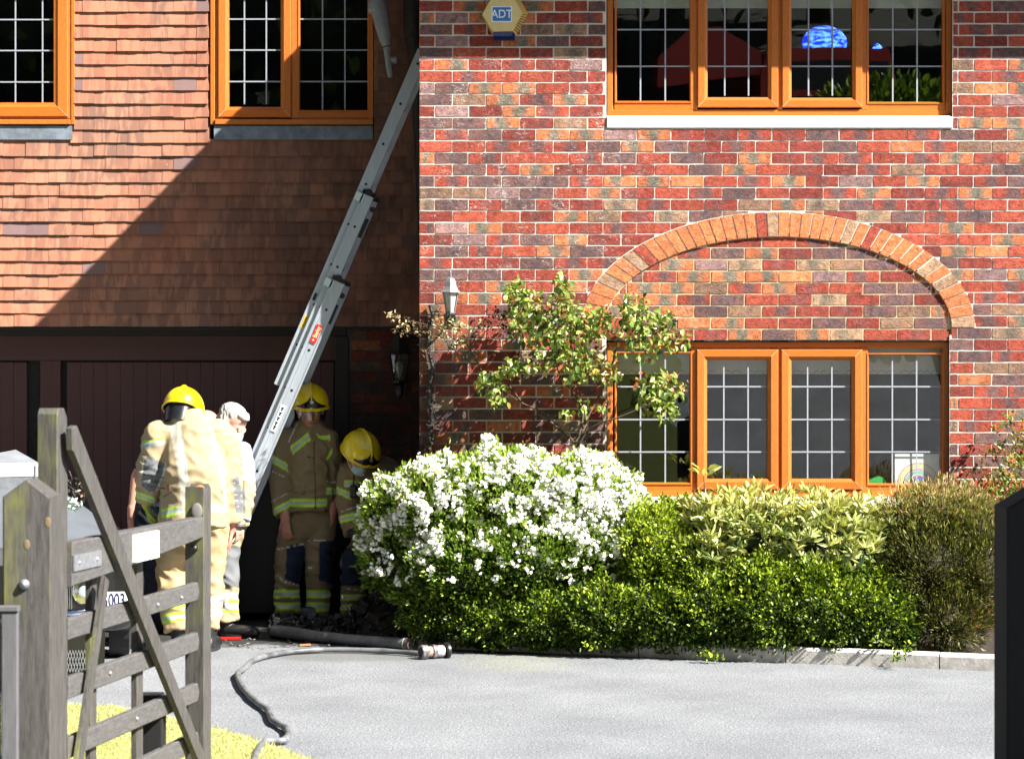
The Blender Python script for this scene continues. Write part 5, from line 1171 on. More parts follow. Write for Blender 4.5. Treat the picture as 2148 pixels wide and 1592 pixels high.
# sprigs that hang over the kerb
sp = [W(px, py, Y) for px, py, Y in [(1060, 1352, -.98), (1240, 1362, -1.2), (1480, 1378, -1.42), (1500, 1384, -1.45), (1878, 1385, -1.75), (1900, 1370, -1.7), (1850, 1352, -1.6), (1760, 1350, -1.5), (1600, 1352, -1.42)]]
Ps = np.array([tuple(s+Vector((rn.randn()*.03, rn.randn()*.02, abs(rn.randn())*.025))) for s in sp for _ in range(28)]); Ps[:, 2] = np.clip(Ps[:, 2], .02, 9)
leaves('overhanging_sprigs', Ps, None, .028, .014, M_HEDGE, hd, 9, .5)
# white flowering shrub
M_MEX = leaf_mat('glossy_shrub_leaves', 'attr', [(78, 104, 34), (118, 146, 54), (154, 180, 78), (186, 204, 108)], .28, .28, .7)
wbl = [(835, 1070, 75, 78, -.38, .26), (835, 1165, 82, 80, -.38, .26), (930, 1060, 110, 100, -.5, .34), (1050, 1050, 120, 110, -.52, .36), (1180, 1060, 120, 104, -.52, .36), (1270, 1070, 82, 90, -.5, .32), (905, 1230, 85, 80, -.45, .3),
       (990, 1180, 130, 105, -.62, .36), (1120, 1170, 130, 105, -.66, .36), (1230, 1170, 88, 100, -.66, .32), (1060, 985, 70, 42, -.45, .22), (1235, 985, 62, 34, -.42, .2), (790, 1110, 38, 60, -.3, .2), (1215, 1255, 40, 50, -.75, .14)]
ws = shrub('flowering_shrub', 'large rounded green shrub covered with white blossom in front of the climbing rose', 'shrub', (.0, -.45, .05))
core('inner_twigs', wbl, .74, M_INNER, ws)
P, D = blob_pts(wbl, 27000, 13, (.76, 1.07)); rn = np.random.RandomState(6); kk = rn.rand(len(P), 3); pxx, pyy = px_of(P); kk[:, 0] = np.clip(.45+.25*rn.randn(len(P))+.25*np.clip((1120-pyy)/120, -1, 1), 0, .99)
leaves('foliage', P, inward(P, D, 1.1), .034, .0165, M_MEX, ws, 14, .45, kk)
twigs(ws, (.05, -.4, .05), [tuple(W(x, y, -.45)) for x, y in ((880, 1150), (960, 1120), (1060, 1080), (1160, 1100), (1250, 1120), (830, 1200))], .014, 5)
t = NT('white_petals'); t.b.inputs['Base Color'].default_value = (.86, .85, .80, 1); t.b.inputs['Roughness'].default_value = .6; M_PETAL = t.m
def flower_mesh(seed, nf, spread):
    r = random.Random(seed); m = MB()
    for f in range(nf):
        c = Vector((r.gauss(0, 1), r.gauss(0, 1), r.gauss(0, 1))).normalized()*spread*r.uniform(.6, 1); c.y = -abs(c.y)*.7; n_ = (c.normalized()*.7+Vector((r.gauss(0, .4), -.8, r.gauss(0, .4)+.4))).normalized()
        a = n_.cross(Vector((.1, .2, 1))).normalized(); b = n_.cross(a); a0 = r.random()*2
        for q in range(5):
            t_ = a0+q*1.2566; d = a*math.cos(t_)+b*math.sin(t_); s_2 = n_.cross(d); rr = .0125
            m.add([c, c+d*rr*.6+s_2*rr*.42+n_*.001, c+d*rr*1.05+n_*.003, c+d*rr*.6-s_2*rr*.42+n_*.001], [(0, 1, 2, 3)])
    return m
FV = [flower_mesh(k, 8, .030).mesh('blossom_shape', M_PETAL) for k in range(6)]
P, D = blob_pts([b for b in wbl], 30000, 17, (.98, 1.07), .9); px, py = px_of(P)
dens = .05+.95*np.clip((px-1060)/180, 0, 1)*np.clip((1145-py+.32*(px-1180))/60, 0, 1)+.40*np.clip((1010-py)/35, 0, 1)*(px > 930)+.13*(py < 1150)+.08*(px < 900)*(py < 1230)
dens += .35*((px > 1270)*(py > 1150)*(py < 1260))+.3*(np.abs(px-905)<30)*(py<1180)
dens *= (py < 1225)*.93+.07; dens *= (.35+1.3*(np.sin(px*.045+py*.021)*np.sin(py*.05-px*.013) > -.1))
rn = np.random.RandomState(8); sel = np.where((rn.rand(len(P)) < np.clip(dens, 0, 1)) & (D[:, 1] < .25))[0][:1250]
print('clusters', len(sel))
rest = MB(); order = sel[np.argsort(P[sel, 1])]
for n_, i in enumerate(order):
    if n_ < 290:
        o = inst('blossom', FV[n_ % 6], ws, tuple(P[i])); o.rotation_euler = (rn.uniform(-.4, .5), rn.uniform(-3, 3), rn.uniform(-.5, .5)); k = rn.uniform(.75, 1.15); o.scale = (k, k, k)
    else:
        fm = flower_mesh(1000+n_, 6, .026); fm.V = [tuple(Vector(v)+Vector(P[i])) for v in fm.V]; o_ = len(rest.V); rest.V += fm.V; rest.F += [[q+o_ for q in f] for f in fm.F]; rest.MI += fm.MI; rest.K += fm.K; rest.UV += fm.UV
rest.build('blossoms', M_PETAL, ws, kind='stuff')
# broad leaved pale green shrub under the window
RC = [(62, 86, 44), (118, 140, 74), (166, 178, 106), (194, 198, 132), (202, 198, 122)]
M_RHO = leaf_mat('rhododendron_leaves', 'attr', RC, .32, .22, .6); M_RHOO = leaf_mat('rhododendron_leaf', 'obj', RC, .32, .22, .6)
rb = [(1500, 1105, 75, 62, -.78, .32), (1590, 1090, 95, 55, -.80, .36), (1700, 1090, 95, 55, -.82, .36), (1790, 1110, 75, 60, -.85, .34), (1480, 1160, 62, 60, -.88, .28), (1570, 1130, 80, 50, -.98, .25), (1700, 1150, 90, 60, -1.0, .28), (1790, 1175, 75, 65, -1.02, .28), (1840, 1145, 45, 60, -.95, .22)]
rh = shrub('broad_leaved_shrub', 'pale green broad leaved shrub with pointed leaves under the lower window', 'shrub', (1.7, -.8, .05))
core('inner_twigs', rb, .66, M_INNER, rh)
P, D = blob_pts(rb, 900, 23, (.78, 1.12)); rn = np.random.RandomState(9); LP_, LD, LK = [], [], []
for p, d in zip(P, D):
    ax_ = d*.6+np.array([0, -.25, .75]); ax_ /= np.linalg.norm(ax_); u = np.cross(ax_, [.3, .2, 1]); u /= np.linalg.norm(u); v = np.cross(ax_, u); nl_ = rn.randint(6, 10); tl_ = rn.uniform(.25, .95); base = rn.rand()
    for q in range(nl_):
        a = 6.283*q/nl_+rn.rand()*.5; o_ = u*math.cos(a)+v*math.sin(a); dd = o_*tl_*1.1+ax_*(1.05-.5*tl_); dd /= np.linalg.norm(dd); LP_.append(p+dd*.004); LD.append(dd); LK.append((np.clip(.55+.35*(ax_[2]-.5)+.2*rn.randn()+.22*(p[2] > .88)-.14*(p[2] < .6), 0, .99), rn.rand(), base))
LP_, LD, LK = np.array(LP_), np.array(LD), np.array(LK)
fo = np.argsort(LP_[:, 1]); big = fo[:290]; rst = fo[290:]
leaves('foliage', LP_[rst], LD[rst], .070, .020, M_RHO, rh, 24, .45, LK[rst])
def leaf_shape(name, L, Wd, m, n=5, fold=.16):
    out = []
    for k in range(n):
        rr = np.random.RandomState(k+3); V = leaf_geo(np.zeros((1, 3)), np.array([[0, 0, 1.]]), np.array([[rr.uniform(-.1, .1), -1., 0]]), np.array([L*(.85+.3*rr.rand())]), np.array([Wd*(.85+.3*rr.rand())]), fold)[0]
        V[3, 1] += L*.10; me = bpy.data.meshes.new(name); me.from_pydata(V.tolist(), [], LF.tolist()); me.materials.append(m); out.append(me)
    return out
def leaf_objs(P, D, K, shapes, parent, seed=2, up=(0, -.6, .5)):
    r = random.Random(seed)
    for i in range(len(P)):
        d = Vector(D[i]).normalized(); n_ = Vector(up)+Vector((r.gauss(0, .5), r.gauss(0, .4), r.gauss(0, .4))); n_ = (n_-d*n_.dot(d)).normalized(); x = d.cross(n_).normalized()*-1
        Mx = Matrix((x, -n_, d)).transposed(); o = inst('leaf', r.choice(shapes), parent, tuple(P[i]), tuple(K[i])); o.rotation_euler = Mx.to_euler()
leaf_objs(LP_[big], LD[big], LK[big], leaf_shape('leaf_shape', .072, .021, M_RHOO), rh)
twigs(rh, tuple(W(1570, 1290, -.85)), [tuple(W(x, y, -.85)) for x, y in ((1500, 1130), (1560, 1120), (1590, 1150), (1640, 1110), (1720, 1120), (1790, 1140), (1545, 1180))], .014, 6)
tp_ = np.array([W(1476+12*math.cos(a), 990+9*math.sin(a), -.9) for a in np.linspace(0, 6.28, 9)]); leaves('top_shoot', tp_, np.array([[math.cos(a), -.5, .5+.7*math.sin(a)] for a in np.linspace(0, 6.28, 9)]), .075, .032, M_RHO, rh, 26, .3, np.tile([.8, .9, .5], (9, 1)))
twigs(rh, tuple(W(1480, 1060, -.85)), [tuple(W(1476, 992, -.9))], .006, 9)
# bronze needle leaved shrub
M_TEA = leaf_mat('bronze_needle_leaves', 'attr', [(50, 52, 24), (84, 86, 36), (118, 126, 48), (150, 156, 72), (178, 152, 106), (210, 182, 146)], .5, .2, .4)
tb_ = [(1960, 1075, 92, 62, -.95, .32), (1890, 1100, 55, 70, -.95, .28), (2030, 1110, 60, 80, -.95, .3), (1960, 1190, 110, 100, -1.1, .36), (2050, 1200, 60, 110, -1.1, .3), (1980, 1290, 95, 70, -1.2, .3), (1900, 1180, 45, 60, -1.1, .2)]
tt_ = shrub('needle_leaved_shrub', 'bronze tinged fine needle leaved shrub at the right end of the bed', 'shrub', (2.8, -1.0, .05))
P, D = blob_pts(tb_, 30000, 43, (.66, 1.16)); rn = np.random.RandomState(11); px, py = px_of(P); kk = rn.rand(len(P), 3)
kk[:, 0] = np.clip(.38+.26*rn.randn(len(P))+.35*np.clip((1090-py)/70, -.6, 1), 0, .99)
# fade out in clumps so gaps show
g = np.sin(P[:, 0]*23+1)*np.sin(P[:, 2]*19+2)*np.sin(P[:, 1]*17); ok = (g > -.12) | (rn.rand(len(P)) < .35)
core('inner_twigs', tb_, .62, mat('bronze_inner_twigs', (.035, .028, .014), .9, nz=(20, .6), bmp=(30, 1, .03)), tt_)
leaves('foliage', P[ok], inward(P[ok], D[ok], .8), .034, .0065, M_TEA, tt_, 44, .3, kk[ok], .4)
Pc, Dc = blob_pts(tb_, 3500, 35, (.3, .62)); leaves('inner_foliage', Pc, None, .05, .012, M_TEA, tt_, 45, .4, np.random.RandomState(3).rand(len(Pc), 3)*np.array([.2, 1, 1]))
twigs(tt_, tuple(W(1975, 1385, -1.2)), [tuple(W(x, y, -1.05)) for x, y in ((1900, 1150), (1940, 1090), (1975, 1060), (2010, 1080), (2050, 1130), (1930, 1230), (2040, 1230))], .010, 7)
# bush at the far right behind the black post
rb2 = [(2150, 1000, 62, 70, -.35, .25), (2110, 1050, 55, 45, -.4, .22), (2165, 930, 45, 55, -.3, .18), (2190, 1080, 90, 90, -.5, .3), (2125, 1110, 50, 60, -.6, .22)]
M_RB = leaf_mat('young_rose_leaves', 'attr', [(64, 96, 34), (100, 134, 48), (146, 168, 78), (178, 180, 104), (168, 100, 66)], .36, .3, .6)
rr_ = shrub('rose_bush', 'leafy light green rose bush against the wall at the far right', 'shrub', (3.4, -.4, .05))
P, D = blob_pts(rb2, 2600, 53, (.5, 1.2)); leaves('foliage', P, inward(P, D, .8), .032, .019, M_RB, rr_, 54, .45)
P = np.array([tuple(W(x+random.gauss(0, 7), y+random.gauss(0, 6), -.12-random.random()*.15)) for x, y in ((2040, 990), (2062, 975), (2078, 950), (2096, 930), (2088, 900), (2110, 885), (2118, 870), (2030, 1012), (2064, 1010), (2098, 985)) for _ in range(15)]); leaves('side_shoots', P, None, .028, .017, M_RB, rr_, 55, .45)
twigs(rr_, (3.5, -.35, .05), [tuple(W(x, y, -.25)) for x, y in ((2045, 990), (2085, 940), (2120, 880), (2150, 930))], .006, 8)
# climbing rose on the wall
CR = [(58, 84, 34), (94, 122, 50), (138, 160, 74), (168, 178, 100), (160, 140, 70), (142, 84, 56)]
M_CRA = leaf_mat('rose_leaves', 'attr', CR, .30, .28, .65); M_CRO = leaf_mat('rose_leaf', 'obj', CR, .30, .28, .65)
ro_ = shrub('climbing_rose', 'leafy climbing rose trained on the sunlit brick wall left of the window', 'climbing plant', tuple(W(1208, 1000, -.25)))
YR = -.24
def cane(pts, r0, r1, parent, m=M_TWIG, name='cane'):
    q = smooth_path([tuple(W(a, b, YR+dy)) for a, b, dy in pts], 4); mb = MB(); n = len(q); mb.tube(q, [r0+(r1-r0)*i/n for i in range(n)], 7); return mb.build(name, m, parent, smooth=True)
base = (1212, 965, .02)
canes = [[(1210, 1120, .0), base, (1206, 930, 0), (1180, 905, .02), (1160, 880, .05), (1130, 860, .05), (1095, 845, 0), (1060, 822, -.03)], [(1206, 930, 0), (1218, 900, 0), (1222, 860, .02), (1200, 820, .04), (1176, 790, .05), (1160, 740, .08), (1150, 690, .1)],
         [(1222, 900, 0), (1215, 850, .05), (1210, 800, .05), (1205, 740, .05), (1200, 680, .05), (1180, 610, .05)], [(1212, 935, 0), (1232, 905, -.03), (1262, 886, -.08), (1290, 878, -.1), (1330, 862, -.12), (1366, 846, -.14)],
         [(1210, 930, 0), (1230, 880, .03), (1262, 820, .06), (1285, 760, .04), (1300, 700, 0), (1320, 650, 0)], [(1098, 848, 0), (1050, 790, .1), (1010, 778, .1), (975, 752, .08), (940, 722, .06), (925, 690, .04), (890, 680, 0), (850, 670, 0)],
         [(1262, 886, -.08), (1276, 850, -.1), (1282, 820, -.1)], [(1200, 680, .05), (1140, 650, .06), (1100, 620, .06), (1080, 600, .04)], [(1320, 650, 0), (1370, 660, -.04), (1400, 690, -.06), (1430, 712, -.06)], [(1180, 905, .02), (1130, 870, .05), (1115, 900, .08)],
         [(975, 752, .08), (1000, 700, .08), (1005, 670, .08)], [(1010, 778, .1), (990, 740, .1), (965, 700, .1), (955, 690, .08)]]
for c in canes: cane(c, .010 if c[0][1] > 900 else .006, .002, ro_)
cl = [(1085, 610, 24, 26, 70), (1105, 640, 34, 34, 120), (1178, 598, 20, 26, 46), (1180, 640, 32, 36, 110), (1120, 690, 40, 36, 110), (1180, 690, 46, 34, 150), (1235, 680, 40, 30, 110), (1165, 735, 42, 30, 90), (1215, 745, 34, 34, 90), (1262, 665, 20, 24, 36),
      (1330, 650, 34, 34, 110), (1350, 690, 48, 36, 150), (1390, 670, 26, 22, 50), (1405, 705, 24, 24, 40), (1345, 735, 36, 26, 60), (1435, 705, 13, 20, 12), (1250, 770, 36, 26, 70), (1200, 790, 30, 22, 36), (1080, 770, 26, 20, 60), (1120, 770, 24, 20, 40),
      (1030, 800, 34, 24, 70), (1045, 830, 24, 20, 36), (1275, 790, 26, 18, 40), (1390, 810, 36, 28, 110), (1370, 840, 34, 28, 80), (1400, 860, 26, 26, 50), (1425, 815, 20, 24, 30), (1240, 855, 34, 16, 26), (1190, 865, 14, 10, 10), (1075, 655, 12, 60, 40), (1345, 800, 16, 16, 20), (1255, 700, 50, 60, 60)]
P = []; K = []; rn = random.Random(12)
for cx, cy, rx, ry, n in cl:
    red = .85 if (cx, cy) in ((1262, 665), (1275, 790), (1425, 815), (1435, 705), (1250, 770), (1345, 800)) else 0
    for _ in range(int(n*1.15)):
        a = rn.random()*6.283; r = rn.random()**.6; P.append(tuple(W(cx+rx*r*math.cos(a)*1.05, cy+ry*r*math.sin(a)*1.05, YR+rn.gauss(0, .075)-.03))); K.append((min(.99, max(0, rn.gauss(.42, .2)+(red*.45 if rn.random() < .6 else 0))), rn.random(), rn.random()))
P = np.array(P); P[:, 1] = np.minimum(P[:, 1], -.02); K = np.array(K); rr2 = np.random.RandomState(3); D = rr2.randn(len(P), 3)*.6+np.array([0, -.45, -.45]); D /= np.linalg.norm(D, axis=1)[:, None]
fo = np.argsort(P[:, 1]+.1*rr2.rand(len(P))); bigi = fo[:290]; rs = fo[290:]
leaf_objs(P[bigi], D[bigi], K[bigi], leaf_shape('leaf_shape', .046, .031, M_CRO, fold=.1), ro_, 5, (0, -.9, .5)); leaves('foliage', P[rs], D[rs], .045, .029, M_CRA, ro_, 61, .4, K[rs], .3, nbias=(0, -.9, .5))
# scorched part of the rose, hanging over the burnt corner
M_DRY = leaf_mat('scorched_leaves', 'attr', [(24, 18, 14), (40, 30, 22), (92, 66, 44), (150, 122, 84), (196, 182, 140), (150, 160, 104)], .6, .15, .3, 1.2)
P = []; K = []
for cx, cy, rx, ry, n, b in ((822, 662, 14, 9, 30, .2), (850, 685, 26, 22, 80, .1), (880, 690, 18, 20, 50, .0), (915, 690, 24, 22, 70, .2), (945, 695, 26, 24, 70, .35), (975, 692, 24, 20, 60, .35), (1010, 690, 20, 22, 60, -.1), (1035, 670, 22, 24, 50, -.3), (1060, 700, 20, 26, 40, -.3), (925, 665, 40, 14, 40, -.3), (890, 735, 14, 14, 18, -.1), (962, 722, 20, 10, 20, .3), (905, 880, 10, 60, 40, -.4), (900, 940, 14, 24, 30, -.3)):
    for _ in range(n):
        a = rn.random()*6.283; r = rn.random()**.6; P.append(tuple(W(cx+rx*r*math.cos(a), cy+ry*r*math.sin(a), (YR if cx > 880 else YR+.05)+rn.gauss(0, .05)))); K.append((min(.99, max(0, rn.gauss(.45+b, .22))), rn.random(), rn.random()))
leaves('scorched_foliage', np.minimum(np.array(P), [[9, -.02, 9]]), None, .026, .013, M_DRY, ro_, 62, .2, np.array(K), .5)
# small tree added outside the frame so that its shade falls on the black post
yt = shrub('post_shading_tree', 'small dense tree added outside the frame to shade the black gate post', 'tree', (4.75, -9.3, 0))
mb = MB(); mb.tube([(4.75, -9.3, -.05), (4.7, -9.25, 1.4), (4.3, -9.05, 2.4)], [.09, .07, .04], 8); mb.build('trunk', M_BARK, yt, smooth=True)
rn_ = np.random.RandomState(71); v_ = rn_.randn(9000, 3); v_ /= np.linalg.norm(v_, axis=1)[:, None]; v_ *= rn_.rand(9000, 1)**.4
leaves('crown', np.array([[3.95, -8.95, 3.1]])+v_*np.array([[1.35, 1.0, 1.15]]), None, .11, .07, M_TREEL, yt, 71, .5)
# ------------------------------------------------------------------ people
def basis(fwd, up=(0, 0, 1)):
    f = Vector(fwd).normalized(); u = Vector(up); r = f.cross(u).normalized(); u = r.cross(f)
    return Matrix((r, f, u)).transposed()       # columns: right, forward, up
class Vol:
    def __init__(s): s.m = MB()
    def seg(s, p0, p1, r0, r1, e0=1.0, e1=None, side=(1, 0, 0), c0=True, c1=True, n=16):
        e1 = e0 if e1 is None else e1; p0, p1 = Vector(p0), Vector(p1); d = (p1-p0).normalized(); sd_ = Vector(side); sd_ = (sd_-d*sd_.dot(d)).normalized(); q = d.cross(sd_)
        rings = []
        K = 4
        if c0: rings += [(p0-d*r0*math.cos(t), r0*math.sin(t), e0) for t in [math.pi/2*k/K for k in range(K)] if k_ok(t)]
        for k in range(7): f = k/6; rings.append((p0+(p1-p0)*f, r0+(r1-r0)*f, e0+(e1-e0)*f))
        if c1: rings += [(p1+d*r1*math.sin(t), r1*math.cos(t), e1) for t in [math.pi/2*k/K for k in range(1, K)]]
        vs = []
        for c, r, e in rings:
            for k in range(n): t = 2*math.pi*k/n; vs.append(c+sd_*math.cos(t)*r*e+q*math.sin(t)*r)
        m = len(rings)
        s.m.add(vs, [(i*n+k, i*n+(k+1) % n, (i+1)*n+(k+1) % n, (i+1)*n+k) for i in range(m-1) for k in range(n)]+[tuple(range(n-1, -1, -1)), tuple((m-1)*n+k for k in range(n))]); return s
    def path(s, pts, rad, e=1.0, side=(1, 0, 0), c0=True, c1=True):
        for i in range(len(pts)-1): s.seg(pts[i], pts[i+1], rad[i], rad[i+1], e, e, side, c0 or i > 0, c1 or i < len(pts)-2)
        return s
    def ell(s, c, r, M=None): s.m.ell(c, r, 18, 12, M); return s
    def done(s, name, voxel, smooth=3, fold=0.0, fseed=0, fr=(9, 9, 15), trim=None):
        me = bpy.data.meshes.new(name); me.from_pydata(s.m.V, [], s.m.F)
        import bmesh as _b
        bm = _b.new(); bm.from_mesh(me); _b.ops.recalc_face_normals(bm, faces=bm.faces); bm.to_mesh(me); bm.free()
        o = bpy.data.objects.new('t', me); md = o.modifiers.new('r', 'REMESH'); md.mode = 'VOXEL'; md.voxel_size = voxel; md.adaptivity = 0
        me2 = evaluated(o); n = len(me2.vertices); co = np.empty(n*3, np.float32); me2.vertices.foreach_get('co', co); co = co.reshape(-1, 3).astype(float)
        ed = np.empty(len(me2.edges)*2, np.int32); me2.edges.foreach_get('vertices', ed); ed = ed.reshape(-1, 2)
        deg = np.bincount(ed.ravel(), minlength=n)[:, None]+1e-9
        def lap(c):
            a = np.zeros_like(c); np.add.at(a, ed[:, 0], c[ed[:, 1]]); np.add.at(a, ed[:, 1], c[ed[:, 0]]); return a/deg
        for _ in range(smooth): co = co*.45+lap(co)*.55
        me2.vertices.foreach_set('co', co.astype(np.float32).ravel()); me2.update()
        if fold:
            nr = np.empty(n*3, np.float32); me2.vertices.foreach_get('normal', nr); nr = nr.reshape(-1, 3)
            f = np.empty(n)
            for i in range(n):
                x, y, z = co[i]; w = noise.noise((x*3+fseed, y*3, z*3))*.35
                a = noise.noise((x*fr[0]+fseed+w*3, y*fr[1]+w, z*fr[2]+x*4+w*4)); b = noise.noise((x*4+fseed, y*4+7, z*5)); f[i] = (1-abs(a)*3.2)*.6*(.5+max(0, b+.4))+b*.8
            co = co+nr*(fold*f)[:, None]; 
            for _ in range(1): co = co*.7+lap(co)*.3
            me2.vertices.foreach_set('co', co.astype(np.float32).ravel()); me2.update()
        me2.polygons.foreach_set('use_smooth', [True]*len(me2.polygons)); me2.name = name
        s.me, s.co = me2, co; return s
    def paint(s, base, regions):
        """regions: (colour, test(co, px, py) -> mask)"""
        n = len(s.co); C = np.ones((n, 4), np.float32); C[:, :3] = base; d = s.co[:, 1]-CAMY; px = CX+s.co[:, 0]*FPX/d; py = CY-(s.co[:, 2]-CAMZ)*FPX/d
        for col, test in regions: m = test(s.co, px, py); C[m, :3] = col
        a = s.me.color_attributes.new('key', 'FLOAT_COLOR', 'POINT'); a.data.foreach_set('color', C.ravel()); return s
    def obj(s, name, m, parent): s.me.materials.append(m); o = bpy.data.objects.new(name, s.me); link(o, parent); return o
def k_ok(t): return t > 1e-6
def poly(pts):
    pts = np.array(pts, float)
    def f(co, px, py):
        ins = np.zeros(len(px), bool); j = len(pts)-1
        for i in range(len(pts)):
            xi, yi = pts[i]; xj, yj = pts[j]
            c = ((yi > py) != (yj > py)) & (px < (xj-xi)*(py-yi)/(yj-yi+1e-12)+xi); ins ^= c; j = i
        return ins
    return f
def band(x0, y0, x1, y1, w, xa=-9e9, xb=9e9, ydep=None):
    """a strip of width w (photo px) whose upper edge runs from (x0,y0) to (x1,y1)"""
    def f(co, px, py):
        t = (px-x0)/(x1-x0); y = y0+(y1-y0)*t; m = (py > y) & (py < y+w) & (px > max(xa, min(x0, x1))) & (px < min(xb, max(x0, x1)))
        if ydep is not None: m &= (co[:, 1] < ydep)
        return m
    return f
def cloth(name, rough=.85, spec=.2):
    t = NT(name); a = t.new('ShaderNodeAttribute', attribute_name='key'); P = t.pos(); f = t.noise(P, 160, 3, .7); g = t.noise(P, 9, 4, .6)
    col = t.mix(t.math('MULTIPLY', g, .55), a.outputs['Color'], t.mix(1.0, a.outputs['Color'], (.62, .6, .58, 1), 'MULTIPLY')); t.set(t.b.inputs['Base Color'], col)
    t.b.inputs['Roughness'].default_value = rough; t.b.inputs['Specular IOR Level'].default_value = spec; t.set(t.b.inputs['Normal'], t.bump(f, .35, .002)); return t.m
M_CLOTH = cloth('turnout_cloth'); M_SKIN = cloth('skin', .5, .4)
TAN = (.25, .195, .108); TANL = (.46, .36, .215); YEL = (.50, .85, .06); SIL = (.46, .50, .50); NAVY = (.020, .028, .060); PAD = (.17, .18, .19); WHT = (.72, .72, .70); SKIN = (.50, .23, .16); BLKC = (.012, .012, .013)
def hivis(x0, y0, x1, y1, w, **k):
    dy = (w*.30)
    return [(YEL, band(x0, y0, x1, y1, w, **k)), (SIL, band(x0, y0+dy, x1, y1+dy, w-2*dy, **k))]
M_HELM = mat('yellow_helmet_shell', (.80, .62, .005), .28, nz=(9, .06), coat=.6); M_BLKG = mat('black_gloss_plate', (.01, .01, .013), .25, nz=(20, .2)); M_VIS = glass_mat('smoked_visor', .12)
M_BOOT = mat('black_boot_leather', (.018, .018, .019), .35, nz=(14, .4), bmp=(20, .5, .01)); M_MASK = mat('pale_blue_mask', (.42, .60, .68), .7, nz=(20, .05), stretch=(1, 1, 5)); M_MASKW = plain('mask_strap', (.8, .8, .8), .6)
def head(v, c, M, k=1.0, neck=None):
    T = lambda x, y, z: Vector(c)+M@Vector((x*k, y*k, z*k))
    v.ell(T(0, -.012, .03), (.076*k, .096*k, .088*k), M); v.ell(T(0, .02, -.02), (.064*k, .075*k, .085*k), M); v.ell(T(0, .045, -.075), (.042*k, .042*k, .035*k), M)
    v.ell(T(0, .092, -.022), (.013*k, .020*k, .024*k), M); v.ell(T(0, .082, .005), (.05*k, .014*k, .012*k), M); v.ell(T(0, .085, -.062), (.022*k, .010*k, .010*k), M)
    for sx in (-1, 1): v.ell(T(sx*.078, -.005, -.012), (.010*k, .022*k, .032*k), M)
    v.seg(T(0, -.02, -.05), neck if neck is not None else T(0, -.05, -.17), .056*k, .060*k)
    return T
def eyes(T, parent, k=1.0):
    for sx in (-1, 1):
        m = MB(); m.ell(T(sx*.030, .083, -.006), (.011*k,)*3, 10, 8); m.build('eye', plain('eye_white', (.6, .58, .55), .3), parent, smooth=True)
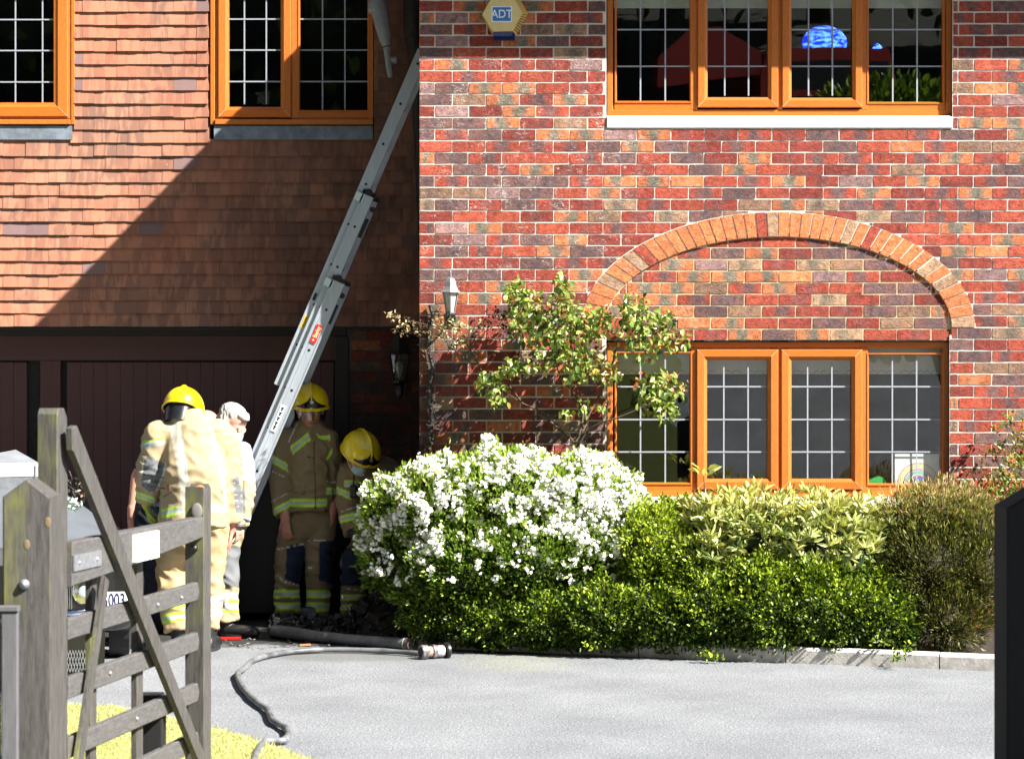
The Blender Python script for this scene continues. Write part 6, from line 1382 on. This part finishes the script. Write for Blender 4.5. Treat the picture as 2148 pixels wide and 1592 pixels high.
def helmet(c, M, parent, k=1.0, visor=True, badge=True):
    T = lambda x, y, z: Vector(c)+M@Vector((x*k, y*k, z*k))
    nu, nv = 48, 20; vs = []
    def surf(a, e, off=0.0):
        # a: azimuth, 0 = forward; e: angle from the crown
        sx, cx_ = math.sin(a), math.cos(a); x = (.122+off)*math.sin(e)*sx; y = (.150+off)*math.sin(e)*cx_-.012; z = (.128+off)*math.cos(e)+.035
        if abs(x) < .018 and cx_ > -.99: z += .010*(1-(x/.018)**2)*max(0, math.sin(min(e, 1.5)*1.0+.5)); 
        return x, y, z
    def lim(a): c_ = math.cos(a); return 1.52+.10*max(0, c_)**2+.34*max(0, -c_)**1.0+.20*math.sin(a)**4
    for j in range(nv+1):
        for i in range(nu): a = 2*math.pi*i/nu; vs.append(T(*surf(a, lim(a)*j/nv)))
    fs = [(j*nu+i, j*nu+(i+1) % nu, (j+1)*nu+(i+1) % nu, (j+1)*nu+i) for j in range(nv) for i in range(nu)]
    inn = len(vs); vs2 = []
    for j in range(nv+1):
        for i in range(nu): a = 2*math.pi*i/nu; vs2.append(T(*surf(a, lim(a)*j/nv, -.006)))
    m = MB(); m.add(vs, fs); h = m.build('helmet', M_HELM, parent, smooth=True)
    m = MB(); m.add(vs2, [tuple(reversed(f)) for f in fs]); m.build('helmet_liner', M_BLKG, h, smooth=True)
    m = MB(); ring = [T(*surf(2*math.pi*i/nu, lim(2*math.pi*i/nu), .002)) for i in range(nu+1)]; m.tube(ring, .006*k, 8, cap=False); m.build('helmet_rim', M_HELM, h, smooth=True)
    m = MB(); m.tube([T(*surf(0 if q < 8 else math.pi, abs(q-8)/8*1.42 if q < 8 else (q-8)/8*1.5, .003)) for q in range(1, 16)], [.004*k+.004*k*math.sin(math.pi*q/15) for q in range(1, 16)], 8); m.build('helmet_ridge', M_HELM, h, smooth=True)
    if badge:
        m = MB(); vs = []; n = 16
        for i in range(n+1):
            u = i/n*2-1; a = u*.85; top = .80+.62*min(1, abs(u)*1.15)**.55; bot = 1.50
            if top > bot-.02: top = bot-.02
            for q in range(4): vs.append(T(*surf(a, top+(bot-top)*q/3, .004)))
        m.add(vs, [(4*i+q, 4*i+q+1, 4*i+q+5, 4*i+q+4) for i in range(n) for q in range(3)]); b = m.build('front_plate', M_BLKG, h, smooth=True)
        m = MB(); c0 = T(*surf(0, 1.25, .007)); nrm = (c0-Vector(c)).normalized(); ax_ = nrm.cross(M@Vector((0, 0, 1))).normalized(); ay_ = nrm.cross(ax_)
        vs = [c0+nrm*.002]+[c0+(ax_*math.cos(t)+ay_*math.sin(t))*(.017 if q % 2 == 0 else .009)*k for q, t in enumerate([math.pi*q/8 for q in range(16)])]
        m.add(vs, [(0, q+1, (q+1) % 16+1) for q in range(16)]); m.build('badge', plain('silver_badge', (.6, .6, .62), .3, .8), b)
    if visor:
        m = MB(); vs = []; n = 14
        for i in range(n+1):
            a = -1.05+2.1*i/n
            for z in (.034, -.012, -.038): vs.append(T(.104*math.sin(a), .134*math.cos(a)-.008+(.0 if z > 0 else -.004), z))
        m.add(vs, [(3*i+q, 3*i+q+1, 3*i+q+4, 3*i+q+3) for i in range(n) for q in range(2)]); m.build('visor', M_VIS, h, smooth=True)
    # side shell behind the ear and neck curtain
    m = MB(); vs = []; n = 14
    for i in range(n+1):
        a = 1.75+2.8*i/n
        for q, z in enumerate((-.005, -.06, -.10)): e = lim(a); x, y, zz = surf(a, e, -.010-.006*q); vs.append(T(x*.96, y*.96, min(z, zz+.02)))
    m.add(vs, [(3*i+q, 3*i+q+1, 3*i+q+4, 3*i+q+3) for i in range(n) for q in range(2)]); m.build('neck_curtain', M_BLKG, h, smooth=True)
    return h
def facemask(c, M, parent, k=1.0):
    v = Vol(); T = lambda x, y, z: Vector(c)+M@Vector((x*k, y*k, z*k))
    v.ell(T(0, .058, -.058), (.056*k, .052*k, .046*k), M); v.ell(T(0, .088, -.045), (.03*k, .022*k, .035*k), M); v.done('mask_shape', .005, 3); o = v.obj('face_mask', M_MASK, parent)
    m = MB()
    for sx in (-1, 1): m.tube([T(sx*.050, .062, -.035), T(sx*.068, .03, -.018), T(sx*.080, .0, .005)], .0022, 6); m.tube([T(sx*.048, .06, -.08), T(sx*.066, .028, -.055), T(sx*.080, -.008, -.035)], .0022, 6)
    m.build('mask_strap', M_MASKW, o); return o
def hand(v, wrist, d, nrm, side, k=1.0, curl=.5, thumb=1):
    """d: along the hand, nrm: back of the hand, side: towards the thumb"""
    d = Vector(d).normalized(); nrm = Vector(nrm); nrm = (nrm-d*nrm.dot(d)).normalized(); sd_ = d.cross(nrm)*thumb; w = Vector(wrist)
    v.seg(w-d*.05, w+d*.01, .027*k, .026*k, 1.15, 1.3, sd_); v.seg(w+d*.01, w+d*.082*k, .017*k, .016*k, 1.7, 2.45, sd_)
    for i, (o_, L_) in enumerate(((.031, .072), (.0105, .080), (-.0105, .074), (-.030, .058))):
        p = w+d*.086*k+sd_*o_*k; a = curl*(.8+.12*i); dd = d
        for q, f in enumerate((.45, .32, .23)):
            an = a*(q+.5); dd = d*math.cos(an)-nrm*math.sin(an); q2 = p+dd*L_*f*k; v.seg(p, q2, (.0098-.0007*q)*k, (.0092-.0008*q)*k, n=10); p = q2
    p = w+d*.022*k+sd_*.028*k; t1 = (d*.75+sd_*.62-nrm*.25).normalized(); q1 = p+t1*.038*k; v.seg(p-t1*.01, q1, .014*k, .0115*k, n=10); t2 = (d*.95+sd_*.2-nrm*.3).normalized(); v.seg(q1, q1+t2*.042*k, .0112*k, .009*k, n=10)
def boot(ankle, toe, parent, h=.16, L=.28, lift=0.0):
    a = Vector(ankle); t = Vector((toe[0], toe[1], 0)).normalized(); g = Vector((a.x, a.y, lift)); v = Vol(); s_ = Vector((-t.y, t.x, 0))
    v.seg(g+Vector((0, 0, .06)), a+Vector((0, 0, h-.05)), .052, .058, side=s_, c1=False); v.seg(g+t*-.03+Vector((0, 0, .045)), g+t*(L-.13)+Vector((0, 0, .04)), .045, .042, 1.05, 1.1, s_); v.seg(g+t*(L-.16)+Vector((0, 0, .04)), g+t*(L-.10)+Vector((0, 0, .036)), .043, .036, 1.15, 1.1, s_)
    v.m.box(0, 0, 0, 0, 0, 0) if False else None
    v.done('boot_shape', .009, 3, .002, 3); o = v.obj('boot', M_BOOT, parent)
    m = MB(); n = 20; prof = [(g+t*(L/2-.075+(L/2+.005)*math.cos(q*6.283/n))+s_*(.05-.006*math.cos(q*6.283/n))*math.sin(q*6.283/n)) for q in range(n)]
    m.add([p+Vector((0, 0, .002)) for p in prof]+[p+Vector((0, 0, .024)) for p in prof], [tuple(range(n-1, -1, -1)), tuple(range(n, 2*n))]+[(q, (q+1) % n, (q+1) % n+n, q+n) for q in range(n)]); m.build('sole', M_TYRE, o); return o
def person(label, at, group=None): pass
def mkJ(Y0): return lambda px, py, dy=0.0: W(px, py, Y0+dy)
VB, VC = .0068, .0095

# --- standing firefighter, facing the camera ---------------------------------
J = mkJ(.92); u = 1/sc(.92)
hc = J(651, 858, -.05); HM = basis((.14, -1, -.30), (0, 0, 1))
b = Vol(); T = head(b, hc, HM, 1.10, J(652, 915)); b.seg(J(652, 925), J(655, 1050), .07, .07, 1.25); b.seg(J(655, 1060), J(650, 1095), .07, .07, 1.2)
ls, rs_ = J(604, 915), J(690, 913); lw_, rw_ = J(597, 1083, -.13), J(699, 1070, -.04)
b.path([ls, J(588, 1005, .02), lw_], [.05, .042, .032]); b.path([rs_, J(703, 1000, .05), rw_], [.05, .042, .032]); b.seg(J(625, 915), J(672, 915), .06, .06)
hand(b, lw_+Vector((.006, -.01, -.02)), (.10, -.05, -1), (-.5, -.85, 0), (1, 0, 0), 1.1, .75, 1); hand(b, rw_+Vector((0, 0, -.01)), (0, -.05, -1), (.8, -.5, 0), (1, 0, 0), 1.0, .7, -1)
for x0_, x1_, x2_ in ((622, 605, 607), (668, 664, 661)): b.path([J(x0_, 1090), J(x1_, 1190, -.02), J(x2_, 1290, .02)], [.075, .055, .042])
b.done('person_shape', VB, 2); b.paint(SKIN, [((.30, .09, .07), lambda co, px, py: (np.abs(px-655) < 8) & (np.abs(py-887.5) < 1.3)), ((.26, .14, .10), lambda co, px, py: (py > 880) & (py < 915) & ((np.sin(px*3.1)*np.sin(py*2.7)) > .55))])
pD = b.obj('person', M_SKIN, None); tag(pD, 'firefighter in tan kit and yellow helmet standing beside the ladder facing the camera', 'person'); eyes(T, pD, 1.1)
v = Vol(); v.seg(J(652, 925), J(653, 1070), .118, .140, 1.22, 1.14, c1=False); v.seg(J(618, 922, .0), J(682, 920, .0), .082, .080); v.seg(J(653, 905), J(652, 960), .10, .12, 1.2, 1.2)
v.path([J(606, 922), J(588, 1003, .02), J(596, 1080, -.11)], [.088, .083, .072], c1=False); v.path([J(688, 920), J(702, 1000, .05), J(697, 1066, .03)], [.082, .075, .066], c1=False)
v.seg(J(652, 903, .02), J(652, 914, .01), .078, .092, 1.1, 1.2, c0=False); v.seg(J(625, 1040, -.07), J(640, 1040, -.09), .03, .03); v.done('jacket_shape', VC, 2, .014, 11)
LPIN = (.62, .62, .58)
regs = hivis(560, 948, 606, 974, 17, xb=604)+hivis(574, 1066, 606, 1049, 17, xb=606)+[(LPIN, band(562, 983, 600, 1001, 1.6)), (LPIN, band(568, 1052, 602, 1034, 1.6)), (LPIN, poly([(621, 890), (624, 889), (607, 927), (604, 927)]))]
regs += [(YEL, poly([(608, 936), (646, 907), (652, 923), (614, 954)])), (SIL, poly([(610, 941), (647, 912), (650, 918), (612, 948)]))]
regs += hivis(606, 1046, 688, 1046, 17, xa=606, xb=686)+hivis(685, 1022, 712, 1024, 15, xa=685)+[(YEL, poly([(664, 908), (672, 915), (692, 912), (692, 924), (668, 920)])), (SIL, poly([(680, 916), (691, 914), (691, 919), (682, 920)])), (YEL, poly([(684, 960), (696, 940), (697, 952), (685, 967)])), (LPIN, band(685, 1009, 706, 1012, 1.6))]
regs += [((.10, .07, .04), poly([(658, 925), (660.5, 925), (664, 1068), (661, 1068)])), ((.13, .09, .05), band(606, 1015, 640, 1017, 1.5)), ((.13, .09, .05), poly([(606, 1028), (637, 1036), (640, 1020), (641.5, 1020), (638.5, 1037.5), (606, 1030)])), ((.06, .045, .03), band(644, 957, 662, 960, 2))]
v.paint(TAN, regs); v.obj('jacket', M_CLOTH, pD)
v = Vol(); v.seg(J(654, 1060), J(652, 1100), .095, .125, 1.15); v.path([J(624, 1095), J(604, 1190, -.02), J(604, 1297, .01)], [.108, .094, .088], c1=False); v.path([J(674, 1095), J(667, 1190, -.02), J(666, 1297, .01)], [.105, .092, .086], c1=False); v.done('trousers_shape', VC, 2, .015, 23)
v.paint((.225, .175, .10), [(NAVY, poly([(602, 1146), (634, 1139), (640, 1150), (640, 1226), (622, 1226), (598, 1214)])), (NAVY, poly([(671, 1134), (700, 1134), (700, 1226), (668, 1218)])), (LPIN, band(580, 1152, 640, 1139, 1.6)), (LPIN, band(645, 1133, 698, 1133, 1.6)), (LPIN, band(582, 1206, 600, 1222, 1.5)), (LPIN, band(598, 1219, 632, 1228, 1.5)), (LPIN, band(646, 1190, 665, 1188, 1.5))]+hivis(570, 1236, 700, 1238, 17)+hivis(570, 1262, 700, 1264, 18)); v.obj('trousers', M_CLOTH, pD)
helmet(hc, HM, pD, 1.08)
boot(J(607, 1290), (-.15, -1), pD); boot(J(662, 1290), (.2, -1), pD)

# --- firefighter bending over at the right ------------------------------------
J = mkJ(.85); hc = J(755, 958, -.14); HM = basis((.42, -.80, -.72), (.25, -.3, 1))
b = Vol(); T = head(b, hc, HM, 1.0, J(772, 990, 0)); b.path([J(775, 985, -.02), J(810, 1010, .08), J(850, 1080, .25)], [.10, .12, .12], 1.1); b.path([J(738, 1000, -.05), J(730, 1068, -.12), J(745, 1122, -.25)], [.05, .042, .034]); b.path([J(800, 1005, -.05), J(805, 1085, -.15), J(785, 1130, -.3)], [.05, .042, .034])
hand(b, J(748, 1128, -.27), (.6, -.3, -.7), (0, -1, .3), (1, 0, 0), 1, .9, 1); hand(b, J(780, 1135, -.32), (-.5, -.3, -.8), (0, -1, .3), (1, 0, 0), 1, .9, -1)
b.path([J(820, 1090, .2), J(745, 1175, .0), J(738, 1290, .1)], [.09, .055, .042]); b.path([J(860, 1090, .3), J(830, 1180, .2), J(820, 1290, .35)], [.09, .055, .042]); b.done('person_shape', VB, 2); b.paint(SKIN, [(BLKC, lambda co, px, py: py > 1108)])
pE = b.obj('person', M_SKIN, None); tag(pE, 'firefighter in yellow helmet and blue mask bending over behind the white flowering shrub', 'person'); eyes(T, pE)
v = Vol(); v.path([J(762, 985, -.02), J(800, 1010, .05), J(850, 1075, .22)], [.135, .175, .17], 1.05); v.path([J(735, 995, -.05), J(728, 1065, -.10), J(742, 1118, -.2)], [.088, .082, .070], c1=False); v.path([J(800, 1000, -.05), J(806, 1080, -.14), J(788, 1125, -.26)], [.088, .08, .068], c1=False); v.seg(J(758, 985, -.1), J(766, 1000, -.03), .085, .10)
v.done('jacket_shape', VC, 2, .013, 31); v.paint((.235, .175, .098), hivis(706, 1020, 742, 1036, 15, xb=736)+hivis(712, 1082, 752, 1072, 16)+[(YEL, poly([(722, 1007), (752, 1007), (752, 1021), (722, 1022)])), (SIL, poly([(722, 1011), (752, 1011), (752, 1017), (722, 1018)])), (YEL, poly([(775, 1008), (795, 1010), (795, 1018), (775, 1018)])), (LPIN, band(715, 1073, 745, 1062, 1.6)), ((.03, .16, .10), poly([(820, 955), (850, 962), (850, 968), (822, 961)]))]); v.obj('jacket', M_CLOTH, pE)
v = Vol(); v.path([J(815, 1085, .18), J(745, 1172, -.01), J(739, 1298, .1)], [.125, .100, .088], c1=False); v.path([J(860, 1085, .3), J(830, 1180, .2), J(822, 1298, .35)], [.125, .1, .088], c1=False); v.done('trousers_shape', VC, 2, .014, 37)
v.paint((.20, .15, .09), [(NAVY, poly([(718, 1150), (764, 1142), (764, 1228), (714, 1228)])), (LPIN, band(712, 1230, 770, 1240, 1.6))]+hivis(700, 1246, 800, 1246, 13)+hivis(700, 1267, 800, 1268, 13)); v.obj('trousers', M_CLOTH, pE)
helmet(hc, HM, pE, 1.10, visor=False); facemask(hc, HM, pE, 1.05)
m = MB(); q = J(741, 1030, -.17); m.box(q.x-.022, q.x+.022, q.y-.02, q.y+.02, q.z-.045, q.z+.04, .008); m.tube([q+Vector((0, 0, .03)), q+Vector((.003, 0, .11))], .006, 6); m.build('radio', M_DARKP, pE)
boot(J(739, 1290, .1), (-.1, -1), pE); boot(J(822, 1290, .35), (.4, -1), pE)

# --- man with white hair and mask, looking down to the right --------------------
J = mkJ(.02); hc = J(487, 888, 0); HM = basis((.80, -.42, -.50), (.3, 0, 1))
b = Vol(); T = head(b, hc, HM, 1.06, J(466, 940)); b.path([J(466, 965), J(460, 1010), J(457, 1080)], [.10, .10, .10], 1.1); b.path([J(505, 955, -.12), J(512, 1030, -.16), J(505, 1095, -.22)], [.05, .042, .034]); b.path([J(430, 955, .1), J(420, 1040, .15), J(430, 1110, .1)], [.05, .042, .034])
b.path([J(470, 1110, -.02), J(472, 1200, -.05), J(470, 1292, 0)], [.08, .055, .042]); b.path([J(435, 1110, .1), J(436, 1200, .1), J(432, 1300, .12)], [.08, .055, .042]); hand(b, J(500, 1092, -.2), (.05, 0, -1), (.9, -.4, 0), (1, 0, 0), 1, .5, 1); hand(b, J(430, 1112, .1), (0, 0, -1), (-.9, -.4, 0), (1, 0, 0), 1, .5, -1)
b.done('person_shape', VB, 2); b.paint((.58, .33, .25), [((.2, .12, .09), lambda co, px, py: (py > 888) & (py < 893) & (px > 502) & (px < 514))])
pC = b.obj('person', M_SKIN, None); tag(pC, 'grey haired man in a pale face mask and fire kit looking down beside the ladder', 'person'); eyes(T, pC, 1.06)
h = Vol(); Th = lambda x, y, z: hc+HM@Vector((x, y, z))
h.ell(Th(0, -.026, .048), (.084, .101, .078), HM); h.ell(Th(0, -.058, -.012), (.076, .060, .075), HM); h.ell(Th(0, .052, .082), (.062, .030, .026), HM); h.ell(Th(.01, .078, .078), (.035, .020, .014), HM); h.ell(Th(.078, -.03, .01), (.014, .035, .04), HM); h.ell(Th(-.078, -.03, .01), (.014, .035, .04), HM)
h.done('hair_shape', .0055, 1, .0065, 5, (50, 50, 16)); h.obj('hair', mat('silver_grey_hair', (.42, .40, .38), .6, nz=(60, .45), bmp=(90, .8, .006), stretch=(1, 1, .35)), pC)
facemask(hc, HM, pC, 1.08)
v = Vol(); v.path([J(474, 966, 0), J(466, 1015, 0), J(462, 1100, 0)], [.135, .165, .165], 1.2, c1=False); v.path([J(504, 952, -.1), J(511, 1028, -.14), J(503, 1092, -.2)], [.082, .075, .066], c1=False); v.path([J(432, 955, .1), J(420, 1040, .15), J(430, 1104, .1)], [.085, .078, .068], c1=False); v.seg(J(466, 935, .03), J(472, 958, .02), .068, .12, c0=False)
v.done('jacket_shape', VC, 2, .011, 41); v.paint(TANL, [(WHT, lambda co, px, py: (py < 1008)), (PAD, poly([(496, 1010), (512, 1005), (516, 1078), (502, 1080)])), (YEL, band(480, 1084, 530, 1080, 4)), (SIL, band(480, 1088, 530, 1084, 9)), ((.65, .04, .04), poly([(500, 975), (508, 972), (509, 990), (502, 995)])), ((.2, .2, .22), poly([(503, 958), (508, 955), (507, 970), (503, 970)]))]); v.obj('jacket', M_CLOTH, pC)
m = MB(); q = J(502, 1098, -.21); m.lathe(q, [(.042, -.014), (.045, 0), (.042, .014)], 16, (.1, 0, 1)); m.build('wristwatch', plain('steel_watch', (.5, .52, .55), .3, .7), pC)
v = Vol(); v.seg(J(458, 1085), J(456, 1120), .14, .14, 1.15); v.path([J(472, 1115, -.02), J(471, 1200, -.05), J(472, 1297, 0)], [.112, .090, .090], c1=False); v.path([J(436, 1115, .1), J(436, 1200, .1), J(434, 1297, .12)], [.112, .09, .09], c1=False); v.done('trousers_shape', VC, 2, .015, 43)
v.paint(TANL, [(PAD, lambda co, px, py: (py > 1146) & (py < 1232) & (px > 448)), (WHT, band(400, 1246, 520, 1240, 18)), (WHT, band(400, 1268, 520, 1262, 16)), (YEL, band(400, 1283, 520, 1277, 4))]+[((.4, .8, .06), band(480, 1256, 500, 1256, 10))]); v.obj('trousers', M_CLOTH, pC)
boot(J(474, 1296, 0), (.93, -.35), pC, L=.31); boot(J(434, 1300, .12), (.9, -.3), pC, L=.3)

# --- man in a navy T-shirt, mostly hidden -----------------------------------------
J = mkJ(.25); hc = J(432, 898, .05); HM = basis((.5, .55, -.6), (.2, .2, 1))
b = Vol(); T = head(b, hc, HM, 1.0, J(410, 935)); b.path([J(392, 960), J(355, 1000, .05), J(332, 1085, 0)], [.10, .10, .10], 1.05); b.path([J(325, 935, -.02), J(287, 1000, 0), J(277, 1075, -.02)], [.055, .040, .029]); b.path([J(430, 960, .2), J(445, 1040, .2), J(440, 1100, .1)], [.055, .042, .03]); b.path([J(325, 930, 0), J(310, 950, 0)], [.06, .055])
hand(b, J(276, 1080, -.02), (-.02, 0, -1), (-.8, -.6, 0), (1, 0, 0), 1.08, .75, 1); hand(b, J(440, 1105, .1), (0, 0, -1), (.8, -.6, 0), (1, 0, 0), 1, .75, -1)
b.path([J(320, 1110, 0), J(322, 1210, -.02), J(328, 1318, .05)], [.08, .058, .044]); b.path([J(350, 1110, .1), J(355, 1210, .1), J(352, 1318, .15)], [.08, .058, .044]); b.done('person_shape', VB, 2); b.paint((.60, .29, .21), [])
pB = b.obj('person', M_SKIN, None); tag(pB, 'bald man in a navy T-shirt half hidden behind the firefighter seen from the back', 'person'); eyes(T, pB)
v = Vol(); v.path([J(395, 950), J(352, 1005, .05), J(332, 1090, 0)], [.15, .155, .14], 1.15, c1=False); v.path([J(332, 928, -.02), J(296, 985, 0)], [.082, .064], c1=False); v.path([J(425, 955, .2), J(440, 1000, .2)], [.082, .066], c1=False); v.done('shirt_shape', VC, 3, .006, 51); v.paint((.018, .022, .055), []); v.obj('t_shirt', M_CLOTH, pB)
v = Vol(); v.seg(J(330, 1078), J(330, 1115), .13, .13, 1.2); v.path([J(318, 1110, 0), J(322, 1210, -.02), J(327, 1318, .05)], [.10, .078, .066], c1=False); v.path([J(350, 1110, .1), J(355, 1210, .1), J(352, 1318, .15)], [.1, .078, .066], c1=False); v.done('trousers_shape', VC, 3, .011, 53); v.paint((.022, .027, .042), [(BLKC, band(280, 1078, 380, 1078, 10))]); v.obj('trousers', M_CLOTH, pB)
boot(J(327, 1318, .05), (-.25, -.6), pB); boot(J(352, 1318, .15), (.2, -.8), pB)

# --- firefighter from behind, in the sun ------------------------------------------
J = mkJ(-.72); hc = J(384, 870, .10); HM = basis((.10, .80, -.50), (.1, .3, 1))
b = Vol(); T = head(b, hc, HM, 1.0, J(392, 905, .05)); b.path([J(400, 950, .02), J(408, 1000, -.02), J(404, 1075, -.02)], [.09, .10, .10], 1.1); b.path([J(338, 940, .02), J(316, 1000, .03), J(310, 1050, .12)], [.045, .042, .034]); b.path([J(470, 930, .05), J(486, 1015, .08), J(488, 1098, .12)], [.055, .045, .034])
hand(b, J(306, 1058, .12), (.25, .4, -1), (-.9, -.2, 0), (1, 0, 0), 1.08, .9, -1); hand(b, J(484, 1112, .12), (-.15, .1, -1), (.8, .3, 0), (1, 0, 0), 1.05, .55, 1)
b.path([J(370, 1100), J(362, 1195, .06), J(372, 1318, -.02)], [.085, .06, .045]); b.path([J(440, 1100), J(444, 1195, .04), J(437, 1318, -.05)], [.085, .06, .045]); b.done('person_shape', VB, 2)
b.paint((.56, .24, .18), [((.42, .55, .05), lambda co, px, py: (px < 345) & (py > 1030) & (py < 1110))])
pA = b.obj('person', M_SKIN, None); tag(pA, 'firefighter seen from behind in sunlit cream kit and yellow helmet, by the gate', 'person'); eyes(T, pA)
v = Vol(); v.path([J(400, 915, .02), J(408, 985, -.02), J(408, 1060, -.02), J(404, 1098, -.02)], [.135, .165, .170, .172], 1.30, c1=False); v.seg(J(345, 912, .02), J(455, 912, .04), .095, .095)
v.path([J(333, 918, .02), J(318, 990, .03), J(309, 1050, .11)], [.104, .094, .080], c1=False); v.path([J(466, 925, .04), J(482, 1015, .08), J(485, 1092, .12)], [.100, .086, .074], c1=False); v.seg(J(391, 862, .04), J(396, 915, .02), .082, .12, 1.1, 1.3, c0=False)
v.done('jacket_shape', VC, 2, .014, 61)
ys_ = [(PAD, poly([(309, 954), (346, 972), (340, 1000), (326, 1030), (312, 1032), (298, 1020), (297, 998), (303, 965)])), (LPIN, poly([(346, 972), (349, 973), (343, 1002), (328, 1034), (325, 1031), (339, 1000)])), (LPIN, poly([(300, 962), (303, 962), (298, 998), (295, 998)]))]
for q in range(5): ys_.append(((.07, .075, .08), band(297, 972+11*q, 346, 980+11*q, 1.3)))
ys_ += hivis(284, 1030, 325, 1044, 13)+[(YEL, band(298, 925, 345, 918, 12)), (SIL, band(298, 929, 345, 922, 11))]
ys_ += hivis(338, 1068, 372, 1060, 19)+[(SIL, band(372, 1062, 500, 1056, 15, xa=372, xb=478)), ((.62, .60, .50), poly([(352, 882), (376, 876), (392, 980), (402, 1078), (384, 1080), (373, 985)])), ((.36, .38, .38), poly([(384, 965), (387, 964), (398, 1050), (395, 1050)])), ((.36, .38, .38), poly([(389, 964), (390.5, 964), (401.5, 1050), (399.5, 1050)])), ((.5, .05, .02), poly([(351, 1018), (354, 1018), (354, 1028), (351, 1028)])), ((.22, .16, .09), poly([(342, 1040), (366, 1026), (378, 1024), (378, 1026), (366, 1029), (343, 1044)])), ((.7, .68, .6), poly([(441, 900), (447, 900), (470, 1000), (478, 1055), (472, 1055), (464, 1000)]))]
ys_ += [(PAD, poly([(488, 1004), (500, 998), (510, 1040), (508, 1076), (494, 1078)]))]
for q in range(5): ys_.append(((.42, .42, .42), band(488, 1012+12*q, 512, 1016+12*q, 1.2)))
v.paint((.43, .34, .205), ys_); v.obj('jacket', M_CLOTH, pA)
v = Vol(); v.seg(J(402, 1080), J(402, 1118), .16, .155, 1.2); v.path([J(372, 1105), J(362, 1195, .05), J(374, 1322, -.02)], [.125, .108, .085], c1=False); v.path([J(440, 1105), J(444, 1195, .04), J(438, 1320, -.05)], [.118, .088, .072], c1=False); v.done('trousers_shape', VC, 2, .020, 67)
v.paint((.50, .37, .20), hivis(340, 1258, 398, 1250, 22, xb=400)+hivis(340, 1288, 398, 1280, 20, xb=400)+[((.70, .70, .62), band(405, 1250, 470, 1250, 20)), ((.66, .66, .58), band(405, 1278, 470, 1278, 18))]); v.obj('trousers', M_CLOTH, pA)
helmet(hc, HM, pA, 1.06, visor=False)
boot(J(376, 1320, -.02), (-.05, 1), pA); boot(J(438, 1320, -.05), (.12, .9), pA)
m = MB(); m.tube(smooth_path([tuple(J(318, 1066, .05)), tuple(J(332, 1078, 0)), tuple(J(340, 1098, 0)), tuple(J(338, 1125, .02)), tuple(J(345, 1150, .05))], 4), .018, 10); m.ell(J(330, 1075, .02), (.035, .03, .04)); m.build('branch_pipe', mat('dark_green_hose', (.02, .04, .03), .4), None, smooth=True, label='dark hose branch held in the left glove of the firefighter seen from behind', cat='hose branch')
for _s in [tmp_scene]: bpy.data.scenes.remove(_s)
